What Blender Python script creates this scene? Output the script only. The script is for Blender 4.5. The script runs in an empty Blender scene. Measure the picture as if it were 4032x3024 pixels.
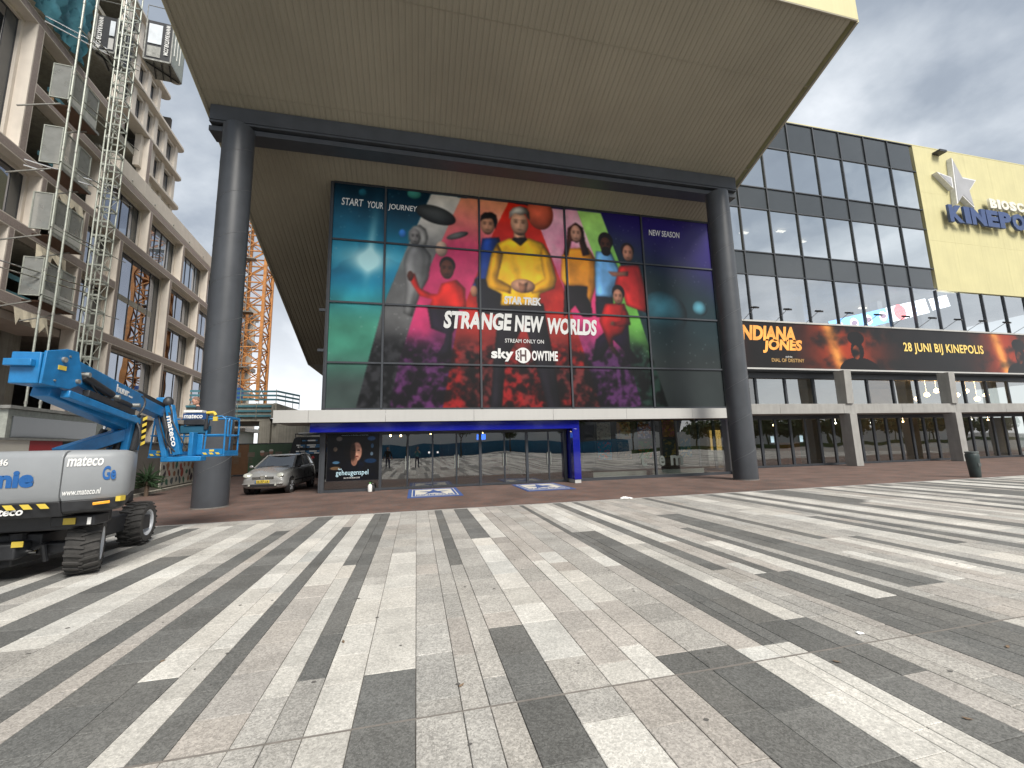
import bpy, bmesh, math, random
import numpy as np
from mathutils import Vector, Matrix, Euler
random.seed(7); rng = np.random.default_rng(11)
scene = bpy.context.scene
COL = scene.collection
R = math.radians

# ------------------------------------------------------------------ camera, sky, sun, exposure
cam_data = bpy.data.cameras.new('camera')
cam = bpy.data.objects.new('camera', cam_data); COL.objects.link(cam)
cam_data.sensor_width = 36.0; cam_data.lens = 412.7 / 1024 * 36.0
cam_data.clip_start = 0.05; cam_data.clip_end = 3000
_p, _r, _y = R(8.32), R(1.4), R(13.1)
_fw = Vector((math.sin(_y) * math.cos(_p), math.cos(_y) * math.cos(_p), math.sin(_p)))
_rt = Vector((math.cos(_y), -math.sin(_y), 0)); _up = _rt.cross(_fw)
_rt2 = _rt * math.cos(_r) - _up * math.sin(_r); _up2 = _rt * math.sin(_r) + _up * math.cos(_r)
_m = Matrix((_rt2, _up2, -_fw)).transposed().to_4x4(); _m.translation = Vector((0, 0, 1.6))
cam.matrix_world = _m
scene.camera = cam

SUN_EL, SUN_AZ = R(47), R(160)          # azimuth clockwise from +Y
world = bpy.data.worlds.new('World'); scene.world = world; world.use_nodes = True
wn, wl = world.node_tree.nodes, world.node_tree.links
wn.clear()
def wnode(t, **k):
    n = wn.new(t)
    for a, b in k.items(): setattr(n, a, b)
    return n
w_out = wnode('ShaderNodeOutputWorld'); w_bg = wnode('ShaderNodeBackground'); w_bg.inputs['Strength'].default_value = 0.1
w_sky = wnode('ShaderNodeTexSky', sky_type='NISHITA', sun_disc=False, sun_elevation=SUN_EL, sun_rotation=SUN_AZ)
w_tc = wnode('ShaderNodeTexCoord'); w_sep = wnode('ShaderNodeSeparateXYZ')
wl.new(w_tc.outputs['Generated'], w_sep.inputs[0])
def wmath(op, a, b):
    n = wnode('ShaderNodeMath', operation=op)
    for i, v in enumerate((a, b)):
        if v is None: continue
        if isinstance(v, (int, float)): n.inputs[i].default_value = v
        else: wl.new(v, n.inputs[i])
    return n.outputs[0]
zz = wmath('ADD', wmath('MAXIMUM', w_sep.outputs[2], 0.0), 0.34)
w_cmb = wnode('ShaderNodeCombineXYZ')
wl.new(wmath('DIVIDE', w_sep.outputs[0], zz), w_cmb.inputs[0]); wl.new(wmath('DIVIDE', w_sep.outputs[1], zz), w_cmb.inputs[1])
w_n1 = wnode('ShaderNodeTexNoise'); w_n1.inputs['Scale'].default_value = 1.25; w_n1.inputs['Detail'].default_value = 7; w_n1.inputs['Roughness'].default_value = 0.52; w_n1.inputs['Distortion'].default_value = 0.35
w_n2 = wnode('ShaderNodeTexNoise'); w_n2.inputs['Scale'].default_value = 3.1; w_n2.inputs['Detail'].default_value = 6; w_n2.inputs['Roughness'].default_value = 0.55
wl.new(w_cmb.outputs[0], w_n1.inputs['Vector']); wl.new(w_cmb.outputs[0], w_n2.inputs['Vector'])
wsum = wmath('ADD', wmath('MULTIPLY', w_n1.outputs[0], 0.7), wmath('MULTIPLY', w_n2.outputs[0], 0.3))
w_rmp = wnode('ShaderNodeValToRGB'); wl.new(wsum, w_rmp.inputs[0])
cr = w_rmp.color_ramp; cr.elements[0].position = 0.37; cr.elements[1].position = 0.66
cr.elements[0].color = (1.35, 1.55, 1.88, 1); cr.elements[1].color = (5.4, 5.55, 5.75, 1)
e = cr.elements.new(0.475); e.color = (1.85, 2.1, 2.45, 1)
e = cr.elements.new(0.54); e.color = (2.9, 3.15, 3.45, 1)
# air near the horizon is brighter and whiter all the way round
w_h = wnode('ShaderNodeMapRange'); w_h.inputs['From Min'].default_value = 0.0; w_h.inputs['From Max'].default_value = 0.40
w_h.inputs['To Min'].default_value = 0.97; w_h.inputs['To Max'].default_value = 0.0; wl.new(w_sep.outputs[2], w_h.inputs['Value'])
w_mixh = wnode('ShaderNodeMixRGB'); w_mixh.inputs[2].default_value = (6.0, 6.1, 6.2, 1)
wl.new(w_h.outputs[0], w_mixh.inputs[0]); wl.new(w_rmp.outputs[0], w_mixh.inputs[1])
w_mix = wnode('ShaderNodeMixRGB'); w_mix.inputs[0].default_value = 0.96
wl.new(w_sky.outputs[0], w_mix.inputs[1]); wl.new(w_mixh.outputs[0], w_mix.inputs[2])
wl.new(w_mix.outputs[0], w_bg.inputs['Color']); wl.new(w_bg.outputs[0], w_out.inputs['Surface'])

sun_d = bpy.data.lights.new('sun', 'SUN'); sun_d.energy = 2.4; sun_d.angle = R(26); sun_d.color = (1.0, 0.95, 0.87)
sun = bpy.data.objects.new('sun', sun_d); COL.objects.link(sun)
_sd = Vector((math.sin(SUN_AZ) * math.cos(SUN_EL), math.cos(SUN_AZ) * math.cos(SUN_EL), math.sin(SUN_EL)))
sun.rotation_euler = (-_sd).to_track_quat('-Z', 'Y').to_euler(); sun.location = (0, -10, 60)
scene.view_settings.view_transform = 'Standard'; scene.view_settings.look = 'None'
scene.view_settings.exposure = 1.15; scene.view_settings.gamma = 1; scene.view_settings.use_curve_mapping = False
scene.cycles.max_bounces = 8; scene.cycles.transparent_max_bounces = 16

# ------------------------------------------------------------------ helpers: materials
def nmat(name):
    m = bpy.data.materials.new(name); m.use_nodes = True
    return m, m.node_tree.nodes, m.node_tree.links, m.node_tree.nodes['Principled BSDF']
def mat(name, c, rough=0.6, metal=0.0, var=0.12, scale=6.0, bump=0.0, bscale=None, spec=0.5, streak=0.0, emit=None, coat=0.0):
    m, n, l, b = nmat(name)
    b.inputs['Roughness'].default_value = rough; b.inputs['Metallic'].default_value = metal
    b.inputs['Specular IOR Level'].default_value = spec; b.inputs['Coat Weight'].default_value = coat
    geo = n.new('ShaderNodeNewGeometry')
    nz = n.new('ShaderNodeTexNoise'); nz.inputs['Scale'].default_value = scale; nz.inputs['Detail'].default_value = 5; nz.inputs['Roughness'].default_value = 0.6
    l.new(geo.outputs['Position'], nz.inputs['Vector'])
    mr = n.new('ShaderNodeMapRange'); mr.inputs['From Min'].default_value = 0.3; mr.inputs['From Max'].default_value = 0.7
    mr.inputs['To Min'].default_value = 1 - var; mr.inputs['To Max'].default_value = 1 + var; l.new(nz.outputs[0], mr.inputs['Value'])
    last = mr.outputs[0]
    if streak > 0:       # rain streaks: noise stretched along z
        mp = n.new('ShaderNodeMapping'); mp.inputs['Scale'].default_value = (7, 7, 0.35); l.new(geo.outputs['Position'], mp.inputs['Vector'])
        n2 = n.new('ShaderNodeTexNoise'); n2.inputs['Scale'].default_value = 1.0; n2.inputs['Detail'].default_value = 4; l.new(mp.outputs[0], n2.inputs['Vector'])
        m2 = n.new('ShaderNodeMapRange'); m2.inputs['From Min'].default_value = 0.35; m2.inputs['From Max'].default_value = 0.7
        m2.inputs['To Min'].default_value = 1.0; m2.inputs['To Max'].default_value = 1 - streak; l.new(n2.outputs[0], m2.inputs['Value'])
        mm = n.new('ShaderNodeMath'); mm.operation = 'MULTIPLY'; l.new(last, mm.inputs[0]); l.new(m2.outputs[0], mm.inputs[1]); last = mm.outputs[0]
    vm = n.new('ShaderNodeVectorMath'); vm.operation = 'SCALE'; vm.inputs[0].default_value = c[:3]; l.new(last, vm.inputs['Scale'])
    l.new(vm.outputs[0], b.inputs['Base Color'])
    rr = n.new('ShaderNodeMapRange'); rr.inputs['To Min'].default_value = max(0.02, rough * 0.85); rr.inputs['To Max'].default_value = min(1, rough * 1.15); l.new(nz.outputs[0], rr.inputs['Value'])
    l.new(rr.outputs[0], b.inputs['Roughness'])
    if bump > 0:
        bz = n.new('ShaderNodeTexNoise'); bz.inputs['Scale'].default_value = bscale or scale * 8; bz.inputs['Detail'].default_value = 4; l.new(geo.outputs['Position'], bz.inputs['Vector'])
        bp = n.new('ShaderNodeBump'); bp.inputs['Strength'].default_value = bump; bp.inputs['Distance'].default_value = 0.01; l.new(bz.outputs[0], bp.inputs['Height']); l.new(bp.outputs[0], b.inputs['Normal'])
    if emit:
        b.inputs['Emission Color'].default_value = (*emit[:3], 1); b.inputs['Emission Strength'].default_value = emit[3]
    return m
def glass(name, tint=(0.5, 0.55, 0.52), refl=0.12, ior=1.5, rough=0.0, rc=(1, 1, 1), bend=0.0):
    """window glass: real reflection over a tinted see-through sheet"""
    m, n, l, b = nmat(name); n.remove(b)
    out = [x for x in n if x.type == 'OUTPUT_MATERIAL'][0]
    tr = n.new('ShaderNodeBsdfTransparent'); tr.inputs[0].default_value = (*tint, 1)
    gl = n.new('ShaderNodeBsdfGlossy'); gl.inputs['Roughness'].default_value = rough; gl.inputs[0].default_value = (*rc, 1)
    fr = n.new('ShaderNodeFresnel'); fr.inputs['IOR'].default_value = ior
    ad = n.new('ShaderNodeMath'); ad.operation = 'ADD'; ad.use_clamp = True; ad.inputs[1].default_value = refl; l.new(fr.outputs[0], ad.inputs[0])
    mx = n.new('ShaderNodeMixShader'); g0 = n.new('ShaderNodeNewGeometry'); inv = n.new('ShaderNodeMath'); inv.operation = 'SUBTRACT'; inv.inputs[0].default_value = 1.0; l.new(g0.outputs['Backfacing'], inv.inputs[1])
    mu = n.new('ShaderNodeMath'); mu.operation = 'MULTIPLY'; l.new(ad.outputs[0], mu.inputs[0]); l.new(inv.outputs[0], mu.inputs[1])      # the sheet's rear surface adds no second mirror image
    tc = n.new('ShaderNodeMixRGB'); tc.inputs[1].default_value = (*tint, 1); tc.inputs[2].default_value = (1, 1, 1, 1); l.new(g0.outputs['Backfacing'], tc.inputs[0]); l.new(tc.outputs[0], tr.inputs[0])
    l.new(mu.outputs[0], mx.inputs[0]); l.new(tr.outputs[0], mx.inputs[1]); l.new(gl.outputs[0], mx.inputs[2]); l.new(mx.outputs[0], out.inputs[0])
    if bend > 0:
        geo = n.new('ShaderNodeNewGeometry'); bz = n.new('ShaderNodeTexNoise'); bz.inputs['Scale'].default_value = 0.45; bz.inputs['Detail'].default_value = 1
        l.new(geo.outputs['Position'], bz.inputs['Vector']); bp = n.new('ShaderNodeBump'); bp.inputs['Strength'].default_value = bend; bp.inputs['Distance'].default_value = 0.05
        l.new(bz.outputs[0], bp.inputs['Height']); l.new(bp.outputs[0], gl.inputs['Normal'])
    return m
def vcol_mat(name, rough=0.5, spec=0.3, emit=0.0):
    m, n, l, b = nmat(name)
    at = n.new('ShaderNodeAttribute'); at.attribute_name = 'Col'; l.new(at.outputs['Color'], b.inputs['Base Color'])
    b.inputs['Roughness'].default_value = rough; b.inputs['Specular IOR Level'].default_value = spec
    if emit > 0:
        l.new(at.outputs['Color'], b.inputs['Emission Color']); b.inputs['Emission Strength'].default_value = emit
    return m
def stone(name, c, speck=0.35, rough=0.75):
    """flamed granite: crystals of three tones, faint dirt, per-slab tint from the 'tint' attribute"""
    m, n, l, b = nmat(name); b.inputs['Roughness'].default_value = rough; b.inputs['Specular IOR Level'].default_value = 0.3
    geo = n.new('ShaderNodeNewGeometry')
    def nz(s, d, r=0.6):
        t = n.new('ShaderNodeTexNoise'); t.inputs['Scale'].default_value = s; t.inputs['Detail'].default_value = d; t.inputs['Roughness'].default_value = r; l.new(geo.outputs['Position'], t.inputs['Vector']); return t.outputs[0]
    def rng_(v, a, b_, lo=0.3, hi=0.7):
        t = n.new('ShaderNodeMapRange'); t.inputs['From Min'].default_value = lo; t.inputs['From Max'].default_value = hi; t.inputs['To Min'].default_value = a; t.inputs['To Max'].default_value = b_; l.new(v, t.inputs['Value']); return t.outputs[0]
    def mul(a, b_):
        t = n.new('ShaderNodeMath'); t.operation = 'MULTIPLY'; l.new(a, t.inputs[0]); l.new(b_, t.inputs[1]); return t.outputs[0]
    vo = n.new('ShaderNodeTexVoronoi'); vo.inputs['Scale'].default_value = 95; l.new(geo.outputs['Position'], vo.inputs['Vector'])
    sepc = n.new('ShaderNodeSeparateColor'); l.new(vo.outputs['Color'], sepc.inputs[0])
    f = mul(rng_(sepc.outputs[0], 1 - speck * .7, 1 + speck * .7, 0, 1), rng_(nz(210, 2, 0.7), 1 - speck * .5, 1 + speck * .5, .35, .65))
    f = mul(f, rng_(nz(26, 4), 0.88, 1.12)); f = mul(f, rng_(nz(2.2, 6), 0.84, 1.11)); f = mul(f, rng_(nz(0.35, 5), 0.88, 1.08))
    at = n.new('ShaderNodeAttribute'); at.attribute_name = 'tint'; vm = n.new('ShaderNodeVectorMath'); vm.operation = 'SCALE'; vm.inputs[0].default_value = c; l.new(f, vm.inputs['Scale'])
    v2 = n.new('ShaderNodeVectorMath'); v2.operation = 'MULTIPLY'; l.new(vm.outputs[0], v2.inputs[0]); l.new(at.outputs['Color'], v2.inputs[1])
    l.new(v2.outputs[0], b.inputs['Base Color'])
    bp = n.new('ShaderNodeBump'); bp.inputs['Strength'].default_value = 0.25; bp.inputs['Distance'].default_value = 0.002; l.new(nz(160, 3), bp.inputs['Height']); l.new(bp.outputs[0], b.inputs['Normal'])
    return m

# ------------------------------------------------------------------ helpers: meshes
ORG = {}
def org(p): return ORG.get(p.name, Vector((0, 0, 0))) if p is not None else Vector((0, 0, 0))
def setp(o, label=None, cat=None, group=None, kind=None):
    if label: o['label'] = label
    if cat: o['category'] = cat
    if group: o['group'] = group
    if kind: o['kind'] = kind
    return o
def thing(name, label, cat, loc=(0, 0, 0), group=None, local=False):
    o = bpy.data.objects.new(name, None); COL.objects.link(o); o.location = loc; o.empty_display_size = 0.3
    ORG[o.name] = Vector((0, 0, 0)) if local else Vector(loc)
    return setp(o, label, cat, group)
class MB:
    def __init__(s, xf=None): s.v = []; s.f = []; s.mi = []; s.xf = xf; s.cur = 0
    def add(s, vs, fs):
        n = len(s.v)
        s.v += [(s.xf @ Vector(v)) if s.xf else Vector(v) for v in vs]
        s.f += [tuple(n + i for i in f) for f in fs]; s.mi += [s.cur] * len(fs); return s
    def box(s, x0, x1, y0, y1, z0, z1):
        x0, x1 = sorted((x0, x1)); y0, y1 = sorted((y0, y1)); z0, z1 = sorted((z0, z1))
        return s.add([(x0, y0, z0), (x1, y0, z0), (x1, y1, z0), (x0, y1, z0), (x0, y0, z1), (x1, y0, z1), (x1, y1, z1), (x0, y1, z1)],
                     [(3, 2, 1, 0), (4, 5, 6, 7), (0, 1, 5, 4), (1, 2, 6, 5), (2, 3, 7, 6), (3, 0, 4, 7)])
    def chbox(s, x0, x1, y0, y1, z0, z1, c):
        """box with its four top edges chamfered"""
        a = [(x0, y0, z0), (x1, y0, z0), (x1, y1, z0), (x0, y1, z0), (x0, y0, z1 - c), (x1, y0, z1 - c), (x1, y1, z1 - c), (x0, y1, z1 - c),
             (x0 + c, y0 + c, z1), (x1 - c, y0 + c, z1), (x1 - c, y1 - c, z1), (x0 + c, y1 - c, z1)]
        f = [(8, 9, 10, 11)]
        for i in range(4):
            j = (i + 1) % 4; f += [(i, j, 4 + j, 4 + i), (4 + i, 4 + j, 8 + j, 8 + i)]
        return s.add(a, f)
    def beam(s, p0, p1, w, h, up=(0, 0, 1)):
        p0, p1 = Vector(p0), Vector(p1); d = (p1 - p0).normalized(); u = Vector(up)
        if abs(d.dot(u)) > 0.98: u = Vector((0, 1, 0))
        a = d.cross(u).normalized() * (w / 2); b = a.cross(d).normalized() * (h / 2)
        vs = [p + sa * a + sb * b for p in (p0, p1) for sa, sb in ((-1, -1), (1, -1), (1, 1), (-1, 1))]
        return s.add(vs, [(0, 1, 2, 3), (7, 6, 5, 4), (0, 4, 5, 1), (1, 5, 6, 2), (2, 6, 7, 3), (3, 7, 4, 0)])
    def tube(s, p0, p1, r0, n=8, r1=None, cap=True):
        r1 = r0 if r1 is None else r1; p0, p1 = Vector(p0), Vector(p1); d = (p1 - p0).normalized()
        u = Vector((0, 0, 1)) if abs(d.z) < 0.9 else Vector((1, 0, 0)); a = d.cross(u).normalized(); b = d.cross(a)
        vs = []
        for p, r in ((p0, r0), (p1, r1)):
            for i in range(n):
                t = 2 * math.pi * i / n; vs.append(p + a * (r * math.cos(t)) + b * (r * math.sin(t)))
        fs = [(i, (i + 1) % n, n + (i + 1) % n, n + i) for i in range(n)]
        if cap: fs += [tuple(range(n - 1, -1, -1)), tuple(range(n, 2 * n))]
        return s.add(vs, fs)
    def path(s, pts, r, n=6):
        for a, b in zip(pts[:-1], pts[1:]): s.tube(a, b, r, n)
        return s
    def prism(s, poly, f0, f1):
        """poly: 2D points; f0, f1: functions (a,b)->3D for both ends"""
        n = len(poly); vs = [f0(*p) for p in poly] + [f1(*p) for p in poly]
        return s.add(vs, [tuple(range(n)), tuple(range(2 * n - 1, n - 1, -1))] + [(i, n + i, n + (i + 1) % n, (i + 1) % n) for i in range(n)])
    def poly(s, pts): return s.add(pts, [tuple(range(len(pts)))])
    def lathe(s, prof, c, n=24, axis='z'):
        vs = []
        for r, h in prof:
            for i in range(n):
                t = 2 * math.pi * i / n; x, y = r * math.cos(t), r * math.sin(t)
                vs.append((c[0] + x, c[1] + y, c[2] + h) if axis == 'z' else (c[0] + h, c[1] + x, c[2] + y) if axis == 'x' else (c[0] + x, c[1] + h, c[2] + y))
        fs = []
        for k in range(len(prof) - 1):
            for i in range(n):
                j = (i + 1) % n; fs.append((k * n + i, k * n + j, (k + 1) * n + j, (k + 1) * n + i))
        return s.add(vs, fs)
    def sphere(s, c, r, n=12, m=8, sq=(1, 1, 1)):
        vs = [(c[0], c[1], c[2] - r * sq[2])]
        for k in range(1, m):
            ph = math.pi * k / m - math.pi / 2
            for i in range(n):
                t = 2 * math.pi * i / n; vs.append((c[0] + r * sq[0] * math.cos(ph) * math.cos(t), c[1] + r * sq[1] * math.cos(ph) * math.sin(t), c[2] + r * sq[2] * math.sin(ph)))
        vs.append((c[0], c[1], c[2] + r * sq[2])); top = len(vs) - 1; fs = [(0, 1 + (i + 1) % n, 1 + i) for i in range(n)]
        for k in range(m - 2):
            for i in range(n):
                j = (i + 1) % n; fs.append((1 + k * n + i, 1 + k * n + j, 1 + (k + 1) * n + j, 1 + (k + 1) * n + i))
        fs += [(1 + (m - 2) * n + i, 1 + (m - 2) * n + (i + 1) % n, top) for i in range(n)]
        return s.add(vs, fs)
    def build(s, name, mats, parent=None, label=None, bevel=0.0, smooth=False, kind=None, cat=None, group=None, fixn=True, seg=2):
        o0 = org(parent); me = bpy.data.meshes.new(name)
        me.from_pydata([tuple(v - o0) for v in s.v], [], s.f)
        mats = mats if isinstance(mats, (list, tuple)) else [mats]
        for m in mats: me.materials.append(m)
        me.polygons.foreach_set('material_index', s.mi)
        if fixn:
            bm = bmesh.new(); bm.from_mesh(me); bmesh.ops.recalc_face_normals(bm, faces=bm.faces[:]); bm.to_mesh(me); bm.free()
        if smooth: me.shade_smooth()
        o = bpy.data.objects.new(name, me); COL.objects.link(o); ORG[o.name] = o0
        if parent is not None: o.parent = parent
        if bevel > 0:
            bv = o.modifiers.new('bevel', 'BEVEL'); bv.width = bevel; bv.segments = seg; bv.limit_method = 'ANGLE'; bv.angle_limit = R(35)
        if smooth == 'auto' or bevel > 0:
            me.shade_smooth()
            me.set_sharp_from_angle(angle=R(38))
        return setp(o, label, cat, group, kind)
def text(name, body, o3, U, V, w, h, m, parent=None, shear=0.0, bold=0.0, depth=0.004, cat=None, label=None, fit=True, space=1.0, centre=False):
    """flat or raised lettering fitted into a w x h box whose lower-left corner is o3; U, V span the sheet it lies on"""
    cu = bpy.data.curves.new(name, 'FONT'); cu.body = body; cu.offset = bold; cu.resolution_u = 3; cu.space_character = space; cu.extrude = 0.02
    t = bpy.data.objects.new(name, cu); COL.objects.link(t); bpy.context.view_layer.update()
    me = bpy.data.meshes.new_from_object(t.evaluated_get(bpy.context.evaluated_depsgraph_get())); bpy.data.objects.remove(t); bpy.data.curves.remove(cu)
    n = len(me.vertices); a = np.empty(n * 3); me.vertices.foreach_get('co', a); a = a.reshape(n, 3)
    a[:, 0] += shear * a[:, 1]
    mn, mx = a.min(0), a.max(0); sx = w / (mx[0] - mn[0]); sy = h / (mx[1] - mn[1])
    U, V = Vector(U).normalized(), Vector(V).normalized(); N = U.cross(V); o0 = org(parent); O = Vector(o3) - o0
    P = np.array(O)[None] + ((a[:, 0] - mn[0]) * sx)[:, None] * np.array(U)[None] + ((a[:, 1] - mn[1]) * sy)[:, None] * np.array(V)[None] + (np.where(a[:, 2] > 0, depth, 0.0))[:, None] * np.array(N)[None]
    me.vertices.foreach_set('co', P.ravel()); me.materials.clear(); me.materials.append(m); me.update()
    ob = bpy.data.objects.new(name, me); COL.objects.link(ob); ORG[ob.name] = o0
    if parent is not None: ob.parent = parent
    return setp(ob, label, cat)
X3, Y3, Z3 = (1, 0, 0), (0, 1, 0), (0, 0, 1)
def bez(p, n=8):
    return [tuple((1 - t) ** 2 * a + 2 * t * (1 - t) * b + t * t * c for a, b, c in zip(*p)) for t in [i / n for i in range(n + 1)]]
def smear(w, h, cells, seed):
    r = np.random.default_rng(seed); out = np.zeros((h, w)); amp = 1.0; tot = 0
    for k in range(5):
        cx, cy = int(cells * 2 ** k) + 2, int(cells * 2 ** k * h / w) + 2
        g = r.random((cy, cx)); yy = np.linspace(0, cy - 1.001, h); xx = np.linspace(0, cx - 1.001, w)
        y0 = yy.astype(int); x0 = xx.astype(int); fy = (yy - y0)[:, None]; fx = (xx - x0)[None]; fy = fy * fy * (3 - 2 * fy); fx = fx * fx * (3 - 2 * fx)
        q = g[y0][:, x0] * (1 - fy) * (1 - fx) + g[y0 + 1][:, x0] * fy * (1 - fx) + g[y0][:, x0 + 1] * (1 - fy) * fx + g[y0 + 1][:, x0 + 1] * fy * fx
        out += q * amp; tot += amp; amp *= 0.5
    return out / tot
def inpoly(X, Y, P):
    c = np.zeros(X.shape, bool); n = len(P)
    for i in range(n):
        (x0, y0), (x1, y1) = P[i], P[(i + 1) % n]
        if y0 == y1: continue
        k = ((y0 > Y) != (y1 > Y)) & (X < (x1 - x0) * (Y - y0) / (y1 - y0) + x0); c ^= k
    return c
def print_sheet(name, m, col, x0, x1, z0, z1, y, parent, label=None, cat=None, group=None, xf=None):
    """a printed sheet: a fine grid whose corner colours hold the artwork (flat print); col: h x w x 3 in sRGB"""
    h, w, _ = col.shape; xs = np.linspace(x0, x1, w); zs = np.linspace(z1, z0, h)
    P = np.zeros((h, w, 3)); P[..., 0] = xs[None]; P[..., 1] = y; P[..., 2] = zs[:, None]
    o0 = org(parent)
    if xf is not None:
        M = np.array(xf); P = P @ M[:3, :3].T + M[:3, 3]
    P = P - np.array(o0)
    idx = np.arange(h * w).reshape(h, w); F = np.stack([idx[1:, :-1], idx[1:, 1:], idx[:-1, 1:], idx[:-1, :-1]], -1).reshape(-1, 4)
    me = bpy.data.meshes.new(name); me.vertices.add(h * w); me.vertices.foreach_set('co', P.ravel()); nf = len(F)
    me.loops.add(nf * 4); me.loops.foreach_set('vertex_index', F.ravel()); me.polygons.add(nf); me.polygons.foreach_set('loop_start', np.arange(nf) * 4)
    ca = me.color_attributes.new('Col', 'FLOAT_COLOR', 'POINT'); rgba = np.ones((h, w, 4)); rgba[..., :3] = np.clip(col, 0, 1) ** 2.2
    ca.data.foreach_set('color', rgba.ravel().astype(np.float32)); me.materials.append(m); me.update(calc_edges=True); me.validate()
    o = bpy.data.objects.new(name, me); COL.objects.link(o); ORG[o.name] = o0
    if parent is not None: o.parent = parent
    return setp(o, label, cat, group)

# ------------------------------------------------------------------ materials
M = {}
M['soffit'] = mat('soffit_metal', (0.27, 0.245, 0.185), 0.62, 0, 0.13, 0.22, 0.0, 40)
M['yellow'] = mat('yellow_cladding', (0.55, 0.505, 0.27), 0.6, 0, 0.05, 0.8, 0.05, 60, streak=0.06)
M['steel'] = mat('dark_grey_paint', (0.050, 0.055, 0.063), 0.42, 0, 0.12, 2.0, streak=0.08)
M['frame'] = mat('dark_frame', (0.045, 0.050, 0.058), 0.45, 0.2, 0.1, 4)
M['white'] = mat('white_panel', (0.44, 0.437, 0.42), 0.5, 0, 0.03, 0.5, streak=0.03)
M['blue'] = mat('royal_blue_gloss', (0.006, 0.009, 0.22), 0.10, 0, 0.05, 2, coat=0.6)
M['concrete_dark'] = mat('grey_fin', (0.30, 0.295, 0.28), 0.8, 0, 0.1, 2, 0.15, 50, streak=0.12)
M['concrete'] = mat('cast_concrete', (0.36, 0.34, 0.29), 0.85, 0, 0.2, 1.0, 0.2, 30, streak=0.3)
M['beige'] = mat('beige_precast', (0.62, 0.565, 0.50), 0.8, 0, 0.07, 1.5, 0.12, 80, streak=0.06)
M['mauve'] = mat('mauve_brick_slip', (0.29, 0.24, 0.22), 0.85, 0, 0.18, 14, 0.3, 60)
M['black'] = mat('near_black', (0.012, 0.012, 0.014), 0.6, 0, 0.2, 5)
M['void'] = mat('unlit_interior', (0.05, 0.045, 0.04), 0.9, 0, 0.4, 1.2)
M['galv'] = mat('galvanised_steel', (0.36, 0.38, 0.34), 0.5, 0.4, 0.2, 9)
M['galvdark'] = mat('weathered_steel', (0.28, 0.28, 0.26), 0.5, 0.5, 0.3, 6)
M['orange'] = mat('crane_orange', (0.46, 0.20, 0.06), 0.6, 0, 0.3, 3)
M['railblue'] = mat('teal_board', (0.07, 0.20, 0.25), 0.7, 0, 0.2, 3)
M['netting'] = mat('teal_netting', (0.035, 0.15, 0.19), 0.8, 0, 0.22, 0.8, 0.15, 12)
M['lift'] = mat('lift_blue_paint', (0.009, 0.155, 0.38), 0.42, 0, 0.22, 5, coat=0.1)
M['liftgrey'] = mat('cover_grey', (0.245, 0.258, 0.27), 0.42, 0, 0.05, 3)
M['liftblack'] = mat('chassis_black', (0.022, 0.023, 0.026), 0.5, 0, 0.3, 8, 0.1, 20)
M['rubber'] = mat('tyre_rubber', (0.045, 0.043, 0.041), 0.85, 0, 0.3, 12, 0.3, 90)
M['chrome'] = mat('chrome_rod', (0.8, 0.8, 0.8), 0.12, 1, 0.02, 4)
M['textwhite'] = mat('white_lettering', (0.74, 0.74, 0.72), 0.5, 0, 0.03, 4)
M['textblue'] = mat('blue_lettering', (0.012, 0.095, 0.30), 0.45, 0, 0.05, 4)
M['hazyellow'] = mat('hazard_yellow', (0.60, 0.45, 0.06), 0.5, 0, 0.08, 6)
M['rimgrey'] = mat('rim_grey', (0.50, 0.52, 0.55), 0.4, 0.1, 0.12, 8)
M['carpaint'] = mat('car_grey_paint', (0.31, 0.31, 0.30), 0.28, 0.3, 0.04, 3, coat=0.5)
M['plastic'] = mat('black_plastic', (0.02, 0.02, 0.022), 0.4, 0, 0.1, 8)
M['lens'] = mat('headlight_lens', (0.55, 0.56, 0.50), 0.12, 0.2, 0.12, 14, coat=0.6)
M['amber'] = mat('amber_lamp', (0.80, 0.35, 0.03), 0.25, 0, 0.05, 5)
M['redlamp'] = mat('red_lamp', (0.45, 0.02, 0.03), 0.25, 0, 0.05, 5)
M['vanblack'] = mat('van_black_paint', (0.012, 0.0125, 0.014), 0.4, 0, 0.1, 3, spec=.25)
M['skin'] = mat('skin', (0.50, 0.27, 0.19), 0.55, 0, 0.06, 20)
M['cloth'] = mat('dark_cloth', (0.025, 0.026, 0.03), 0.9, 0, 0.2, 20)
M['teal_cloth'] = mat('teal_cloth', (0.06, 0.30, 0.38), 0.9, 0, 0.15, 20)
M['jeans'] = mat('denim_cloth', (0.05, 0.07, 0.14), 0.9, 0, 0.2, 20)
M['office_lamp'] = mat('office_lamp', (1, .95, .9), 0.5, emit=(1.0, 0.9, 0.72, 2.2))
M['warm'] = mat('warm_lamp', (1, .8, .5), 0.5, emit=(1.0, 0.62, 0.28, 14))
M['white_lamp'] = mat('white_lamp', (1, .95, .9), 0.5, emit=(1.0, 0.9, 0.75, 9))
M['blue_lamp'] = mat('blue_neon', (.1, .15, 1), 0.5, emit=(0.06, 0.12, 1.0, 7))
M['g_main'] = glass('foyer_glass', (0.55, 0.60, 0.57), 0.17, 1.55, bend=0.25)
M['g_car'] = glass('car_glass', (0.10, 0.11, 0.11), 0.10, 1.6)
M['g_sky'] = glass('solar_glass', (0.55, 0.58, 0.57), 0.72, 1.5, rc=(0.97, 1.0, 1.0), bend=0.35)
M['g_first'] = glass('first_floor_glass', (0.45, 0.48, 0.46), 0.34, 1.5, rc=(0.9, 0.93, 0.93), bend=0.35)
M['g_low'] = glass('lower_row_glass', (0.62, 0.66, 0.65), 0.44, 1.5, rc=(0.95, 0.98, 1.0), bend=0.35)
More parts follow.
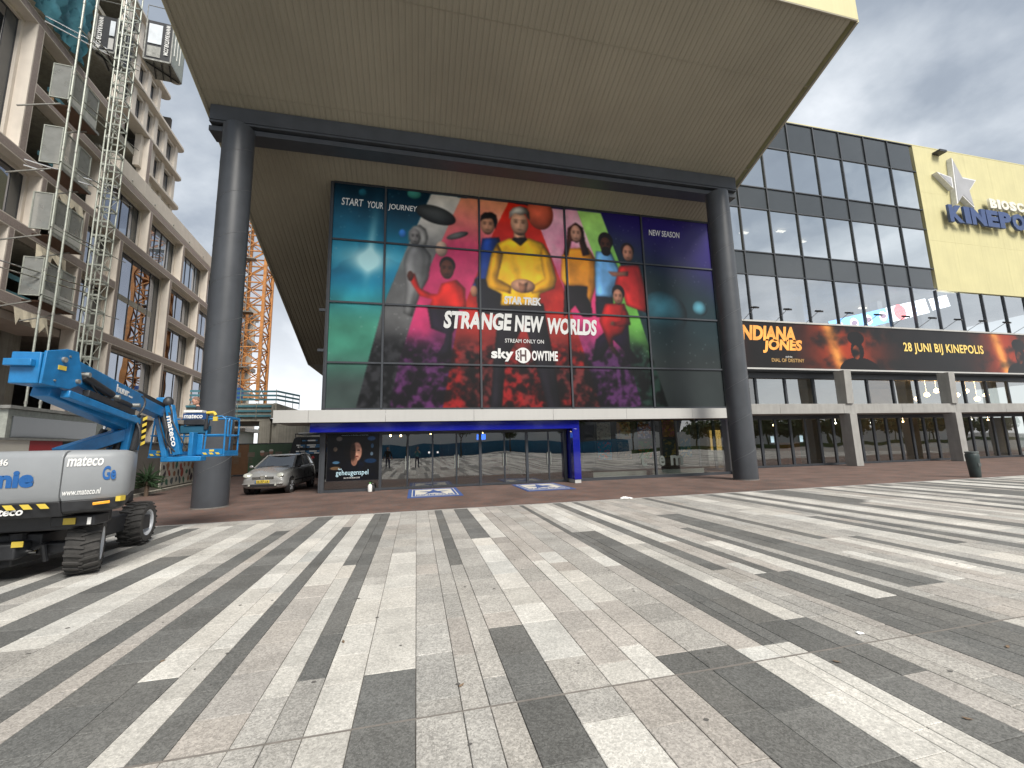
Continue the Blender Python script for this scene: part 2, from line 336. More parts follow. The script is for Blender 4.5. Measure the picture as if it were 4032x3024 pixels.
M['g_left'] = glass('site_window_glass', (0.22, 0.24, 0.24), 0.36, 1.5, rc=(0.78, 0.82, 0.92), bend=0.3)
M['spandrel'] = mat('spandrel_glass', (0.055, 0.062, 0.068), 0.10, 0, 0.05, 1, coat=0.3)

# ------------------------------------------------------------------ the ground
def flat(name, x0, x1, y0, y1, z, m, kind='structure'):
    b = MB(); b.add([(x0, y0, z), (x1, y0, z), (x1, y1, z), (x0, y1, z)], [(0, 1, 2, 3)])
    return b.build(name, m, kind=kind, fixn=False)
M['earth'] = mat('site_ground', (0.17, 0.17, 0.165), 0.95, 0, 0.25, 0.5)
M['bed'] = mat('joint_bed', (0.17, 0.155, 0.14), 0.95, 0, 0.2, 9)
flat('ground', -900, 900, -900, 900, -0.06, M['earth'])
flat('paving_bed', -40, 62, -36, 10.95, -0.016, M['bed'])

mB, n, l, b = nmat('brick_paving'); b.inputs['Roughness'].default_value = 0.85; b.inputs['Specular IOR Level'].default_value = 0.3
geo = n.new('ShaderNodeNewGeometry')
def brick_layer(rot, off):
    mp = n.new('ShaderNodeMapping'); mp.inputs['Rotation'].default_value = (0, 0, rot); mp.inputs['Location'].default_value = (off, off, 0); l.new(geo.outputs['Position'], mp.inputs['Vector'])
    bt = n.new('ShaderNodeTexBrick'); bt.inputs['Scale'].default_value = 1.0; bt.inputs['Brick Width'].default_value = 0.21; bt.inputs['Row Height'].default_value = 0.075
    bt.inputs['Mortar Size'].default_value = 0.006; bt.inputs['Mortar Smooth'].default_value = 0.3; bt.inputs['Bias'].default_value = -0.1
    bt.inputs['Color1'].default_value = (0.17, 0.085, 0.062, 1); bt.inputs['Color2'].default_value = (0.115, 0.088, 0.082, 1); bt.inputs['Mortar'].default_value = (0.07, 0.06, 0.053, 1)
    l.new(mp.outputs[0], bt.inputs['Vector']); return bt
b1 = brick_layer(R(45), 0.0); b2 = brick_layer(R(135), 0.3)
mpz = n.new('ShaderNodeMapping'); mpz.inputs['Rotation'].default_value = (0, 0, R(45)); l.new(geo.outputs['Position'], mpz.inputs['Vector'])
ck = n.new('ShaderNodeTexChecker'); ck.inputs['Scale'].default_value = 4.6; l.new(mpz.outputs[0], ck.inputs['Vector'])
mx = n.new('ShaderNodeMixRGB'); l.new(ck.outputs['Fac'], mx.inputs[0]); l.new(b1.outputs[0], mx.inputs[1]); l.new(b2.outputs[0], mx.inputs[2])
nz = n.new('ShaderNodeTexNoise'); nz.inputs['Scale'].default_value = 1.1; nz.inputs['Detail'].default_value = 7; l.new(geo.outputs['Position'], nz.inputs['Vector'])
mr = n.new('ShaderNodeMapRange'); mr.inputs['From Min'].default_value = .3; mr.inputs['From Max'].default_value = .7; mr.inputs['To Min'].default_value = 0.5; mr.inputs['To Max'].default_value = 1.15; l.new(nz.outputs[0], mr.inputs['Value'])
vm = n.new('ShaderNodeVectorMath'); vm.operation = 'SCALE'; l.new(mx.outputs[0], vm.inputs[0]); l.new(mr.outputs[0], vm.inputs['Scale'])
ds = n.new('ShaderNodeMixRGB'); ds.inputs[0].default_value = 0.22; ds.inputs[2].default_value = (0.17, 0.14, 0.125, 1); l.new(vm.outputs[0], ds.inputs[1]); l.new(ds.outputs[0], b.inputs['Base Color'])
bp = n.new('ShaderNodeBump'); bp.inputs['Strength'].default_value = 0.5; bp.inputs['Distance'].default_value = 0.006; l.new(b1.outputs['Fac'], bp.inputs['Height']); bp.invert = True; l.new(bp.outputs[0], b.inputs['Normal'])
flat('brick_pavement', -34, 62, 11.03, 44, 0.0, mB)
kb = MB(); x = -34.0
while x < 62: kb.chbox(x, x + 0.99, 10.945, 11.03, -0.03, 0.004, 0.003); x += 1.0
kb.build('kerb', M['concrete_dark'], kind='structure')

M['s_D'] = stone('dark_slab', (0.132, 0.132, 0.126), 0.40)
M['s_L'] = stone('light_slab', (0.485, 0.47, 0.435), 0.28)
M['s_M'] = stone('grey_slab', (0.345, 0.332, 0.308), 0.40)
M['s_P'] = stone('pink_grey_slab', (0.355, 0.332, 0.305), 0.34)
STRIPS = [-5.52, -5.03, -4.77, -4.46, -4.19, -3.84, -3.42, -3.05, -2.71, -2.45, -2.27, -1.91, -1.65, -1.46, -1.29, -0.98, -0.80, -0.61, -0.35, 0.01, 0.29, 0.46, 0.63, 0.94, 1.28, 1.56, 1.76, 2.04, 2.40, 2.65, 2.76, 2.90, 3.20, 3.43, 3.58, 3.80, 3.93, 4.12, 4.28, 4.46, 4.74, 4.92, 5.10, 5.37, 5.64, 5.80, 6.00, 6.22, 6.42, 6.65, 6.79, 6.98, 7.25, 7.72, 8.00, 8.23, 8.52, 8.65, 8.94, 9.02, 9.30, 9.37, 9.85, 10.04, 10.43]
RUNS = [('D',-3.82,-3.43,-30,7.75),('L',-4.19,-3.86,-9,10.4),('D',-4.74,-4.46,-9,10.41),('L',-4.99,-4.77,-9,10.9),('D',-5.52,-5.05,-9,10.9),('L',-3.41,-3.06,4.56,10.5),('D',-3.04,-2.9,-9,4.16),('D',-2.71,-2.45,-30,9.39),('P',-2.45,-2.27,-9,9.28),
 ('D',-2.27,-1.9,-9,10.9),('D',-1.9,-1.64,-9,3.71),('L',-1.9,-1.64,3.71,10.9),('L',-1.64,-1.48,-9,10.9),('D',-1.46,-1.28,2.86,9.39),('D',-0.8,-0.62,3.41,10.9),('D',-0.97,-0.81,6.38,10.9),('L',-0.97,-0.81,3.25,6.37),('L',-1.28,-0.98,5.6,10.9),
 ('L',-0.61,-0.35,3.3,5.41),('L',-0.34,0.01,3.37,6.84),('D',-0.35,0.01,-9,3.37),('L',-0.61,-0.33,-9,3.31),('D',0.46,0.63,5.93,10.9),('D',0.93,1.26,7.46,10.9),('L',0.93,1.27,3.21,7.44),('D',0.66,0.94,-9,3.87),('L',0.95,1.3,-9,2.49),('L',1.28,1.56,7.4,10.9),
 ('L',1.56,1.74,4,5.78),('L',1.76,2.03,4.16,5.23),('L',2.4,2.6,5.25,6.29),('D',2.65,2.76,3.01,10.9),('D',2.76,3.2,3,7.34),('L',2.9,3.4,7.34,10.9),('L',3.2,3.43,3.3,10.9),('D',3.24,3.44,2.38,3.3),('D',2.86,3.42,2.38,3.08),('D',2.9,3.29,-9,2.45),('D',1.77,2.4,-9,3.05),('L',2.4,2.86,-9,2.97),
 ('D',3.58,3.79,4.7,10.9),('D',4.12,4.27,3.44,10.9),('D',3.93,4.44,-9,4.43),('L',4.44,4.75,3.46,5.99),('L',3.8,4.12,6.2,10.9),('D',4.74,4.91,-9,7.04),('L',4.3,4.48,-9,2.99),('D',4.48,4.98,-9,3.38),('D',3.91,4.28,-9,3.13),('D',5.1,5.49,3.6,8.39),('L',5.36,5.65,5.2,7.57),('L',5.8,5.99,3.63,4.9),
 ('L',6.37,6.65,3.63,5.56),('D',6.22,6.42,5.57,10.9),('D',6.79,6.98,-9,5.57),('L',7.25,7.72,-9,10.9),('D',7.73,7.99,4.73,7.17),('D',8.23,8.52,-9,10.9),('L',8.65,8.94,-9,10.9),('D',9.02,9.3,-9,10.9),('L',9.37,9.85,-9,10.9),('D',10.04,10.43,-9,10.9)]
x = STRIPS[0]
while x > -16: x -= random.choice((0.17, 0.28, 0.30, 0.37, 0.46)); STRIPS.insert(0, x)
x = STRIPS[-1]
while x < 46: x += random.choice((0.18, 0.28, 0.30, 0.38, 0.46)); STRIPS.append(x)
def auto_runs(x0):
    y = -36.0; out = []; prev = 'M'
    while y < 10.9:
        L_ = random.uniform(2.5, 9); t = random.choices('DLMP', (0.30, 0.40, 0.20, 0.10))[0]
        out.append((t, y, min(10.93, y + L_))); y += L_
    return out
slabs = []
for i in range(len(STRIPS) - 1):
    x0, x1 = STRIPS[i], STRIPS[i + 1]; xc = (x0 + x1) / 2; known = -5.6 < xc < 10.5
    runs = auto_runs(x0); base = random.choices('MP', (0.66, 0.34))[0]
    mine = [r for r in RUNS if r[1] - 0.02 < xc < r[2] + 0.02]
    far = xc < -7 or xc > 24
    cuts = sorted({2.78} | {c for r in mine for c in (r[3], r[4]) if 0 < c < 10.9}) if known else [2.78]
    y = 10.93; lw = x1 - x0
    while y > (-1.0 if not far else -36):
        step = random.uniform(0.42, 0.62) * (1 + 0.35 * (lw < 0.2)) if not far and y > -1 else random.uniform(1.2, 2.4)
        yn = y - step
        for c in cuts:
            if y - 0.12 > c > yn - 0.16: yn = c; break
        ym = (y + yn) / 2; tone = None
        if known and ym > -1.2:
            for r in mine:
                if r[3] <= ym <= r[4]: tone = r[0]; break
            tone = tone or (base if random.random() < 0.90 else random.choice('MPPL'))
        else:
            for r in runs:
                if r[1] <= ym <= r[2]: tone = r[0]; break
        slabs.append((tone or 'M', x0, x1, yn, y)); y = yn
    if not far:
        while y > -36:
            yn = y - random.uniform(1.6, 3.0); ym = (y + yn) / 2
            tone = [r[0] for r in runs if r[1] <= ym <= r[2]]; slabs.append((tone[0] if tone else 'M', x0, x1, yn, y)); y = yn
paving = thing('plaza_paving', None, None); paving['kind'] = 'structure'
def slab_mesh(items, name, parent, kind=None):
    b = MB(); tints = []
    tone_i = {'D': 0, 'L': 1, 'M': 2, 'P': 3}
    for t, x0, x1, y0, y1 in items:
        g = 0.0024; dz = random.uniform(-0.0016, 0.0016); b.cur = tone_i[t] if kind else 0
        b.chbox(x0 + g, x1 - g, y0 + g, y1 - g, -0.03, dz, 0.003)
        k = random.gauss(1, 0.075); w = random.gauss(0, 0.007); tints += [(k + w, k, k - w, 1)] * 12
    mats = [M['s_D'], M['s_L'], M['s_M'], M['s_P']] if kind else [M['s_' + items[0][0]]]
    o = b.build(name, mats, parent, kind=kind)
    ca = o.data.color_attributes.new('tint', 'FLOAT_COLOR', 'POINT'); ca.data.foreach_set('color', np.array(tints, dtype=np.float32).ravel()); return o
def seen(s):
    x, y = (s[1] + s[2]) / 2, (s[3] + s[4]) / 2; d = Vector((x, y, -1.6)); z = d.dot(_fw)
    if z < 0.5: return 0
    u, v = d.dot(_rt2) / z, d.dot(_up2) / z
    if abs(u) > 1.26 or v < -0.97: return 0
    return (s[2] - s[1]) * (s[4] - s[3]) * 1.6 / z ** 3
slabs.sort(key=seen, reverse=True)
for s in slabs[:300]: slab_mesh([s], 'slab', paving)
slab_mesh(slabs[300:], 'far_slabs', paving, 'stuff')
# long open expansion joint across the slabs
jb = MB(); jb.box(-16, 46, 2.774, 2.787, -0.02, 0.0025); jb.build('joint_filler', M['bed'], paving, kind=None)

# ------------------------------------------------------------------ cinema: overhanging hall on two columns
cin = thing('cinema_building', 'cinema with a huge sloping ribbed soffit carried on two round grey columns', 'cinema', (4, 16.7, 0))
K_ = 0.40
def sof(y): return 12.4 + K_ * (16.7 - y)
XL, XR, YF, YB = -7.05, 14.35, 9.05, 29.6
b = MB(); pitch = 0.2; nrib = int((XR - XL) / pitch); d = 0.016
nz_ = Vector((0, -K_, 1)).normalized() * 1.0
for i in range(nrib):
    x = XL + i * pitch + 0.01
    prof = [(x, 0), (x + 0.11, 0), (x + 0.125, d), (x + 0.18, d), (x + 0.197, 0)]
    for (xa, ha), (xb, hb) in zip(prof[:-1], prof[1:]):
        b.add([(xa, YF, sof(YF) + ha), (xb, YF, sof(YF) + hb), (xb, YB, sof(YB) + hb), (xa, YB, sof(YB) + ha)], [(0, 1, 2, 3)])
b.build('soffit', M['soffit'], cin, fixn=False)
for y_ in (10.9, 14.0, 18.9, 22.7, 26.4):      # sheet laps across the ribs
    b = MB(); b.beam((XL, y_, sof(y_) - .002), (XR, y_, sof(y_) - .002), .03, .006); b.build('sheet_lap', M['soffit'], cin)
b = MB(); b.box(XL, XR, YB, 44, sof(YB) + 0.02, sof(YB) + 0.15); b.build('rear_soffit', M['soffit'], cin)
b = MB(); n = 44     # lapped cladding boards on the front above the soffit
for i in range(6):
    z0 = sof(YF) + 0.0 + i * 1.45; b.box(XL - 0.02, XR + 0.02, YF - 0.06, YF - 0.0, z0, z0 + 1.438)
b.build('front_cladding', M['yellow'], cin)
def side(x, o):      # side walls of the raised hall follow the slope of the soffit
    b = MB(); z1 = sof(YF) + 8.7
    b.prism([(YF, sof(YF)), (YB, sof(YB)), (44, sof(YB)), (44, z1), (YF, z1)], lambda a, c: (x, a, c), lambda a, c: (x + o, a, c)); b.build('side_cladding', M['yellow'], cin)
side(XL - 0.02, -0.1); side(XR + 0.02, 0.1)
b = MB(); b.box(XL, XR, YF, 44, sof(YF) + 8.6, sof(YF) + 8.7); b.build('roof', M['steel'], cin)
# drip edge round the soffit
b = MB(); b.beam((XL - 0.03, YF, sof(YF) - 0.03), (XL - 0.03, YB, sof(YB) - 0.03), 0.08, 0.08); b.beam((XR + 0.03, YF, sof(YF) - 0.03), (XR + 0.03, YB, sof(YB) - 0.03), 0.08, 0.08)
b.beam((XL, YF - 0.03, sof(YF) - 0.02), (XR, YF - 0.03, sof(YF) - 0.02), 0.05, 0.05); b.build('edge_trim', M['soffit'], cin)
# transfer beam
yb = 14.36; zb = 12.62
b = MB(); b.box(-6.9, 13.92, yb, yb + 0.8, zb, sof(yb + 0.8) + 0.25); b.build('beam', M['steel'], cin)
b = MB(); b.box(-6.9, 13.92, yb - 0.03, yb + 0.83, zb + 0.08, zb + 0.11)
b.box(-6.95, 13.97, yb + 0.12, yb + 0.72, zb - 0.24, zb - 0.06); b.box(-6.9, 13.92, yb + 0.3, yb + 0.55, zb - 0.06, zb); b.build('beam_flange', M['steel'], cin)
for cx, cy, rad in ((-5.84, 14.05, 0.455), (12.70, 14.2, 0.452)):
    b = MB(); top = 12.18
    b.lathe([(rad, 0.0), (rad, top), (rad - 0.01, top + 0.01), (0.02, top + 0.012)], (cx, cy, 0), 40)
    c = b.build('column', M['steel'], cin, smooth='auto')
    s = MB(); pts = []; nturn = top / 1.43   # spiral-welded tube: seam runs round and round
    for k in range(int(nturn * 28)):
        t = k / 28 * 2 * math.pi + 0.6; z = k / 28 * 1.43 + 0.15
        if z < top: pts.append((cx + (rad + 0.0) * math.cos(t), cy + rad * math.sin(t), z))
    s.path(pts, 0.007, 4); s.build('weld_seam', mat('seam_paint', (0.10, 0.105, 0.11), 0.4), c)
    s = MB(); s.lathe([(rad + 0.012, 0.0), (rad + 0.012, 0.03), (rad, 0.032)], (cx, cy, 0), 40); s.build('collar', M['bed'], c)

# big glazed box behind the billboard
FY = 16.7
MX = [-3.40, -1.34, 2.58, 6.54, 10.45, 14.22]; MZ = [3.08, 4.88, 7.30, 9.91, 12.38]
b = MB(); b.box(-3.42, 14.35, FY + 0.12, FY + 0.2, 3.0, 12.4); b.build('backing_wall', M['frame'], cin)
b = MB(); b.box(-3.50, -3.38, FY - 0.02, FY + 9, 0, 12.9); b.build('side_wall', M['steel'], cin)
b = MB(); b.box(14.30, 14.44, FY - 0.1, FY + 3, 3.4, 12.6); b.build('end_frame', M['white'], cin)
for i, xx in enumerate(MX):
    b = MB(); b.box(xx - 0.04, xx + 0.04, FY - 0.10, FY + 0.12, MZ[0], MZ[-1]); b.build('mullion', M['frame'], cin)
for j, z_ in enumerate(MZ):
    for i in range(5):
        b = MB(); b.box(MX[i] + 0.041, MX[i + 1] - 0.041, FY - 0.085, FY + 0.12, z_ - 0.035, z_ + 0.035); b.build('transom', M['frame'], cin)
for z_ in (5.3, 6.9):       # little brackets on the left edge
    b = MB(); b.box(-3.72, -3.5, FY - 0.05, FY + 0.05, z_, z_ + 0.1); b.build('bracket', M['frame'], cin)
# white canopy band
CJ = [-4.85, -3.72, -1.11, 2.14, 5.34, 8.56, 11.7, 14.36]
for a, c in zip(CJ[:-1], CJ[1:]):
    b = MB(); b.box(a + 0.004, c - 0.004, 15.76, 15.82, 2.53, 2.97); b.build('canopy_panel', M['white'], cin, bevel=0.004)
b = MB(); b.box(-4.84, 14.3, 15.82, FY + 0.1, 2.56, 2.60); b.box(-4.84, -4.80, 15.82, 18.0, 2.53, 2.97); b.box(-4.84, 14.3, 15.82, FY + 0.1, 2.93, 2.96); b.box(-4.84, -3.5, 16.8, 18.0, 2.53, 2.97); b.build('canopy_lining', M['concrete_dark'], cin)
# blue portal
b = MB(); b.box(-3.70, 6.50, 15.95, FY + 0.06, 2.18, 2.528); b.box(6.20, 6.50, 15.95, FY + 0.06, 0.14, 2.18); b.build('portal', M['blue'], cin, bevel=0.01)
b = MB(); b.box(6.22, 6.48, 15.97, FY, 0.0, 0.139); b.build('portal_foot', M['white'], cin)
# ground-floor glazing
GX = [-3.30, -1.33, -0.33, 0.62, 1.55, 2.50, 3.50, 4.44, 5.38, 6.10]
b = MB(); b.box(-3.42, -3.30, FY - 0.06, FY + 0.06, 0.001, 2.5); b.build('corner_post', M['steel'], cin)
def pane(x0, x1, z0, z1, y, m, par, nm='window_pane', fr=0.03):
    g = MB(); g.box(x0 + fr * .5, x1 - fr * .5, y, y + 0.012, z0 + fr * .5, z1 - fr * .5); return g.build(nm, m, par)
for i in range(9):
    x0, x1 = GX[i], GX[i + 1]
    if i == 0:
        pane(x0, x1, 0.1, 2.2, FY, M['g_main'], cin)
    else:
        d_ = MB(); w = 0.028; y0, y1 = FY - 0.03, FY + 0.03
        d_.box(x0 + 0.003, x0 + w, y0, y1, 0.015, 2.15); d_.box(x1 - w, x1 - 0.003, y0, y1, 0.015, 2.15); d_.box(x0 + w, x1 - w, y0, y1, 0.015, 0.10); d_.box(x0 + w, x1 - w, y0, y1, 2.09, 2.15)
        door = d_.build('door', M['frame'], cin)
        pane(x0 + 0.02, x1 - 0.02, 0.09, 2.1, FY - 0.005, M['g_main'], door, 'door_glass')
        hd = MB(); hx = x1 - .07 if i % 2 else x0 + .07; hd.tube((hx, FY - .07, .75), (hx, FY - .07, 1.25), .012, 8); hd.build('handle', M['galv'], door)
for xx in (-1.33, 2.50, 4.44, 6.10):
    b = MB(); b.box(xx - 0.05, xx + 0.05, FY - 0.07, FY + 0.07, 0.001, 2.18); b.build('post', M['frame'], cin)
b = MB(); b.box(-3.3, 6.2, FY - 0.05, FY + 0.05, 2.15, 2.2); b.box(-3.3, -1.38, FY - 0.05, FY + 0.05, 0.001, 0.1); b.build('door_head', M['frame'], cin)
for x0, x1 in ((6.55, 10.30), (10.36, 14.18)):
    pane(x0, x1, 0.12, 2.5, FY, M['g_main'], cin)
b = MB(); b.box(6.52, 14.2, FY - 0.06, FY + 0.06, 0.001, 0.12); b.box(10.29, 10.37, FY - 0.06, FY + 0.06, 0.12, 2.53); b.build('sill_rail', M['frame'], cin)
b = MB(); b.box(14.18, 14.42, FY - 0.35, FY + 0.06, 0.001, 2.53); b.build('end_post', M['white'], cin)
for i, xx in enumerate((0.45, 0.78)):    # push plates with tiny notices on the middle doors
    b = MB(); b.box(xx, xx + 0.07, FY - 0.04, FY - 0.032, 1.33, 1.40); b.build('door_notice', M['textwhite'], cin)
# interior
M['floor_in'] = mat('foyer_floor', (0.10, 0.085, 0.075), 0.35, 0, 0.2, 2)
M['wall_in'] = mat('foyer_wall', (0.11, 0.085, 0.065), 0.8, 0, 0.3, 0.7)
b = MB(); b.box(-3.3, 14.3, FY + 0.1, 25, 0.002, 0.02); b.build('foyer_floor', M['floor_in'], cin)
b = MB(); b.box(-3.3, 14.3, 25, 25.2, 0, 3.0); b.build('foyer_back_wall', M['wall_in'], cin)
b = MB(); b.box(-3.3, 14.3, FY + 0.2, 25, 2.75, 2.85); b.build('foyer_ceiling', M['void'], cin)
b = MB(); b.box(6.7, 6.8, FY + 0.4, 25, 0.02, 2.7); b.build('foyer_partition', M['wall_in'], cin)
for xx in (-0.4, 2.3, 4.6, 8.5):
    b = MB(); b.box(xx, xx + 0.5, 20.5, 21.0, 0.02, 2.75); b.build('foyer_pillar', M['wall_in'], cin)
for xx, yy, w_, h_ in ((3.3, 21, 1.6, 0.95), (5.2, 20, 0.8, 0.9), (1.2, 22, 1.0, 1.9)):
    b = MB(); b.box(xx, xx + w_, yy, yy + 0.5, 0.02, h_); b.build('counter', mat('counter_red', (0.20, 0.05, 0.03), 0.5), cin)
for xx, yy, zz_, mm in ((-1.15, 19.5, 2.12, 'warm'), (-0.75, 21, 2.15, 'warm'), (0.62, 19.2, 2.18, 'warm'), (3.6, 23, 2.3, 'warm'), (5.1, 22, 2.1, 'warm')):
    b = MB(); b.sphere((xx, yy, zz_), 0.045, 10, 6); b.tube((xx, yy, zz_ + 0.04), (xx, yy, 2.75), 0.008, 4); b.build('pendant_lamp', M[mm], cin)
b = MB(); b.box(3.25, 3.75, 22.9, 22.93, 1.9, 2.2); b.build('screen', mat('blue_screen', (0.02, 0.1, 0.6), 0.3, emit=(0.03, 0.15, 0.9, 1.6)), cin)
b = MB(); b.beam((12.0, 19.0, 2.15), (12.45, 19.2, 2.45), 0.05, 0.05); b.build('neon_tube', M['blue_lamp'], cin)
b = MB(); b.beam((12.65, 19.3, 2.55), (13.0, 19.45, 2.75), 0.05, 0.05); b.build('neon_tube', M['blue_lamp'], cin)

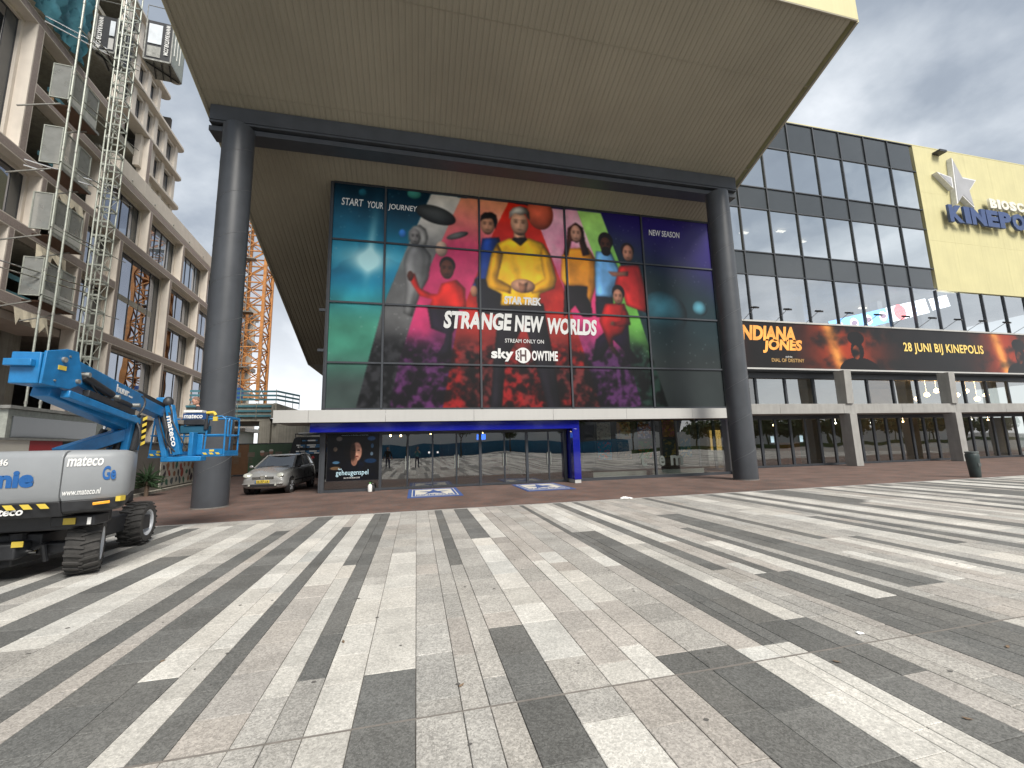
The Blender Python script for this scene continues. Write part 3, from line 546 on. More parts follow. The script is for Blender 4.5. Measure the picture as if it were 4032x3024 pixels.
# ------------------------------------------------------------------ billboard print on the glazed box
A_ = {'rays': {'grey': [(0.52, 12.33), (1.8, 12.31), (0.23, 8.39), (-0.71, 4.93), (-1.07, 3.05), (-2.28, 3.06), (-1.36, 7.24), (-0.48, 9.74)], 'magenta': [(1.8, 12.31), (3.92, 12.33), (3.22, 10.86), (1.62, 6.59), (1.0, 3.04), (-1.07, 3.05), (-0.71, 4.93), (0.23, 8.39)], 'red': [(3.92, 12.33), (4.99, 12.27), (6.44, 8.19), (7.86, 3.01), (1.0, 3.04), (1.62, 6.59), (3.22, 10.86)], 'pink': [(4.99, 12.27), (7.18, 12.29), (8.71, 7.79), (9.88, 3.0), (7.86, 3.01), (6.44, 8.19)], 'green': [(7.18, 12.29), (8.37, 12.3), (9.22, 9.75), (9.71, 8.39), (11.21, 2.99), (9.88, 3.0), (8.71, 7.79)]}, 'shapes': [('e', (0.25, 0.55, 0.5), (-0.19, 12.23, 0.29, 0.21, 0), 0.25), ('e', (0.12, 0.35, 0.42), (-2.26, 12.05, 0.16, 0.16, 0), 0.25), ('e', (0.72, 0.6, 0.52), (0.96, 9.85, 0.25, 0.35, 0), 0.25), ('e', (0.2, 0.45, 0.75), (-0.65, 10.41, 0.14, 0.18, 0), 0.25), ('e', (0.78, 0.35, 0.25), (5.38, 11.95, 0.63, 0.79, 0), 0.4), ('e', (0.24, 0.25, 0.25), (0.72, 11.38, 0.87, 0.4, -14), 0.6), ('e', (0.36, 0.36, 0.35), (1.64, 10.53, 0.49, 0.14, 20), 0.5), ('e', (0.22, 0.42, 0.48), (11.31, 7.51, 1.25, 1.12, 0), 0.8), ('e', (0.32, 0.55, 0.62), (13.3, 7.88, 0.4, 0.38, 0), 0.7), ('p', (0.42, 0.42, 0.42), [(-0.26, 9.89), (0.22, 9.93), (0.53, 9.49), (0.42, 8.48), (0.08, 7.81), (-0.22, 6.83), (-0.57, 6.97), (-0.47, 8.1), (-0.58, 9.15), (-0.47, 9.58)], 0.25), ('p', (0.66, 0.65, 0.63), [(-0.42, 10.5), (-0.22, 10.78), (0.05, 10.86), (0.3, 10.69), (0.4, 10.33), (0.32, 9.98), (0.1, 9.89), (0.12, 10.39), (-0.1, 10.62), (-0.25, 10.52), (-0.33, 10.18), (-0.42, 9.98)], 0.25), ('e', (0.55, 0.53, 0.52), (-0.14, 10.29, 0.22, 0.38, 0), 0.25), ('p', (0.1, 0.08, 0.12), [(0.38, 7.34), (1.71, 7.41), (1.62, 6.67), (1.4, 6.17), (1.35, 5.37), (0.77, 5.22), (1.06, 5.76), (1.15, 6.16), (0.54, 6.38)], 0.25), ('p', (0.72, 0.13, 0.1), [(0.96, 8.31), (1.59, 8.52), (1.95, 8.17), (1.98, 7.26), (0.46, 7.24), (0.58, 7.61), (0.08, 7.73), (-0.23, 8.19), (-0.4, 8.59), (-0.14, 8.69), (0.08, 8.05), (0.54, 7.83), (0.81, 7.85)], 0.25), ('e', (0.3, 0.16, 0.12), (-0.31, 8.56, 0.12, 0.22, 0), 0.25), ('e', (0.09, 0.07, 0.07), (1.21, 9.14, 0.33, 0.38, 0), 0.25), ('e', (0.36, 0.2, 0.15), (1.19, 8.96, 0.29, 0.42, 0), 0.25), ('p', (0.08, 0.2, 0.46), [(2.71, 10.5), (3.47, 10.62), (3.59, 8.71), (3.52, 7.34), (2.59, 7.46), (2.49, 7.95), (2.39, 7.95), (2.21, 8.19), (2.52, 8.8), (2.58, 9.84)], 0.25), ('p', (0.07, 0.07, 0.1), [(2.36, 8.62), (3.55, 8.7), (3.6, 7.09), (2.5, 7.12)], 0.25), ('e', (0.62, 0.42, 0.32), (2.33, 8.07, 0.15, 0.25, 0), 0.25), ('p', (0.09, 0.07, 0.07), [(2.64, 11.23), (2.66, 11.53), (2.84, 11.71), (3.15, 11.75), (3.35, 11.63), (3.39, 11.31), (3.3, 10.96), (3.19, 11.29), (2.8, 11.39)], 0.25), ('e', (0.74, 0.52, 0.4), (2.95, 11.15, 0.31, 0.44, 0), 0.25), ('p', (0.09, 0.07, 0.07), [(2.64, 11.28), (2.66, 11.53), (2.84, 11.71), (3.15, 11.75), (3.35, 11.63), (3.38, 11.25), (3.24, 11.29), (3.19, 11.48), (2.89, 11.45), (2.69, 11.36)], 0.25), ('p', (0.09, 0.08, 0.1), [(3.39, 7.58), (5.38, 7.69), (5.78, 5.07), (6.0, 3.06), (5.42, 3.06), (4.51, 6.79), (3.61, 5.03), (3.43, 3.07), (2.93, 3.07), (3.11, 5.02)], 0.25), ('p', (0.88, 0.66, 0.1), [(3.89, 10.61), (4.85, 10.7), (5.46, 10.52), (5.76, 10.02), (6.04, 8.87), (5.91, 8.41), (5.25, 8.12), (5.23, 7.6), (3.45, 7.5), (3.51, 8.01), (2.94, 8.28), (2.85, 8.65), (3.1, 9.79), (3.38, 10.34)], 0.5), ('p', (0.8, 0.56, 0.08), [(5.32, 9.98), (5.46, 10.52), (5.76, 10.02), (6.04, 8.87), (5.91, 8.41), (4.85, 8.1), (4.86, 8.44), (5.49, 8.84), (5.37, 9.36)], 0.5), ('p', (0.8, 0.56, 0.08), [(3.62, 9.84), (3.38, 10.34), (3.1, 9.79), (2.85, 8.65), (2.94, 8.28), (3.92, 8.04), (3.97, 8.39), (3.34, 8.69), (3.48, 9.22)], 0.5), ('p', (0.72, 0.52, 0.4), [(4.12, 11.04), (4.64, 11.09), (4.67, 10.62), (4.4, 10.42), (4.12, 10.59)], 0.25), ('p', (0.12, 0.1, 0.1), [(4.1, 10.66), (4.67, 10.72), (4.76, 10.63), (4.42, 10.3), (4.03, 10.56)], 0.25), ('e', (0.8, 0.58, 0.46), (4.48, 8.44, 0.55, 0.32, 0), 0.5), ('p', (0.68, 0.45, 0.34), [(4.27, 8.62), (4.48, 8.51), (4.72, 8.65), (4.6, 8.15), (4.34, 8.12)], 0.25), ('p', (0.6, 0.58, 0.54), [(3.93, 11.52), (3.96, 11.88), (4.14, 12.08), (4.45, 12.19), (4.73, 12.14), (4.87, 11.92), (4.88, 11.57), (4.77, 11.65), (4.67, 11.88), (4.27, 11.76), (4.06, 11.68)], 0.25), ('e', (0.8, 0.6, 0.48), (4.4, 11.36, 0.41, 0.56, 0), 0.4), ('p', (0.62, 0.6, 0.56), [(3.95, 11.56), (3.97, 11.88), (4.15, 12.1), (4.47, 12.21), (4.75, 12.15), (4.87, 11.92), (4.84, 11.66), (4.74, 11.87), (4.46, 11.78), (4.18, 11.84), (4.02, 11.68)], 0.25), ('p', (0.08, 0.06, 0.08), [(6.41, 8.68), (7.64, 8.67), (7.65, 7.2), (7.2, 7.17), (6.86, 7.69), (6.3, 7.13)], 0.25), ('p', (0.8, 0.5, 0.12), [(6.63, 10.38), (7.65, 10.5), (8.01, 9.88), (7.9, 8.64), (7.6, 7.81), (7.43, 8.16), (7.51, 8.62), (6.42, 8.58), (6.24, 8.89), (6.34, 9.98)], 0.4), ('p', (0.2, 0.1, 0.07), [(6.69, 11.39), (7.08, 11.69), (7.44, 11.46), (7.5, 10.81), (7.69, 10.18), (7.35, 10.06), (7.2, 10.79), (6.83, 10.75), (6.63, 10.0), (6.43, 10.07), (6.59, 10.73)], 0.25), ('e', (0.8, 0.58, 0.48), (7.07, 11.13, 0.26, 0.43, 0), 0.25), ('p', (0.08, 0.08, 0.12), [(7.88, 8.28), (8.74, 8.24), (8.68, 7.24), (7.84, 7.21)], 0.25), ('p', (0.36, 0.56, 0.74), [(8.02, 10.38), (8.78, 10.37), (9.05, 9.73), (9.28, 9.1), (8.84, 8.65), (8.74, 8.15), (7.88, 8.17), (7.9, 9.55)], 0.4), ('e', (0.1, 0.08, 0.08), (8.53, 10.91, 0.37, 0.44, 0), 0.25), ('e', (0.3, 0.18, 0.13), (8.52, 10.7, 0.28, 0.41, 0), 0.25), ('e', (0.1, 0.07, 0.06), (8.52, 10.4, 0.23, 0.23, 0), 0.25), ('p', (0.62, 0.12, 0.12), [(9.15, 9.72), (10.17, 9.86), (10.41, 8.8), (10.4, 7.51), (9.38, 7.82), (9.27, 8.36), (8.87, 8.8)], 0.4), ('e', (0.14, 0.1, 0.1), (9.63, 10.55, 0.34, 0.38, 0), 0.25), ('e', (0.74, 0.5, 0.4), (9.64, 10.39, 0.27, 0.42, 0), 0.25), ('p', (0.62, 0.4, 0.32), [(8.53, 9.42), (8.91, 9.4), (9.6, 9.49), (9.58, 9.26), (8.8, 9.18)], 0.25), ('p', (0.16, 0.07, 0.22), [(8.65, 6.89), (9.41, 6.92), (9.42, 5.76), (9.9, 5.16), (9.28, 5.04), (9.13, 5.67), (8.61, 6.18), (8.0, 5.29), (7.54, 5.11), (7.78, 6.15)], 0.25), ('p', (0.58, 0.1, 0.1), [(8.32, 7.85), (9.29, 7.91), (9.48, 7.19), (9.1, 6.46), (8.61, 6.27), (8.59, 5.83), (8.4, 5.82), (7.99, 7.04)], 0.4), ('e', (0.1, 0.07, 0.08), (9.02, 8.42, 0.31, 0.37, 0), 0.25), ('e', (0.74, 0.5, 0.4), (8.99, 8.21, 0.25, 0.37, 0), 0.25), ('p', (0.48, 0.08, 0.08), [(9.21, 7.81), (9.45, 7.46), (9.53, 6.92), (9.02, 6.8), (8.65, 6.83), (8.68, 6.99), (9.08, 7.07), (9.13, 7.45)], 0.25), ('p', (0.7, 0.46, 0.36), [(8.55, 7.01), (8.72, 7.05), (8.71, 6.84), (8.52, 6.86)], 0.25), ('p', (0.7, 0.46, 0.36), [(8.45, 5.84), (8.61, 5.86), (8.93, 5.47), (8.85, 5.38), (8.53, 5.62)], 0.25)], 'flare': [(-1.95, 9.04), (-1.78, 11.29), (-2.57, 9.24)]}
x0, x1, z0, z1 = -3.36, 14.18, 3.12, 12.34
PW, PH = 640, 336
XX = np.linspace(x0, x1, PW)[None].repeat(PH, 0); ZZ = np.linspace(z1, z0, PH)[:, None].repeat(PW, 1)
N1 = smear(PW, PH, 5, 1); N2 = smear(PW, PH, 14, 2); N3 = smear(PW, PH, 40, 3); N4 = smear(PW, PH, 90, 4)
def C3(*c): return np.array(c, float)[None, None]
def mixc(a, b_, t): return a * (1 - t[..., None]) + b_ * t[..., None]
def ss(a, b_, v): t = np.clip((v - a) / (b_ - a), 0, 1); return t * t * (3 - 2 * t)
img = np.zeros((PH, PW, 3))
# teal sky left, indigo night right
left = mixc(C3(.03, .16, .22), C3(.10, .52, .66), ss(12.6, 8.6, ZZ + 1.2 * (N1 - .5))); left = mixc(left, C3(.24, .50, .42), ss(8.6, 6.2, ZZ)); left = mixc(left, C3(.20, .24, .23), ss(6.2, 4.2, ZZ + N1))
left = left * (0.72 + 0.56 * N2[..., None]); ridge = 9.3 + 1.1 * (N2[:, :] - .5) + 0.35 * np.sin(XX * 2.2)
left = mixc(left, left * C3(.62, .82, .86), ss(0.05, -0.05, ZZ - ridge) * ss(7.6, 8.8, ZZ))
right = mixc(C3(.16, .12, .38), C3(.10, .17, .19), ss(11.5, 8.5, ZZ + 0.4 * (XX - 12))); right = mixc(right, C3(.16, .18, .18), ss(7.5, 4.8, ZZ)); right = right * (0.85 + .3 * N2[..., None])
img = np.where((XX < 6)[..., None], left, right)
for nm, top, mid, low in (('grey', (.80, .78, .74), (.36, .36, .36), (.15, .15, .16)), ('magenta', (.86, .55, .40), (.74, .20, .38), (.26, .13, .27)), ('red', (.80, .16, .10), (.74, .16, .12), (.33, .14, .14)), ('pink', (.84, .58, .66), (.80, .22, .42), (.24, .13, .26)), ('green', (.62, .82, .42), (.40, .66, .28), (.10, .16, .14))):
    k = inpoly(XX, ZZ, A_['rays'][nm]); c = mixc(C3(*top), C3(*mid), ss(12.2, 8.6, ZZ + 2.4 * (N1 - .5))); c = mixc(c, C3(*low), ss(7.4, 5.0, ZZ + 1.5 * (N2 - .5)))
    if nm in ('grey', 'magenta', 'pink'): c = mixc(c, C3(.95, .86, .84), ss(.5, .78, N1 * .5 + N2 * .5) * ss(9.2, 10.6, ZZ) * .85)
    if nm == 'red': c = mixc(c, C3(.52, .06, .06), ss(.45, .65, N2) * ss(12, 9, ZZ) * .6)
    rock = ss(6.3, 5.2, ZZ); c = c * (1 - rock[..., None] * (0.78 - 0.86 * ss(.38, .66, N4 * .55 + N3 * .45)[..., None]))
    c = c * (0.84 + .32 * N3[..., None]); img = np.where(k[..., None], c, img)
# flare in the left sky
fx, fz = A_['flare'][0]
g = np.exp(-((XX - fx) / .5) ** 2 - ((ZZ - fz) / .45) ** 2) + .55 * np.exp(-((XX - fx - .10 * (ZZ - fz)) / .16) ** 2 - ((ZZ - fz - .7) / 1.3) ** 2) + .5 * np.exp(-((XX - fx) / 1.5) ** 2 - ((ZZ - fz - 0.2) / .5) ** 2)
g *= (XX < 0.4); img = mixc(img, C3(.80, .97, .97), np.clip(g, 0, 1) * .85)
stars = (rng.random((PH, PW)) > .9985) & ((XX < 0) | (XX > 9)) & (ZZ > 5); img = np.where(stars[..., None], .7, img)
def blur(a, r, it=2):
    for _ in range(it):
        for ax in (0, 1):
            c = np.cumsum(np.concatenate([np.repeat(np.take(a, [0], ax), r + 1, ax), a, np.repeat(np.take(a, [-1], ax), r, ax)], ax), ax)
            n_ = a.shape[ax]; a = (np.take(c, range(2 * r + 1, 2 * r + 1 + n_), ax) - np.take(c, range(0, n_), ax)) / (2 * r + 1)
    return a
FACES = ((.55, .53, .52), (.36, .20, .15), (.74, .52, .40), (.80, .60, .48), (.80, .58, .48), (.30, .18, .13), (.74, .50, .40))
fold = smear(PW, PH, 30, 9)
for kd, col, sh_, s_ in A_['shapes']:
    if kd == 'p':
        k = inpoly(XX, ZZ, sh_); kf = k.astype(float); rnd = np.clip(2 * blur(kf, 4) - .9, 0, 1)           # rounded form: darker towards the outline
        gx_ = np.gradient(blur(kf, 7), axis=1); side_ = np.clip(gx_ * 9, -.22, .22)
        lit = .52 + .58 * rnd + side_ + .42 * (fold - .5) + .22 * np.sin(XX * 4.5 + 9 * N2 + 2 * ZZ) * rnd * .5
        fade = 0.22 + 0.78 * ss(5.2, 7.6, ZZ)
        if max(col) < .2: fade = 1.0 + 0 * fade
        c = C3(*col) * (lit * fade)[..., None]; img = mixc(img, c, blur(kf, 1, 1))
    else:
        cx, cz, rx, rz, rot = sh_; a = R(rot); dx, dz = XX - cx, ZZ - cz; u = (dx * math.cos(a) + dz * math.sin(a)) / rx; v = (-dx * math.sin(a) + dz * math.cos(a)) / rz
        q = u * u + v * v; k = ss(1.06, .92, q); face = col in FACES
        lit = 1.04 - (.42 if face else s_) * q + (.20 * v - .16 * u) + .30 * (N3 - .5); c = C3(*col) * np.clip(lit, 0.1, 1.3)[..., None]
        if rx > 1.0 and cz < 9 and cx > 10: c = mixc(c, img, ss(.5, -.9, v))
        img = mixc(img, c, k)
        if face:
            for du, dv, ru, rv, cc, al in ((-.40, .12, .24, .13, .25, .75), (.40, .12, .24, .13, .25, .75), (-.40, .30, .30, .07, .35, .7), (.40, .30, .30, .07, .35, .7), (0, -.52, .32, .08, .45, .8), (.10, -.18, .13, .26, .72, .6), (0, -.98, .7, .22, .4, .6)):
                g_ = np.exp(-(((u - du) / ru) ** 2 + ((v - dv) / rv) ** 2)) * al * (q < 1.1); img = img * (1 - g_[..., None] * (1 - cc))
img = np.stack([blur(img[..., c_], 1, 1) for c_ in range(3)], -1)
img = np.clip(img * 1.06, 0, 1)
M['print'] = vcol_mat('printed_film', 0.35, 0.35)
bill = thing('billboard', 'giant colourful film poster across the gridded glass wall above the canopy', 'billboard', (5.4, FY - 0.03, 3.1))
def panel_img(i, j):
    a, c = MX[i] + 0.045, MX[i + 1] - 0.045; lo, hi = MZ[j] + 0.036, MZ[j + 1] - 0.036
    i0, i1 = np.interp([a, c], np.linspace(x0, x1, PW), np.arange(PW)); j0, j1 = np.interp([-hi, -lo], -np.linspace(z1, z0, PH), np.arange(PH))
    ii = np.arange(int(round(i0)), int(round(i1)) + 1); jj = np.arange(int(round(j0)), int(round(j1)) + 1)
    print_sheet('printed_panel', M['print'], img[jj][:, ii], a, c, lo, hi, FY - 0.03, bill)
for j in range(4):
    for i in range(5): panel_img(i, j)
BY = FY - 0.036
def bt(body, xa, xb, za, zb, m='textwhite', **k): return text('lettering', body, (xa, BY, za), X3, Z3, xb - xa, zb - za, M[m], bill, depth=0.003, **k)
bt('START', -3.06, -2.22, 11.42, 11.74, shear=.12, bold=.01); bt('YOUR', -2.06, -1.44, 11.40, 11.70, shear=.12, bold=.01); bt('JOURNEY', -1.24, -.06, 11.36, 11.68, shear=.12, bold=.01)
bt('NEW SEASON', 10.84, 12.52, 11.42, 11.72, shear=.12, bold=.01)
bt('STAR TREK', 3.62, 5.28, 7.58, 7.94, shear=.1, bold=.05)
bt('STRANGE', 1.04, 3.95, 6.40, 7.16, shear=.16, bold=.045); bt('NEW', 4.05, 5.38, 6.37, 7.10, shear=.16, bold=.045); bt('WORLDS', 5.54, 7.86, 6.32, 7.06, shear=.16, bold=.045)
bt('STREAM ONLY ON', 3.62, 5.34, 5.88, 6.05, bold=.005)
bt('sky', 3.02, 3.98, 5.06, 5.62, bold=.04)
b = MB(); c_ = [(4.40 + .33 * math.cos(t), BY, 5.34 + .34 * math.sin(t)) for t in np.linspace(0, 2 * math.pi, 33)[:-1]]; b.poly(c_); b.build('emblem_disc', M['textwhite'], bill)
text('lettering', 'H', (4.26, BY - .004, 5.10), X3, Z3, .28, .47, mat('print_dark', (.09, .05, .05), .5), bill, depth=.002, bold=.03)
bt('S', 4.06, 4.20, 5.12, 5.56, bold=.03); text('lettering', 'S', (4.13, BY - .004, 5.16), X3, Z3, .10, .38, mat('print_dark2', (.09, .05, .05), .5), bill, depth=.002, bold=.02)
bt('OWTIME', 4.78, 5.95, 5.12, 5.56, bold=.035)

# ------------------------------------------------------------------ things at the cinema front
pst = thing('window_poster', 'dark film poster with a pale face behind the corner window left of the doors', 'poster', (-2.3, FY - 0.05, 0.4))
pw, ph = 150, 150; n1 = smear(pw, ph, 4, 21); n2 = smear(pw, ph, 16, 22)
U_ = np.linspace(0, 1, pw)[None].repeat(ph, 0); V_ = np.linspace(1, 0, ph)[:, None].repeat(pw, 1)
im = C3(.02, .025, .04) * (1 + 1.5 * n1)[..., None]
im = mixc(im, C3(.03, .10, .22), ss(.5, .8, n1) * (U_ > .6) * .8)
def blob(im, cx, cy, rx, ry, c, soft=.25):
    q = ((U_ - cx) / rx) ** 2 + ((V_ - cy) / ry) ** 2; return mixc(im, C3(*c) * (.8 + .4 * n2)[..., None], ss(1 + soft, 1 - soft, q))
im = blob(im, .52, .64, .20, .25, (.055, .045, .045)); im = blob(im, .56, .60, .105, .20, (.72, .52, .44)); im = blob(im, .52, .40, .06, .10, (.50, .35, .29))
im = blob(im, .49, .60, .055, .20, (.20, .14, .12), .6); im = blob(im, .60, .63, .028, .012, (.10, .07, .07)); im = blob(im, .515, .63, .028, .012, (.08, .06, .06)); im = blob(im, .57, .50, .035, .012, (.42, .20, .18)); im = blob(im, .565, .56, .014, .035, (.80, .60, .50), .5)
for cx, cy, rx, ry, cc in ((.22, .88, .06, .05, (.35, .33, .32)), (.85, .88, .08, .05, (.15, .28, .45)), (.15, .66, .04, .05, (.35, .30, .26)), (.17, .38, .07, .03, (.25, .38, .48)), (.16, .26, .10, .035, (.38, .30, .22)), (.87, .72, .03, .05, (.2, .3, .4)), (.86, .55, .03, .04, (.35, .42, .48)), (.84, .40, .12, .05, (.07, .17, .28))): im = blob(im, cx, cy, rx, ry, cc, .5)
print_sheet('poster_print', M['print'], np.clip(im, 0, 1), -3.22, -1.40, 0.42, 2.17, FY - 0.022, pst)
b = MB(); b.box(-3.24, -1.38, FY - 0.018, FY - 0.008, 0.40, 2.19); b.build('poster_board', M['black'], pst)
def pt(body, xa, xb, za, zb, c='textwhite', **k): return text('lettering', body, (xa, FY - 0.026, za), X3, Z3, xb - xa, zb - za, M[c], pst, depth=.002, **k)
M['paleblue'] = mat('pale_blue_print', (0.55, 0.78, 0.88), .5)
pt('geheugenspel', -2.90, -1.76, .56, .80, 'paleblue', bold=-.005); pt('het', -2.82, -2.70, .81, .88, 'paleblue'); pt('NU IN DE BIOSCOOP', -2.62, -2.05, .49, .535); pt('Gebaseerd op de bestseller van Nederland', -2.75, -1.8, 2.07, 2.10, 'paleblue')

# frosted word on the right-hand glass and the framed posters hanging behind it
fro = thing('window_lettering', 'frosted letters t e m low on the glass right of the blue portal', 'lettering', (9, FY - .02, .5))
M['frost'] = mat('frosted_film', (0.10, 0.115, 0.105), .7)
for ch, xa, xb, zt in (('t', 9.02, 9.34, 1.12), ('e', 9.95, 10.24, .95), ('m', 10.52, 11.15, .95)): text('letter', ch, (xa + .55, FY - .016, .50), X3, Z3, xb - xa, zt - .50, M['frost'], fro, bold=.03, depth=.002)
def framed(name, x0, x1, z0, z1, y, seed, tones, label):
    f = thing(name, label, 'poster', ((x0 + x1) / 2, y, z0), group=None)
    w, h = 34, 46; a1 = smear(w, h, 3, seed); a2 = smear(w, h, 9, seed + 50); c = C3(*tones[0]) * np.ones((h, w, 1)); c = mixc(c, C3(*tones[1]), ss(.45, .6, a1)); c = mixc(c, C3(*tones[2]), ss(.56, .66, a2))
    print_sheet('print', M['print'], np.clip(c, 0, 1), x0, x1, z0, z1, y, f)
    b = MB(); t = .03; b.box(x0 - t, x1 + t, y + .003, y + .03, z0 - t, z0); b.box(x0 - t, x1 + t, y + .003, y + .03, z1, z1 + t); b.box(x0 - t, x0, y + .003, y + .03, z0, z1); b.box(x1, x1 + t, y + .003, y + .03, z0, z1); b.build('poster_frame', M['black'], f)
fr_specs = [(8.0, 8.7, 1.72, 2.5, ((.75, .73, .68), (.8, .75, .7), (.55, .5, .48)), 'faded cream poster in the upper row farthest left behind the foyer glass'),
 (9.0, 9.7, 1.72, 2.5, ((.78, .68, .5), (.85, .6, .35), (.5, .4, .35)), 'sandy orange poster second in the upper row behind the foyer glass'),
 (10.05, 10.75, 1.72, 2.5, ((.35, .30, .55), (.7, .35, .25), (.85, .8, .85)), 'violet and red poster above a green one behind the foyer glass'),
 (8.0, 8.7, .80, 1.6, ((.10, .40, .52), (.15, .45, .55), (.75, .25, .2)), 'teal poster with a red mark, lower left behind the foyer glass'),
 (9.0, 9.7, .80, 1.6, ((.40, .36, .30), (.55, .45, .35), (.3, .25, .25)), 'brown poster in the lower row between a teal and a green one'),
 (10.05, 10.75, .80, 1.6, ((.16, .32, .22), (.3, .5, .2), (.75, .3, .2)), 'green poster with a red cone in the lower row behind the glass'),
 (11.35, 12.0, 1.78, 2.55, ((.55, .38, .12), (.8, .6, .2), (.75, .35, .45)), 'golden poster with a pink strip in the upper row right of the glass joint'),
 (12.25, 12.85, 1.75, 2.5, ((.32, .22, .05), (.45, .30, .06), (.2, .14, .05)), 'dim amber poster in the upper row beside the blue neon'),
 (11.35, 12.0, .82, 1.66, ((.22, .28, .24), (.65, .55, .25), (.3, .34, .3)), 'olive poster with gold patches in the lower row right of the glass joint'),
 (12.25, 12.85, .82, 1.66, ((.10, .36, .46), (.12, .40, .50), (.75, .62, .42)), 'blue poster with a cream panel nearest the right end of the foyer glass')]
for q, (xa, xb, za, zb, tn, lb) in enumerate(fr_specs): framed('framed_poster', xa, xb, za, zb, 17.6, 100 + q, tn, lb)
b = MB(); b.box(7.9, 13.1, 17.64, 17.72, .55, 2.7); ob = b.build('poster_wall', M['wall_in'], cin)
b = MB(); b.box(7.6, 10.2, 17.3, 17.5, .02, .28); b.box(10.5, 13.2, 17.3, 17.5, .02, .28); b.build('low_plinth', M['white'], cin)

def door_mat(x0, x1, y0, y1, label):
    t = thing('door_mat', label, 'door mat', ((x0 + x1) / 2, y0, 0.001), group='blue entrance mats')
    mb = mat('mat_blue', (0.035, 0.075, 0.23), .95, 0, .15, 30, .4, 200); mw = mat('mat_cream', (.52, .50, .44), .95, 0, .12, 30)
    b = MB(); b.box(x0, x1, y0, y1, .001, .012); b.build('mat_base', mb, t)
    def rect(a, c, d_, e_, z, w):
        q = MB(); q.box(a, c, d_, d_ + w, z, z + .002); q.box(a, c, e_ - w, e_, z, z + .002); q.box(a, a + w, d_ + w, e_ - w, z, z + .002); q.box(c - w, c, d_ + w, e_ - w, z, z + .002); return q
    rect(x0 + .13, x1 - .13, y0 + .22, y1 - .22, .0125, .03).build('border', mw, t)
    q = MB(); q.box(x0 + .24, x1 - .24, y0 + .40, y1 - .40, .0125, .0145); q.build('panel', mw, t)
    cx, cy = (x0 + x1) / 2, (y0 + y1) / 2 + .1; pts = []
    for k in range(10):
        a = math.pi / 2 + k * math.pi / 5; r_ = (.52 if k % 2 == 0 else .20); pts.append((cx + r_ * math.cos(a) * 1.1, cy + r_ * math.sin(a) * 1.5, .0165))
    q = MB(); q.poly([Vector(p) for p in pts]); q.build('star', mb, t)
    text('lettering', 'KINEPOLIS', (x0 + .27, y0 + .44, .0150), X3, Y3, x1 - x0 - .54, .34, mb, t, bold=.03, depth=.002)
    return t
door_mat(-0.27, 1.50, 13.75, 16.40, 'blue mat with a star, on the bricks before the left doors')
door_mat(3.70, 5.46, 13.95, 16.45, 'blue mat with a star, on the bricks beside the blue portal leg')
t = thing('plastic_canister', 'white plastic canister with a green cap standing under the dark window poster', 'bottle', (-1.66, 16.42, 0))
b = MB(); b.lathe([(.075, 0.0), (.08, .02), (.08, .20), (.07, .24), (.03, .27), (.03, .29)], (-1.66, 16.42, 0.002), 16); b.build('body', mat('canister_white', (.7, .7, .68), .4), t, smooth='auto')
b = MB(); b.lathe([(.034, .29), (.034, .325), (.0, .326)], (-1.66, 16.42, 0.002), 12); b.build('cap', mat('cap_green', (.15, .5, .12), .4), t)
t = thing('dark_bottle', 'small black bottle beside the white canister', 'bottle', (-1.53, 16.45, 0))
b = MB(); b.lathe([(.04, 0.0), (.045, .02), (.045, .17), (.018, .22), (.018, .27), (0, .271)], (-1.53, 16.45, 0.002), 14); b.build('body', M['plastic'], t, smooth='auto')

# crumpled white paper and small litter on the paving
def crumple(name, label, x, y, sx, sy, h, m, seed, cat, n=22):
    r = random.Random(seed); b = MB(); pts = []
    for k in range(n): a = 2 * math.pi * k / n; q = r.uniform(.72, 1.05); pts.append((x + sx * q * math.cos(a), y + sy * q * math.sin(a), .004 + r.uniform(0, h * .35)))
    ring = [(x + sx * .5 * math.cos(2 * math.pi * k / n), y + sy * .5 * math.sin(2 * math.pi * k / n), .004 + r.uniform(h * .3, h)) for k in range(n)]
    b.add(pts + ring + [(x, y, .004 + h * .7)], [(k, (k + 1) % n, n + (k + 1) % n, n + k) for k in range(n)] + [(n + k, n + (k + 1) % n, 2 * n) for k in range(n)])
    o = b.build(name, m); setp(o, label, cat); return o
mp_ = mat('white_paper', (.82, .82, .80), .8, 0, .05, 20)
crumple('crumpled_paper', 'white crumpled paper bag lying on the kerb before the cinema', 5.83, 11.05, .20, .17, .05, mp_, 3, 'paper')
crumple('paper_cup_lid', 'flat white scrap on the dark slabs at lower right', 3.55, 2.92, .035, .03, .01, mp_, 4, 'litter', 14)
lm = mat('dry_leaf', (.16, .11, .07), .9, 0, .3, 40)
for q, (x, y, lb) in enumerate(((3.05, 1.95, 'curled brown leaf at the right on a light slab near the frame edge'), (4.35, 2.45, 'brown leaf on a grey slab right of the white scrap'), (-0.52, 2.35, 'small dark leaf below the long joint left of centre'), (.31, 3.05, 'brown leaf on the pinkish slab just right of the centre joint'), (-1.9, 4.0, 'thin dark leaf between two light slabs at left'), (-.58, 3.95, 'flat dark leaf on the light slab by the centre joint'), (2.95, 2.62, 'dark flake beside the open joint on the dark slabs'), (-3.1, 3.6, 'short dark leaf lying on the dark band at far left'))):
    r = random.Random(q); b = MB(); a = r.uniform(0, 3); L_ = .020 + r.random() * .012
    pts = [(-1, 0, .1), (-.4, .35, .25), (.3, .4, .1), (1, 0, .3), (.3, -.35, .15), (-.4, -.3, .05)]
    b.poly([(x + L_ * (p * math.cos(a) - q_ * math.sin(a)), y + L_ * (p * math.sin(a) + q_ * math.cos(a)), .004 + .02 * z) for p, q_, z in pts]); o = b.build('leaf', lm, fixn=False); setp(o, lb, 'leaf', 'leaves on the paving')
gm = mat('gum_stain', (.10, .095, .09), .8); b = MB()
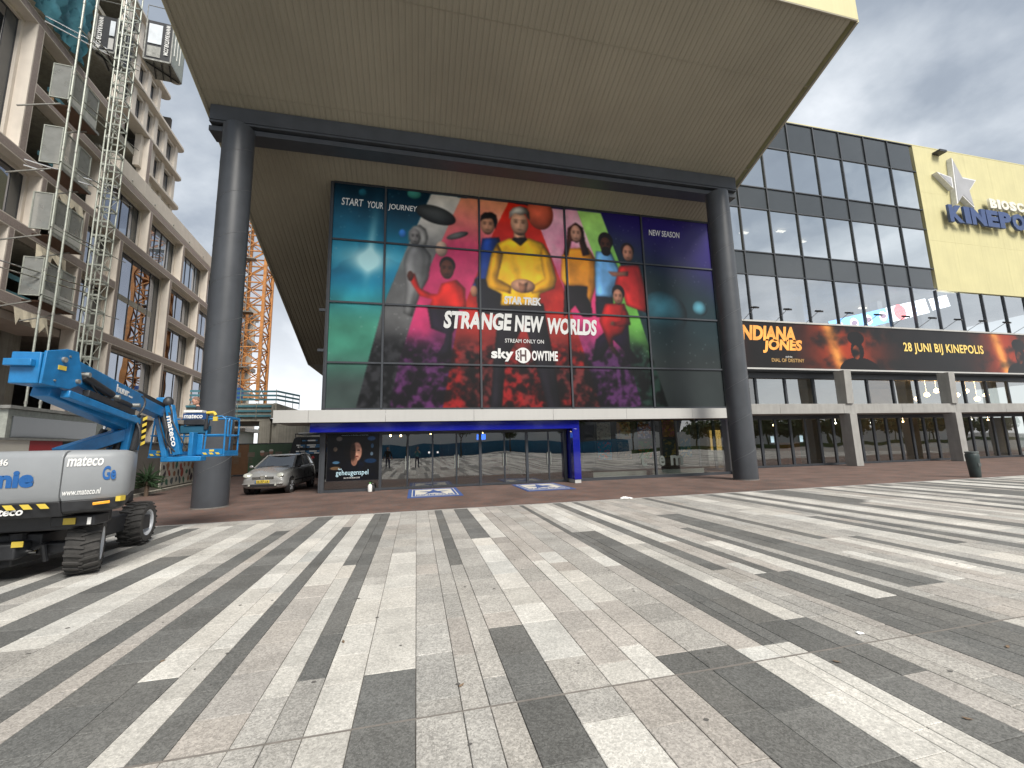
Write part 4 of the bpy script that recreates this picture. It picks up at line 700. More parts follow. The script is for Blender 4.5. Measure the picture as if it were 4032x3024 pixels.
for k in range(70):
    x, y = random.uniform(-4, 7), random.uniform(1.6, 9.5); r_ = random.uniform(.008, .019); b.poly([(x + r_ * math.cos(t_), y + r_ * .8 * math.sin(t_), .0035) for t_ in np.linspace(0, 5.7, 8)])
setp(b.build('gum_spots', gm, paving, fixn=False), kind='stuff')
sm = mat('algae_stain', (.30, .28, .12), .9); crumple('moss_patch', 'small yellow-green stain on the slabs at the bottom edge, left of centre', -0.55, 1.62, .05, .04, .002, sm, 8, 'stain')

# litter bin
t = thing('litter_bin', 'tall dark green-grey litter bin at the edge of the striped paving', 'bin', (19.93, 11.25, 0))
b = MB(); c0 = (19.93, 11.25, 0); b.lathe([(.135, 0), (.15, .02), (.185, .70), (.19, .82), (.165, .86)], c0, 28); b.build('body', mat('bin_green', (.035, .05, .05), .5, 0, .15, 5), t, smooth='auto')
b = MB(); b.lathe([(.165, .86), (.19, .90), (.185, .93), (.12, .935), (.12, .84), (.0, .82)], c0, 28); b.build('rim', mat('bin_rim', (.10, .12, .12), .4), t, smooth='auto')
b = MB(); b.box(19.86, 20.0, 11.07, 11.09, .40, .52); b.build('badge', mat('bin_badge', (.08, .09, .09), .5), t)

# ------------------------------------------------------------------ the cinema's long glazed wing
wing = thing('cinema_wing', 'long glass-fronted wing with a pale yellow end wall and grey concrete fins', 'building', (29, 19, 0))
WY = 19.0; WX = [14.5 + 0.0, 16.38] + [18.46 + 2.08 * k for k in range(0, 15)]   # mullion lines
WZ = [8.05, 11.0, 12.4, 15.18, 16.6, 19.42]; top = 21.42
def top_at(x): return 21.42
b = MB(); b.box(14.45, 48, WY + .5, 40, 21.2, 21.3); b.build('roof_deck', M['steel'], wing)
M['room'] = mat('wing_room', (.30, .28, .25), .9, 0, .2, .6)
for z_ in (5.4, 8.0, 11.05, 12.38, 15.2, 16.58, 19.45):
    b = MB(); b.box(14.6, 48, WY + .3, 26, z_ - .04, z_ + .02); b.build('floor_slab', M['room'], wing)
b = MB(); b.box(14.6, 48, 26, 26.2, 0, 21); b.build('inner_wall', M['room'], wing)
KX = 33.2
for i in range(len(WX) - 1):
    xa, xb = WX[i], WX[i + 1]
    rows = [(8.05, 11.0, 'g'), (11.0, 12.4, 's'), (12.4, 15.18, 'g'), (15.18, 16.6, 's'), (16.6, 19.42, 'g'), (19.42, 21.38, 's')] if xb < KX + .3 else [(8.05, 10.9, 'g')]
    for za, zb_, k in rows:
        pane(xa, xb, za, zb_, WY, (M['g_low'] if za < 9 else M['g_sky']) if k == 'g' else M['spandrel'], wing, 'window_pane' if k == 'g' else 'spandrel_panel', .06)
    z1_ = 21.40 if xa < KX - .3 else 10.9
    b = MB(); b.box(xa - .035, xa + .035, WY - .08, WY + .1, 8.02, z1_); b.build('mullion', M['frame'], wing)
for z_ in WZ[1:] + [21.40]:
    b = MB(); b.box(14.5, KX, WY - .06, WY + .1, z_ - .03, z_ + .03); b.build('transom', M['frame'], wing)
b = MB(); b.box(14.5, 47.6, WY - .05, WY + .12, 21.432, 21.50); b.build('parapet_cap', M['yellow'], wing)
# yellow end wall in tall flat panels
b = MB(); b.box(KX + .06, 47.6, WY + .02, WY + .3, 10.95, 21.43); b.build('end_wall_core', M['yellow'], wing)
xs_ = [KX + .06 + 2.4 * k for k in range(7)]
for i in range(6):
    for za, zb_ in ((10.95, 14.45), (14.45, 17.95), (17.95, 21.43)):
        b = MB(); b.box(xs_[i] + .003, xs_[i + 1] - .003, WY - .04, WY + .018, za + .003, zb_ - .003); b.build('cladding_panel', M['yellow'], wing)
b = MB(); b.box(36.55 - 1.5, 36.2 - .5, WY - .5, WY - .05, 20.95, 21.1); b.build('wall_floodlight', M['plastic'], wing)
# ground and first floor
GZ = [18.46 + 2.0 * k - 2 * 2.0 for k in range(0, 17)]
for i in range(len(GZ) - 1):
    xa, xb = GZ[i], GZ[i + 1]
    if xa < 14.4: continue
    pane(xa, xb, 3.38, 4.95, WY + .25, M['g_first'] if i % 5 != 1 else M['g_main'], wing, 'window_pane', .08)
    b = MB(); b.box(xa - .06, xa + .06, WY + .18, WY + .34, 3.36, 5.2); b.build('mullion', M['frame'], wing)
    d_ = MB(); y0, y1 = WY + .18, WY + .28; w = .07
    for xm, xn in ((xa, (xa + xb) / 2), ((xa + xb) / 2, xb)):
        d_ = MB(); d_.box(xm + .005, xm + w, y0, y1, .01, 2.72); d_.box(xn - w, xn - .005, y0, y1, .01, 2.72); d_.box(xm + w, xn - w, y0, y1, .01, .12); d_.box(xm + w, xn - w, y0, y1, 2.62, 2.72)
        dd = d_.build('door', M['frame'], wing); pane(xm + .05, xn - .05, .12, 2.62, y0 + .05, M['g_main'], dd, 'door_glass')
b = MB(); b.box(14.5, 48, WY + .1, WY + .35, 4.95, 5.25); b.box(14.5, 48, WY + .15, WY + .35, 2.72, 2.86); b.build('header_rail', M['frame'], wing)
x_ = 14.42
while x_ < 47:
    b = MB(); b.box(x_ + .004, min(x_ + 4.2, 48) - .004, 17.95, WY + .2, 2.84, 3.37); b.build('ledge', M['concrete_dark'], wing, bevel=.008); x_ += 4.2
for xf in (15.2, 23.0, 30.85, 38.7, 46.5):
    b = MB(); b.prism([(0, 0.0), (0, 2.835), (.6, 2.835), (.6, 0.0)], lambda a, c: (xf, 17.8 + a, c), lambda a, c: (xf + .48, 17.8 + a, c))
    b.prism([(.06, 3.375), (.0, 5.24), (.6, 5.24), (.6, 3.375)], lambda a, c: (xf, 17.8 + a, c), lambda a, c: (xf + .48, 17.8 + a, c)); b.build('fin', M['concrete_dark'], wing, bevel=.01)
b = MB(); b.box(14.45, 48, 18.5, WY + .5, 5.26, 5.32); b.box(14.45, 48, 18.6, WY + .1, 7.95, 8.0); b.build('soffit_lining', M['frame'], wing)
b = MB(); b.box(14.6, 48, WY + .4, 25.9, .002, .02); b.build('hall_floor', M['floor_in'], wing)
b = MB(); b.box(14.6, 48, 24, 24.1, 0.02, 2.8); b.build('hall_wall', M['wall_in'], wing)
for k, (x_, y_, z_, r_, mm) in enumerate([(20.4, 20.2, 2.35, .09, 'warm'), (26.5, 21.5, 2.45, .05, 'white_lamp'), (29.5, 21.5, 2.45, .06, 'white_lamp'), (33.0, 22, 2.5, .05, 'warm'), (36.3, 21, 2.55, .04, 'white_lamp'), (37.8, 21, 2.55, .04, 'white_lamp'), (39.4, 21, 2.5, .05, 'warm'), (41.0, 21, 2.55, .04, 'white_lamp')] + [(33.4 + .95 * j, 21.2, 4.3 + .28 * ((j * 7) % 3 - 1), .16, 'warm') for j in range(8)]):
    b = MB(); b.sphere((x_, y_, z_), r_, 10, 6); b.tube((x_, y_, z_ + r_), (x_, y_, 2.84 if z_ < 3 else 5.3), .006, 4); b.build('hall_lamp', M['warm' if mm == 'warm' else mm], wing)
b = MB(); b.box(18.9, 20.0, 23.4, 23.9, .9, 2.2); b.build('lit_kiosk', mat('kiosk', (.5, .3, .1), .6, emit=(.9, .5, .15, .8)), wing)
b = MB(); b.box(22.0, 22.9, 21, 21.6, .02, 1.3); b.build('display_rack', mat('rack_red', (.28, .08, .03), .6), wing)
for x_ in (19.0, 20.95):
    b = MB(); b.box(x_, x_ + .22, WY + .16, WY + .17, 1.35, 1.7); b.build('door_notice', M['paleblue'], wing)
for (x_, y_, z_) in ((22.9, 20.6, 15.1), (25.6, 21.5, 15.1), (20.6, 21.2, 15.1), (31.5, 22.5, 10.95), (35.6, 22, 10.95)):
    b = MB(); b.box(x_, x_ + .55, y_, y_ + .22, z_ - .12, z_ - .07); b.build('ceiling_light', M['office_lamp'], wing)
for x_ in (19.2, 25.1, 31.6, 36.4): b = MB(); b.box(x_, x_ + .45, 21.5, 22, 8.05, 21); b.build('inner_column', M['white'], wing)
# lit ribbon of screens hung inside on a slope
tk = thing('ticker_screen', 'sloping lit ribbon screen with blue, red and white fields behind the upper glass', 'screen', (28, 19.5, 9))
M['scr_blue'] = mat('screen_blue', (.05, .3, .7), .4, emit=(.08, .36, .85, 2.4)); M['scr_white'] = mat('screen_white', (.9, .9, .95), .4, emit=(.85, .87, .95, 2.4)); M['scr_red'] = mat('screen_red', (.8, .1, .1), .4, emit=(.75, .08, .08, 2.2))
def rib(s): return Vector((24.6 + 10.6 * s, 19.55, 8.12 + 2.45 * s))
dr = (rib(1) - rib(0)).normalized(); dn = Vector((-dr.z, 0, dr.x))
def ribbon(s0, s1, h, m, nm):
    b = MB(); a, c = rib(s0), rib(s1); u = dn * h / 2; w = Vector((0, .08, 0)); b.add([a - u, c - u, c + u, a + u, a - u + w, c - u + w, c + u + w, a + u + w], [(0, 1, 2, 3), (7, 6, 5, 4), (0, 4, 5, 1), (1, 5, 6, 2), (2, 6, 7, 3), (3, 7, 4, 0)]); b.build(nm, m, tk)
ribbon(0.02, .46, .95, M['scr_blue'], 'blue_field'); ribbon(.465, .80, .98, M['scr_white'], 'white_field'); ribbon(.84, .99, .80, M['scr_white'], 'white_field')
for s_, r_, m_ in ((.08, .30, 'scr_white'), (.19, .33, 'scr_white'), (.30, .33, 'scr_white'), (.42, .33, 'scr_white'), (.56, .52, 'scr_red')):
    b = MB(); c_ = rib(s_) - Vector((0, .02, 0)); b.poly([c_ + dr * (r_ * math.cos(t_)) + dn * (r_ * math.sin(t_)) for t_ in np.linspace(0, 6.1, 26)]); b.build('roundel', M[m_], tk)
    if m_ == 'scr_white':
        b = MB(); c_ = rib(s_) - Vector((0, .03, 0)); b.poly([c_ + dr * (r_ * .78 * math.cos(t_)) + dn * (r_ * .45 * math.sin(t_)) for t_ in np.linspace(0, 6.1, 22)]); b.build('roundel_centre', mat('roundel_maroon', (.3, .05, .1), .4, emit=(.25, .08, .2, 1.0)), tk)
M['scr_ink'] = mat('screen_ink', (.05, .1, .5), .5, emit=(.10, .12, .55, 1.0))
for s_, tx, o_, w_, h_, m_ in ((.515, 'KINEPOLIS', .08, .85, .2, 'textwhite'), (.525, 'FILMCLUB', -.2, .75, .2, 'textwhite'), (.13, 'PLUS!', -.44, .8, .22, 'textwhite'), (.625, 'O', .12, .13, .16, 'scr_ink'), (.63, 'N', -.28, .13, .16, 'scr_ink'), (.68, 'ERUIGER', .15, 1.05, .17, 'scr_ink'), (.68, 'NET POOL', -.10, 1.05, .18, 'scr_ink'), (.68, 'INFO: KIN', -.38, 1.05, .15, 'scr_ink'), (.86, 'KLIPLINER.', -.10, 1.25, .18, 'scr_ink')):
    text('lettering', tx, rib(s_) - Vector((0, .035, 0)) + dn * o_, dr, dn, w_, h_, M[m_], tk, bold=.02)
# long banner
ban = thing('film_banner', 'long dark and orange film banner framed in white along the first floor', 'banner', (30, 18.6, 5.35))
bw, bh = 720, 66; bx0, bx1 = 14.5, 47.5
XX = np.linspace(bx0, bx1, bw)[None].repeat(bh, 0); ZZ = np.linspace(8.0, 5.42, bh)[:, None].repeat(bw, 1)
q1 = smear(bw, bh, 16, 31); q2 = smear(bw, bh, 50, 32); im = C3(.085, .075, .072) * (0.8 + .5 * q2)[..., None]
for c_, w_ in ((24.3, 2.6), (37.9, 2.4), (16.0, 1.0), (45, 2)):
    g = np.exp(-((XX - c_) / w_) ** 2) * ss(.30, .62, q1 * .6 + q2 * .4); im = mixc(im, C3(.56, .19, .09), np.clip(g * 1.1, 0, 1)); im = mixc(im, C3(.86, .58, .28), np.clip(np.exp(-((XX - c_ + .6 + .25 * (ZZ - 6)) / .42) ** 2) * (.35 + q2), 0, 1) * .9)
for c_ in (25.2, 38.9):     # dark heads with brimmed outline
    k = (((XX - c_) / .48) ** 2 + ((ZZ - 6.55) / .62) ** 2 < 1) | (((XX - c_) / 1.5) ** 2 + ((ZZ - 5.3) / .85) ** 2 < 1) | (((XX - c_) / .62) ** 2 + ((ZZ - 7.3) / .42) ** 2 < 1)
    im = np.where(k[..., None], C3(.07, .05, .045) * (.7 + .6 * q2)[..., None], im); k = (((XX - c_ + .10) / .26) ** 2 + ((ZZ - 6.45) / .42) ** 2 < 1); im = np.where(k[..., None], mixc(im, C3(.50, .24, .14), ss(.3, .7, q2)), im)
print_sheet('banner_print', M['print'], np.clip(im, 0, 1), bx0, bx1, 5.42, 8.0, 18.55, ban)
b = MB(); b.box(14.48, 47.6, 18.50, 18.62, 5.27, 5.41); b.box(14.48, 47.6, 18.50, 18.62, 8.01, 8.10); b.box(14.48, 14.6, 18.51, 18.6, 5.4, 8.0); b.build('banner_frame', M['white'], ban)
b = MB(); b.box(14.48, 47.5, 18.56, 18.60, 5.41, 8.01); b.build('banner_back', M['frame'], ban)
M['ind1'] = mat('orange_lettering', (.85, .36, .07), .5, 0, .25, 1.2); M['gold'] = mat('gold_lettering', (.80, .58, .16), .5, 0, .1, 3)
text('lettering', 'INDIANA', (17.0, 18.54, 6.95), X3, Z3, 3.85, .85, M['ind1'], ban, shear=.18, bold=.05); text('lettering', 'JONES', (18.55, 18.54, 6.25), X3, Z3, 2.7, .80, M['ind1'], ban, shear=.18, bold=.05)
text('lettering', 'and the', (20.0, 18.54, 6.02), X3, Z3, .45, .10, M['textwhite'], ban); text('lettering', 'DIAL OF DESTINY', (19.05, 18.54, 5.76), X3, Z3, 2.2, .2, mat('brown_gold_lettering', (.45, .28, .10), .5), ban, bold=.01)
text('lettering', '28 JUNI BIJ KINEPOLIS', (28.8, 18.54, 6.45), X3, Z3, 6.75, .72, M['gold'], ban, bold=.02, space=1.05)
for k in range(14):
    x_ = 17.5 + 2.115 * k
    t = thing('banner_lamp', None, 'lamp', (x_, 18.5, 8.1), group='arm lamps along the top of the banner')
    t['label'] = ('first second third fourth fifth sixth seventh eighth ninth tenth eleventh twelfth thirteenth fourteenth'.split()[k]) + ' small black arm lamp from the round column, above the long banner'
    b = MB(); b.tube((x_, 18.52, 8.1), (x_ + .02, 17.75, 8.52), .014, 6); b.build('arm', M['frame'], t)
    b = MB(); b.beam((x_ - .02, 17.86, 8.56), (x_ + .04, 17.56, 8.46), .26, .09); b.build('lamp_head', M['plastic'], t, bevel=.01)
# star sign and raised letters
sg = thing('star_sign', 'grey faceted star sign with white edges high on the yellow wall', 'sign', (36.5, 18.9, 17)); M['stargrey'] = mat('star_grey', (.40, .40, .41), .4, .3, .08, 1); M['starrim'] = mat('star_rim', (.70, .70, .70), .4)
def plate(pts, y0, y1, m, nm, par):
    b = MB(); b.prism(pts, lambda a, c: (a, y0, c), lambda a, c: (a, y1, c)); return b.build(nm, m, par)
big = [(36.35, 20.55), (37.05, 19.35), (38.25, 19.28), (37.4, 18.45), (37.55, 17.28), (36.78, 17.72), (35.95, 17.15), (36.15, 18.6)]
big = [(36.30, 20.72), (36.98, 19.30), (38.30, 19.25), (37.45, 18.35), (37.62, 17.05), (36.65, 17.85), (35.98, 17.15)]
sml = [(34.62, 19.40), (35.95, 19.15), (35.93, 18.30)]
def grow(P, k):
    cx = sum(p[0] for p in P) / len(P); cz = sum(p[1] for p in P) / len(P); return [(cx + (p[0] - cx) * k, cz + (p[1] - cz) * k) for p in P]
plate(big, WY - .35, WY - .05, M['starrim'], 'star_rim', sg); plate(grow(big, .88), WY - .37, WY - .352, M['stargrey'], 'star_face', sg)
plate(sml, WY - .35, WY - .05, M['starrim'], 'star_point_rim', sg); plate(grow(sml, .72), WY - .37, WY - .352, M['stargrey'], 'star_point_face', sg)
M['navy'] = mat('navy_letter', (.035, .065, .17), .4); M['cream'] = mat('cream_letter', (.72, .70, .60), .5)
def letters(word, xa, w, z, h, m, label, nm, gap=.12, widths=None):
    s_ = thing(nm, label, 'sign', (xa, WY - .3, z)); x_ = xa; tw = sum(widths)
    for ch, ww in zip(word, widths):
        cw = w * ww / tw; text('letter', ch, (x_, WY - .28, z), X3, Z3, cw - gap, h, m, s_, bold=.06, depth=0.0)
        text('letter_face', ch, (x_, WY - .28, z), X3, Z3, cw - gap, h, m, s_, bold=.06, depth=0.14); x_ += cw
letters('KINEPOLIS', 34.95, 10.6, 15.75, 1.25, M['navy'], 'big dark blue raised letters below the star on the yellow wall', 'name_sign', .10, (1.1, .5, 1.15, .95, 1, 1.1, .9, .5, 1))
letters('BIOSCOOP', 39.1, 5.9, 17.2, .72, M['cream'], 'smaller cream raised letters right of the star on the yellow wall', 'word_sign', .08, (1, .5, 1.1, 1, 1, 1.1, 1.1, 1))

# ------------------------------------------------------------------ office block under construction on the left
AL = R(-4.70265); TT = Vector((math.sin(AL), math.cos(AL), 0)); NN = Vector((math.cos(AL), -math.sin(AL), 0))
def XF(D): return Matrix(((TT.x, -NN.x, 0, -D * NN.x), (TT.y, -NN.y, 0, -D * NN.y), (0, 0, 1, 0), (0, 0, 0, 1)))
LX = XF(16.0)       # local axes: x = along the street, y = depth into the building, z = up; y = 0 on the facade face
off = thing('office_block', 'beige precast office block under construction with deep window reveals', 'building', tuple(LX @ Vector((30, 0, 0))))
DEP = 0.6
def bar(s0, s1, z0, z1, nm, depth=DEP):
    b = MB(LX); b.box(s0, s1, 0, depth, z0, z1); b.cur = 1; e_ = 0.055
    if (s1 - s0) > (z1 - z0): b.box(s0 + .002, s1 - .002, -0.006, -0.001, z0 + e_, z1 - e_)
    else: b.box(s0 + e_, s1 - e_, -0.006, -0.001, z0 + .002, z1 - .002)
    return b.build(nm, [M['beige'], M['mauve']], off)
def pillar(sr, z0, z1, w=.34): bar(sr - w, sr, z0, z1, 'pillar')
def slabstrip(s0, s1, z1, h=.5): bar(s0, s1, z1 - h, z1, 'floor_edge', DEP)
SE = 62
slabstrip(8, SE, 8.9, .55)
slabstrip(8, 30.96, 12.3); slabstrip(37.9, SE, 12.3); slabstrip(8, SE, 15.6); slabstrip(23.4, SE, 19.25); slabstrip(8, 30, 22.55, .45)
def win(s0, s1, z0, z1, nm=3, m='g_left', inset=DEP, mull=True):
    """frame (beige head and jamb return, dark metal) with glass panes"""
    b = MB(LX); y = inset; t = .16
    b.box(s0, s1, y - .12, y + .1, z1 - t, z1); b.box(s1 - t, s1, y - .12, y + .1, z0, z1 - t)
    b.build('window_reveal', M['beige'], off)
    s1 -= t; z1 -= t; b = MB(LX); w = .06
    b.box(s0, s1, y, y + .08, z0, z0 + w); b.box(s0, s1, y, y + .08, z1 - w, z1); b.box(s0, s0 + w, y, y + .08, z0 + w, z1 - w); b.box(s1 - w, s1, y, y + .08, z0 + w, z1 - w)
    xs = [s0 + w + (s1 - s0 - 2 * w) * k / nm for k in range(nm + 1)]
    for x_ in xs[1:-1]: b.box(x_ - .035, x_ + .035, y, y + .08, z0 + w, z1 - w)
    fr = b.build('window', M['frame'], off)
    for k in range(nm):
        g = MB(LX); g.box(xs[k] + .03, xs[k + 1] - .03, y + .03, y + .04, z0 + w, z1 - w); g.build('pane', M[m], fr)
    g = MB(LX); g.box(s1 - .62, s1 - w, y + .012, y + .026, z0 + w, z1 - w); g.build('side_panel', M['spandrel'], fr)
# street level and recess
G0 = [10, 14, 18.5, 23.6, 28.4, 31.3, 37.9, 43.3, 48.6, 54, 60]
for s_ in G0[4:]: pillar(s_, 0, 8.35)
for a_, c_ in zip(G0[5:-1], G0[6:]): win(a_, c_ - .34, 4.6, 8.3, 3, 'g_left'); 
b = MB(LX)
for s_ in G0[:5]: b.box(s_ - .5, s_, 2.4, 2.9, 0, 8.35)
b.box(8, 28, 0.61, 2.4, 8.28, 8.36); b.build('inner_columns', M['concrete'], off)
b = MB(LX); b.box(8, 28, .6, 2.3, 7.9, 8.27); b.build('deep_lintel', M['beige'], off)
for a_, c_ in ((31.3, 37.56), (37.9, 42.96), (43.3, 48.26)):
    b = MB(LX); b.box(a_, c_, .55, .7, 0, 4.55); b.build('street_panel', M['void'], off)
b = MB(LX); b.box(31.3, 62, .1, .6, 4.0, 4.55); b.build('street_band', M['beige'], off)
# storeys one and two
for s_ in (14, 18.5, 24.85, 28.0): pillar(s_, 12.3, 15.1)
for s_ in (13, 18, 23.5, 28.0): pillar(s_, 8.9, 11.8)
for s_ in (31.3, 37.9): pillar(s_, 8.9, 15.1)
for s_ in (43.3, 48.6, 54, 60): pillar(s_, 8.9, 11.8); pillar(s_, 12.3, 15.1)
for a_, c_ in ((8, 12.66), (13, 17.66)): win(a_, c_, 8.9, 11.8)
for a_, c_ in ((9, 13.66), (14, 18.16), (18.5, 24.51)): win(a_, c_, 12.3, 15.1, 4)
win(28.0, 30.96, 8.9, 11.8, 2); win(28.0, 30.96, 12.3, 15.1, 2)
win(31.3, 37.56, 8.9, 15.1, 5)
for a_, c_ in ((37.9, 42.96), (43.3, 48.26), (48.6, 53.66), (54, 59.66)): win(a_, c_, 8.9, 11.8, 4); win(a_, c_, 12.3, 15.1, 4)
# storey three, with the tall one behind the hoist
for s_ in (28.9, 34.25, 39.5, 44.8, 50.1, 55.4, 60.7): pillar(s_, 15.6, 18.75)
for a_, c_ in ((28.9, 33.91), (34.25, 39.16), (39.5, 44.46), (44.8, 49.76), (50.1, 55.06), (55.4, 60.36)): win(a_, c_, 15.6, 18.75, 5)
pillar(23.4, 15.6, 22.1, .42); pillar(14.5, 15.6, 22.1, .42); win(14.5, 22.98, 15.6, 22.1, 6)
pillar(26.3, 15.6, 18.75)
# parapet over the third storey
for k in range(11):
    s0 = 30 + 2.9 * k
    b = MB(LX); b.box(s0 + .004, min(s0 + 2.9, SE) - .004, -.02, .9, 19.27, 20.38); b.build('parapet_panel', M['beige'], off, bevel=.015)
    b = MB(LX); b.sphere((s0 + 1.4, -.03, 19.5), .06, 8, 5); b.build('drain_spout', M['galvdark'], off)
# tower storeys above
TS = [30.0, 31.45, 32.9, 34.3, 35.75, 37.5]
lev = [20.4, 21.35, 23.9, 26.5]
for i, z_ in enumerate(lev[1:] + [28.95, 31.5]):
    end = 37.5 if z_ < 28 else 34.7 if z_ < 31 else 36.0
    st = 33.3 if z_ < 22 else 29.6
    b = MB(LX); arc = [(st, -.02), (end + .1, -.02)] + [(end + .12 + .42 * math.sin(t_), .40 - .42 * math.cos(t_)) for t_ in np.linspace(.1, math.pi, 9)] + [(st, .82)]
    b.prism(arc, lambda a, c: (a, c, z_ - .16), lambda a, c: (a, c, z_)); b.prism([(p[0] - .03, p[1] + .02) for p in arc], lambda a, c: (a, c, z_ - .19), lambda a, c: (a, c, z_ - .161)); b.build('rounded_ledge', M['beige'], off)
for zi, (z0, z1) in enumerate(((20.4, 21.16), (21.35, 23.7), (23.9, 26.3), (26.5, 28.75), (28.95, 31.3))):
    for k, s_ in enumerate(TS):
        if z0 < 21 and s_ < 34: continue
        if z0 < 23.8 and z0 > 21 and s_ < 33.0 - .2: continue
        if zi >= 3 and s_ > 35: continue
        b = MB(LX); b.box(s_ - .40, s_, .30, .66, z0, z1); b.build('tower_pillar', M['beige'], off)
        if k > 0 and not (zi == 1 and s_ < 34) and not (z0 < 21 and s_ < 34):
            p = TS[k - 1]; b = MB(LX); b.box(p, s_ - .40, .40, .62, z1 - .22, z1); b.box(s_ - .40 - .08, s_ - .40, .44, .60, z0, z1 - .22); b.build('reveal', M['beige'], off)
            b = MB(LX); y = .60; b.box(p, p + .05, y, y + .06, z0, z1 - .22); b.box(s_ - .56, s_ - .48, y, y + .06, z0, z1 - .22); b.box(p, s_ - .48, y, y + .06, z1 - .28, z1 - .22); w_ = b.build('window', M['frame'], off)
            g = MB(LX); g.box(p + .05, s_ - .53, y + .02, y + .03, z0, z1 - .28); g.build('pane', M['g_left'], w_)
pillar(33.3, 20.4, 23.7, .45)
b = MB(LX); b.box(29.6, 62, .9, 1.1, 20.4, 20.6); b.build('set_back_roof', M['concrete'], off)
# dark bodies of the unfinished floors
b = MB(LX)
for z_ in (8.3, 11.8, 15.1, 18.75, 22.1): b.box(8, SE if z_ < 18 else 37.0, .62, 9, z_ - .1, z_ + .3)
for z_ in (26.3, 28.75, 31.4): b.box(22, 37.0 if z_ < 27 else 34.2, 1.0, 9, z_ - .1, z_ + .2)
b.build('floor_slabs', M['concrete'], off)
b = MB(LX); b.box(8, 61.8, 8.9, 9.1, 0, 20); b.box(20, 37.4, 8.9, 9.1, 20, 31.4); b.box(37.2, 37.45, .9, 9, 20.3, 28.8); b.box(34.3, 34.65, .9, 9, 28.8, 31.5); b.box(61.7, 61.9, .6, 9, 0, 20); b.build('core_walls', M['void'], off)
for s_, z0, z1, y in ((26.0, 9.1, 22, 3.5), (24.3, 12.6, 22, 4), (30.6, 20.5, 22, 3), (27.5, 22.6, 28, 2.5), (20, 0, 8.3, 4.5), (24.4, 0, 8.3, 5)):
    b = MB(LX); b.box(s_ - .3, s_, y, y + .3, z0, z1); b.build('raw_column', M['concrete'], off)
for z_ in (9.4, 12.8, 16.1, 19.7):          # teal toe and guard boards in the open bays
    b = MB(LX); b.box(18.6 if z_ < 12 else 25.0, 27.6, .62, .66, z_ + .45, z_ + .68); b.box(18.6 if z_ < 12 else 25.0, 27.6, .62, .66, z_ - .35, z_ - .12); b.build('guard_board', M['railblue'], off)
for s_, z_ in ((21.0, 8.95), (26.5, 15.65), (25.2, 19.3)):
    b = MB(LX); b.box(s_, s_ + .16, .58, .62, z_, z_ + 1.1); b.build('timber_post', mat('raw_timber', (.48, .30, .16), .8), off)
# ragged torn foil under the landings
for q, (s_, z_) in enumerate(((24.9, 8.2), (25.6, 11.6), (26.2, 15.0))):
    r = random.Random(q); b = MB(LX); pts = []
    for k in range(9): pts.append((s_ - .9 + .25 * k, -.05 - r.uniform(0, .15), z_ - r.uniform(.1, .9)))
    top_ = [(s_ - .9 + .25 * k, -.02, z_ + .15) for k in range(9)]
    b.add(top_ + pts, [(k, k + 1, 10 + k, 9 + k) for k in range(8)]); b.build('torn_foil', mat('foil_cream', (.60, .54, .42), .8), off, fixn=False)

# teal netting hung over the open top storeys
net = thing('scaffold_netting', 'sagging teal safety netting over the open upper storeys', 'netting', tuple(LX @ Vector((23, -.3, 22))))
b = MB(LX); nu, nv = 22, 26; g = []
for j in range(nv + 1):
    for i in range(nu + 1):
        s_ = 21.3 + 4.6 * i / nu; z_ = 22.6 + 7.6 * j / nv; y = -.15 + .18 * math.sin(i * .9 + j * .5) * math.sin(j * .7) + .10 * math.sin(i * 2.3 + 1.3 * j); g.append((s_, y, z_))
b.add(g, [(j * (nu + 1) + i, j * (nu + 1) + i + 1, (j + 1) * (nu + 1) + i + 1, (j + 1) * (nu + 1) + i) for j in range(nv) for i in range(nu)]); b.build('net_sheet', M['netting'], net, smooth=True, fixn=False)

# hoist mast with rungs and braces
def mast(name, label, s0, s1, D0, D1, z0, z1, step, m, rail, cat, lad=True):
    t = thing(name, label, cat, tuple(XF(D1) @ Vector((s0, 0, 0)))); X_ = XF(0)
    def P(s_, D, z): return X_ @ Vector((s_, D, z))
    cs = [(s0, D0), (s1, D0), (s1, D1), (s0, D1)]
    for (s_, D) in cs:
        b = MB(); b.tube(P(s_, D, z0), P(s_, D, z1), rail, 8); b.build('upright', m, t)
    z = z0 + .1; k = 0
    while z < z1 - step:
        b = MB()
        for i in range(4):
            (a, c), (d_, e_) = cs[i], cs[(i + 1) % 4]; b.beam(P(a, c, z), P(d_, e_, z), .05, .09)
            if i % 2 == k % 2: b.tube(P(a, c, z), P(d_, e_, z + step), rail * .45, 5)
        b.build('bay', m, t); z += step; k += 1
    return t
mast('hoist_mast', 'tall galvanised lattice mast running up between the two black hoist cabins', 23.85, 24.42, 12.9, 13.45, 0, 31, .75, M['galv'], .035, 'mast')
